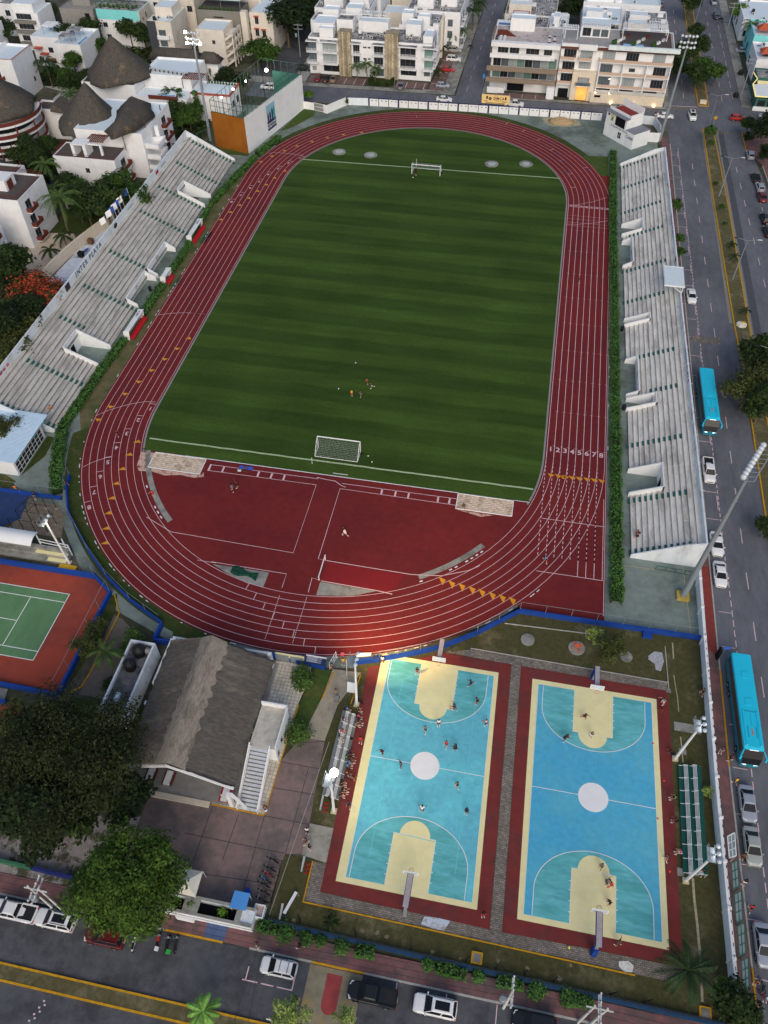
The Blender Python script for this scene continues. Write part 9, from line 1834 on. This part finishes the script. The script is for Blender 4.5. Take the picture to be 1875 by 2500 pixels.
for a in(('E4',165,515,190,'spread','black','darkred','person in black with spread arms in the far key of the second court'),('E4',222,668,150,'shoot','black','white','person in black and white at the top of the far key'),('E4',5,690,-60,'dribble','black','black','person in black with a ball on the left arc of the second court'),('F4',300,395,160,'walk','grey','black','person in grey inside the near half circle of the second court'),('F4',342,520,-90,'guard','grey','black','person in grey guarding a person in red'),('F4',385,545,90,'guard','red','red','person in red handling a ball in the near key'),('F4',370,685,120,'guard','black','navy','person in dark clothes on the right of the near key'),('F4',440,1015,60,'spread','olive','olive','person in olive stretching behind the near base line'),('F4',822,325,190,'walk','black','grey','person in black on the right edge of the second court')):P(*a,grp=g2,z=z1,skin=(a[1]//5)%3)
P('E4',808,388,120,'guard','grey','white','person in grey and white at the far right corner of the second court',None,2);P('E4',800,440,140,'hunch','red','brown','person in red squatting below the person in grey and white',None,1,.1);P('F3',925,785,200,'stand','black','red','person in black and red standing between the two courts',None,1)
gs='spectators on the white-slat bleachers'
for X,Y,z,rz,ps,sh,so_,lb in((1308,425,1.2,-90,'hunch','blue','black','seated person in light blue at the far end of the upper row'),(1282,520,1.2,-80,'sit','black','white','seated person with dark hair on the upper row, second from the far end'),(1262,610,1.2,-80,'hunch','red','white','seated person in red on the upper row'),(1252,668,1.2,-90,'sit','teal','white','seated person in green on the upper row'),(1402,440,.8,-90,'sit','black','black','seated person in black at the far end of the lower row'),(1400,488,.8,-80,'hunch','pink','black','seated person in pink on the lower row'),(1408,530,.8,-95,'sit','black','grey','seated person in black next to the person in pink'),(1385,560,.8,-70,'sit','grey','olive','seated person in grey on the lower row, far half'),(1335,785,.8,-90,'sit','navy','navy','seated person in navy in the middle of the lower row'),(1310,820,.8,-80,'sit','green','black','seated person in bright green in the middle of the lower row'),(1345,838,.8,-90,'hunch',None,'navy','bare-chested person bending forward on the lower row'),(1325,862,.8,-90,'hunch','blue','blue','seated person in blue beside the bare-chested person'),(1318,888,.8,-80,'sit','blue','grey','second seated person in blue, nearer than the bare-chested person'),(1308,945,.8,-90,'hunch','orange','navy','seated person in orange on the lower row'),(1325,975,.8,-80,'sit','grey','navy','seated person in grey beside the person in orange'),(1272,1020,.8,-90,'sit','black','black','seated person in black near the blazing lamp mast'),(1268,1045,.8,-75,'sit','black','black','second person in black near the blazing lamp mast'),(1285,1092,.8,-90,'hunch','brown','black','seated person in brown at the near end of the lower row'),(1258,1122,.8,-90,'sit','black','navy','seated person in black at the very near end of the lower row')):P('E2',X,Y,rz,ps,sh,so_,lb,gs,(X//3)%3,z,None,z+.3)
P('E2',1352,1000,-90,'hunch','brown','black','person in brown crouching on the maroon strip before the bleachers',gs,0,.3)
for a in(('E2',1198,112,190,'walk','grey','darkred','person in grey walking on the ramp to the track'),('E2',1288,75,180,'stand','yellow','grey','small child in yellow on the ramp to the track'),('D2',1285,1180,180,'walk','pink','pink','person in pink at the top of the ramp, by the track'),('E2',1232,318,185,'walk',None,'grey','bare-backed person pushing a stroller on the path')):P(*a,None,0,.06)
p=q('E2',1238,352,.3);t=thing('stroller','dark stroller pushed down the path','stroller',(p.x,p.y,.05));b=MB(CL['grey']);b.hexa([(p.x-.22,p.y-.35,.4),(p.x+.22,p.y-.35,.4),(p.x+.22,p.y+.3,.4),(p.x-.22,p.y+.3,.4)],[(p.x-.26,p.y-.4,.8),(p.x+.26,p.y-.4,.8),(p.x+.26,p.y+.1,1.0),(p.x-.26,p.y+.1,1.0)]);b.part('seat',t)
for sx_ in(-.25,.25):
 for yy in(-.35,.35):b=MB(m_tyre);b.tube((p.x+sx_-.02,p.y+yy,.17),(p.x+sx_+.02,p.y+yy,.17),.12,n=8);b.part('wheel',t)
b=MB(m_galv);b.beam((p.x-.22,p.y+.3,.5),(p.x-.22,p.y+.6,1.05),.03);b.beam((p.x+.22,p.y+.3,.5),(p.x+.22,p.y+.6,1.05),.03);b.beam((p.x-.22,p.y+.6,1.05),(p.x+.22,p.y+.6,1.05),.03);b.part('handle',t)
P('E2',660,1258,30,'hunch','navy','white','person in navy sitting on the kerb at the terrace corner',None,0,.22);P('F2',998,112,180,'stand','white','black','person in white at the edge of the plaza and pale path',None,1,.05);P('F2',992,195,120,'walk','brown','black','long-haired person walking on the pale path',None,2,.05);P('F2',1020,245,150,'stand','black','black','person in black on the pale path',None,0,.05)
gf='children playing on the grass'
for a in(('C2',1478,285,200,'run',None,'darkred','bare-chested person on the pitch, farthest of the four'),('C2',1522,322,120,'run','black','white','person in black and white on the pitch, rightmost of the four'),('C2',1357,386,180,'stand','yellow','orange','person in yellow on the pitch, leftmost of the four'),('C2',1430,390,160,'walk','darkred','teal','person in dark red and teal on the pitch, nearest of the four')):P(*a,gf,0,.09)
for a in(('A3',383,1418,180,'stand','black','black','person in black in front of the far goal'),('C2',392,1155,190,'walk','grey','grey','person in grey on the red area near the left run-up'),('C2',428,1128,120,'shoot',None,'black','person with raised arms beside the person in grey'),('D2',1302,190,60,'run','white','white','person in white running across the red area'),('C1',1250,1195,180,'guard','red','red','person in red exercising inside the southwest bend'),('C1',957,705,190,'run',None,'black','bare-chested runner in lane four on the west bend'),('B4',120,958,180,'run','darkred','black','runner in dark red on the east straight'),('D3',1428,402,200,'run','blue','black','runner in light blue near the sprint start'),('A3',388,945,180,'run','brown','black','runner in brown at the far bend'),('C3',768,1300,180,'guard','olive','brown','person crouching in the eastern sand pit'),('C1',140,1165,200,'stand','orange','grey','person in orange at the blue wall of the dark blue court'),('C1',550,1125,160,'walk','black','black','person in black at the end of the southwest wall'),('C1',290,1225,180,'stand','black','grey','person among the posts of the exercise yard')):P(*a,None,(a[1]//3)%3,.08)
P('C2',500,985,180,'sit',None,'black','person sitting on a blue mat by the left run-up',None,1,.16)
p=q('C2',500,970,.1);b=MB(mat('mat_blue',S(60,84,170),.8,.05,2));b.box(p.x-1.2,p.y-.35,.07,p.x+1.2,p.y+.35,.16);b.thing('gym_mat','blue mat on the red surface by the left run-up','mat');b=MB(CL['white']);b.box(p.x-1.2,p.y-1.0,.07,p.x-.6,p.y-.7,.25);b.box(p.x+.3,p.y-1.0,.07,p.x+.7,p.y-.75,.2)if False else None;b.thing('white_bag','small white bag next to the blue mat','bag')
for X,Y,sh,lb in((608,190,'navy','seated person in navy low on the east stand'),(622,165,'darkred','seated person in dark red beside the person in navy on the east stand')):P('D4',X,Y,90,'hunch',sh,'black',lb,'pair sitting on the east stand',0,.785,None,1.0)
P('C1',388,482,-60,'hunch','orange','orange','person in orange sitting alone on the west stand, near its close end',None,0,2.35,None,2.6)
gp='people on the avenue pavement'
for a in(('E4',1268,790,180,'stand','navy','grey','person in navy on the red pavement beside the near bus'),('E4',1345,850,-90,'walk','brown','black','person in brown at the front door of the near bus'),('E4',1385,1040,30,'walk','yellow','black','person in yellow between the near bus and the silver sedan'),('F4',1440,320,180,'stand','brown','black','person standing at the kerb by the champagne sedan'),('F4',1452,525,170,'stand','black','white','person at the kerb between the second and third shelter panels'),('F4',1505,730,160,'walk','red','black','person in red stepping off the kerb'),('F4',1545,1335,180,'stand','brown','black','person at the kerb above the bicycles, bottom right'),('F4',1575,1500,120,'guard','black','black','person in black bending by the bicycles, bottom right'),('F4',1630,1470,180,'stand','white','blue','person in white among the bicycles, bottom right')):P(*a,gp,(a[1]//3)%3,.1)
for a in(('E4',1115,315,180,'walk','black','black','person in black on the grass by the white wall'),('E4',885,795,90,'hunch','black','navy','person in dark clothes sitting at the lamp mast right of the second court'),('F4',1118,440,150,'walk','black','black','person in black with yellow shoes near the end of the green bleachers'),('F2',940,1040,90,'walk','black','black','person in black walking on the south pavement'),('F2',598,1030,150,'stand','brown','grey','person on the south pavement next to the white kerb'),('A4',742,952,180,'stand','black','white','person at the tail of the turning white sedan'),('A4',200,250,0,'stand','navy','navy','x')):
 if a[-1]!='x':P(*a,None,(a[1]//3)%3,.12)
P('E4',912,1150,90,'sit','green','black','seated person in green on the low row of the green bleachers','people on the green bleachers',0,.8,None,1.1);P('E4',930,1335,90,'hunch','black','black','seated person in black on the low row of the green bleachers','people on the green bleachers',1,.8,None,1.1);P('F4',958,265,90,'sit','pink','white','seated person in pink at the near end of the green bleachers','people on the green bleachers',2,.8,None,1.1)
# ---- balls, cones, bags
def ball(t_,X,Y,z,r_,m_,label,cat='ball',nm='ball',grp=None):p=q(t_,X,Y,z);b=MB(m_);b.smooth=True;b.ball((p.x,p.y,z),r_,12,8);b.thing(nm,label,cat,loc=(p.x,p.y,z),group=grp)
m_bb=mat('basketball',S(176,92,52),.7,.05,6);m_yb=mat('ball_yellow',S(210,190,50),.6,.05,4);m_wb=mat('ball_white',S(215,215,210),.6,.02,4)
ball('E3',662,430,.5,.13,m_bb,'basketball bouncing by the far key of the first court');ball('E3',928,533,2.2,.13,m_bb,'basketball in the air near the right sideline of the first court');ball('E4',45,656,1.0,.13,m_bb,'basketball beside the person in black on the left arc of the second court');ball('F4',365,552,.5,.13,m_bb,'basketball beside the person in red in the near key');ball('F3',1623,1038,.2,.15,m_yb,'yellow ball on the paving below the second court')
for t_,X,Y,lb in(('C2',1490,873,'white football just right of the near goal'),('C2',1520,921,'white football farther right of the near goal'),('A3',360,1437,'white football before the far goal'),('C2',1250,328,'white football left of the four players'),('C2',1388,118,'white football on the centre of the pitch')):ball(t_,X,Y,.2,.12,m_wb,lb)
for i,(t_,X,Y)in enumerate((('E4',725,715),('E4',815,1017),('E4',762,1323),('F4',862,425))):p=q(t_,X,Y);b=MB(mat('cone_red',S(220,50,44),.6,0,1));b.lathe((p.x,p.y,.09),[(.14,0),(.1,.03),(.05,.07)],10);b.thing('marker_disc',['small red disc on the right sideline of the second court, farthest','small red disc on the maroon strip right of the second court, farther','small red disc on the right sideline of the second court, nearer','small red disc on the maroon strip right of the second court, nearer'][i],'marker')
for t_,X,Y,lb,c_ in(('C2',1436,852,'black bag beside the near goal','black'),('A3',590,1400,'dark bag beside the far goal','black'),('E2',1355,690,'black backpack on the lower row of the bleachers','black'),('E2',1390,372,'black backpack with white patch by the far mast','grey')):p=q(t_,X,Y,.3);zz=.8 if 'lower' in lb else.1;b=MB(CL[c_]);b.smooth=True;b.lathe((p.x,p.y,zz),[(.2,0),(.24,.15),(.18,.32),(.05,.38)],10,1,.8);b.smooth=False;b.thing('bag',lb,'bag')
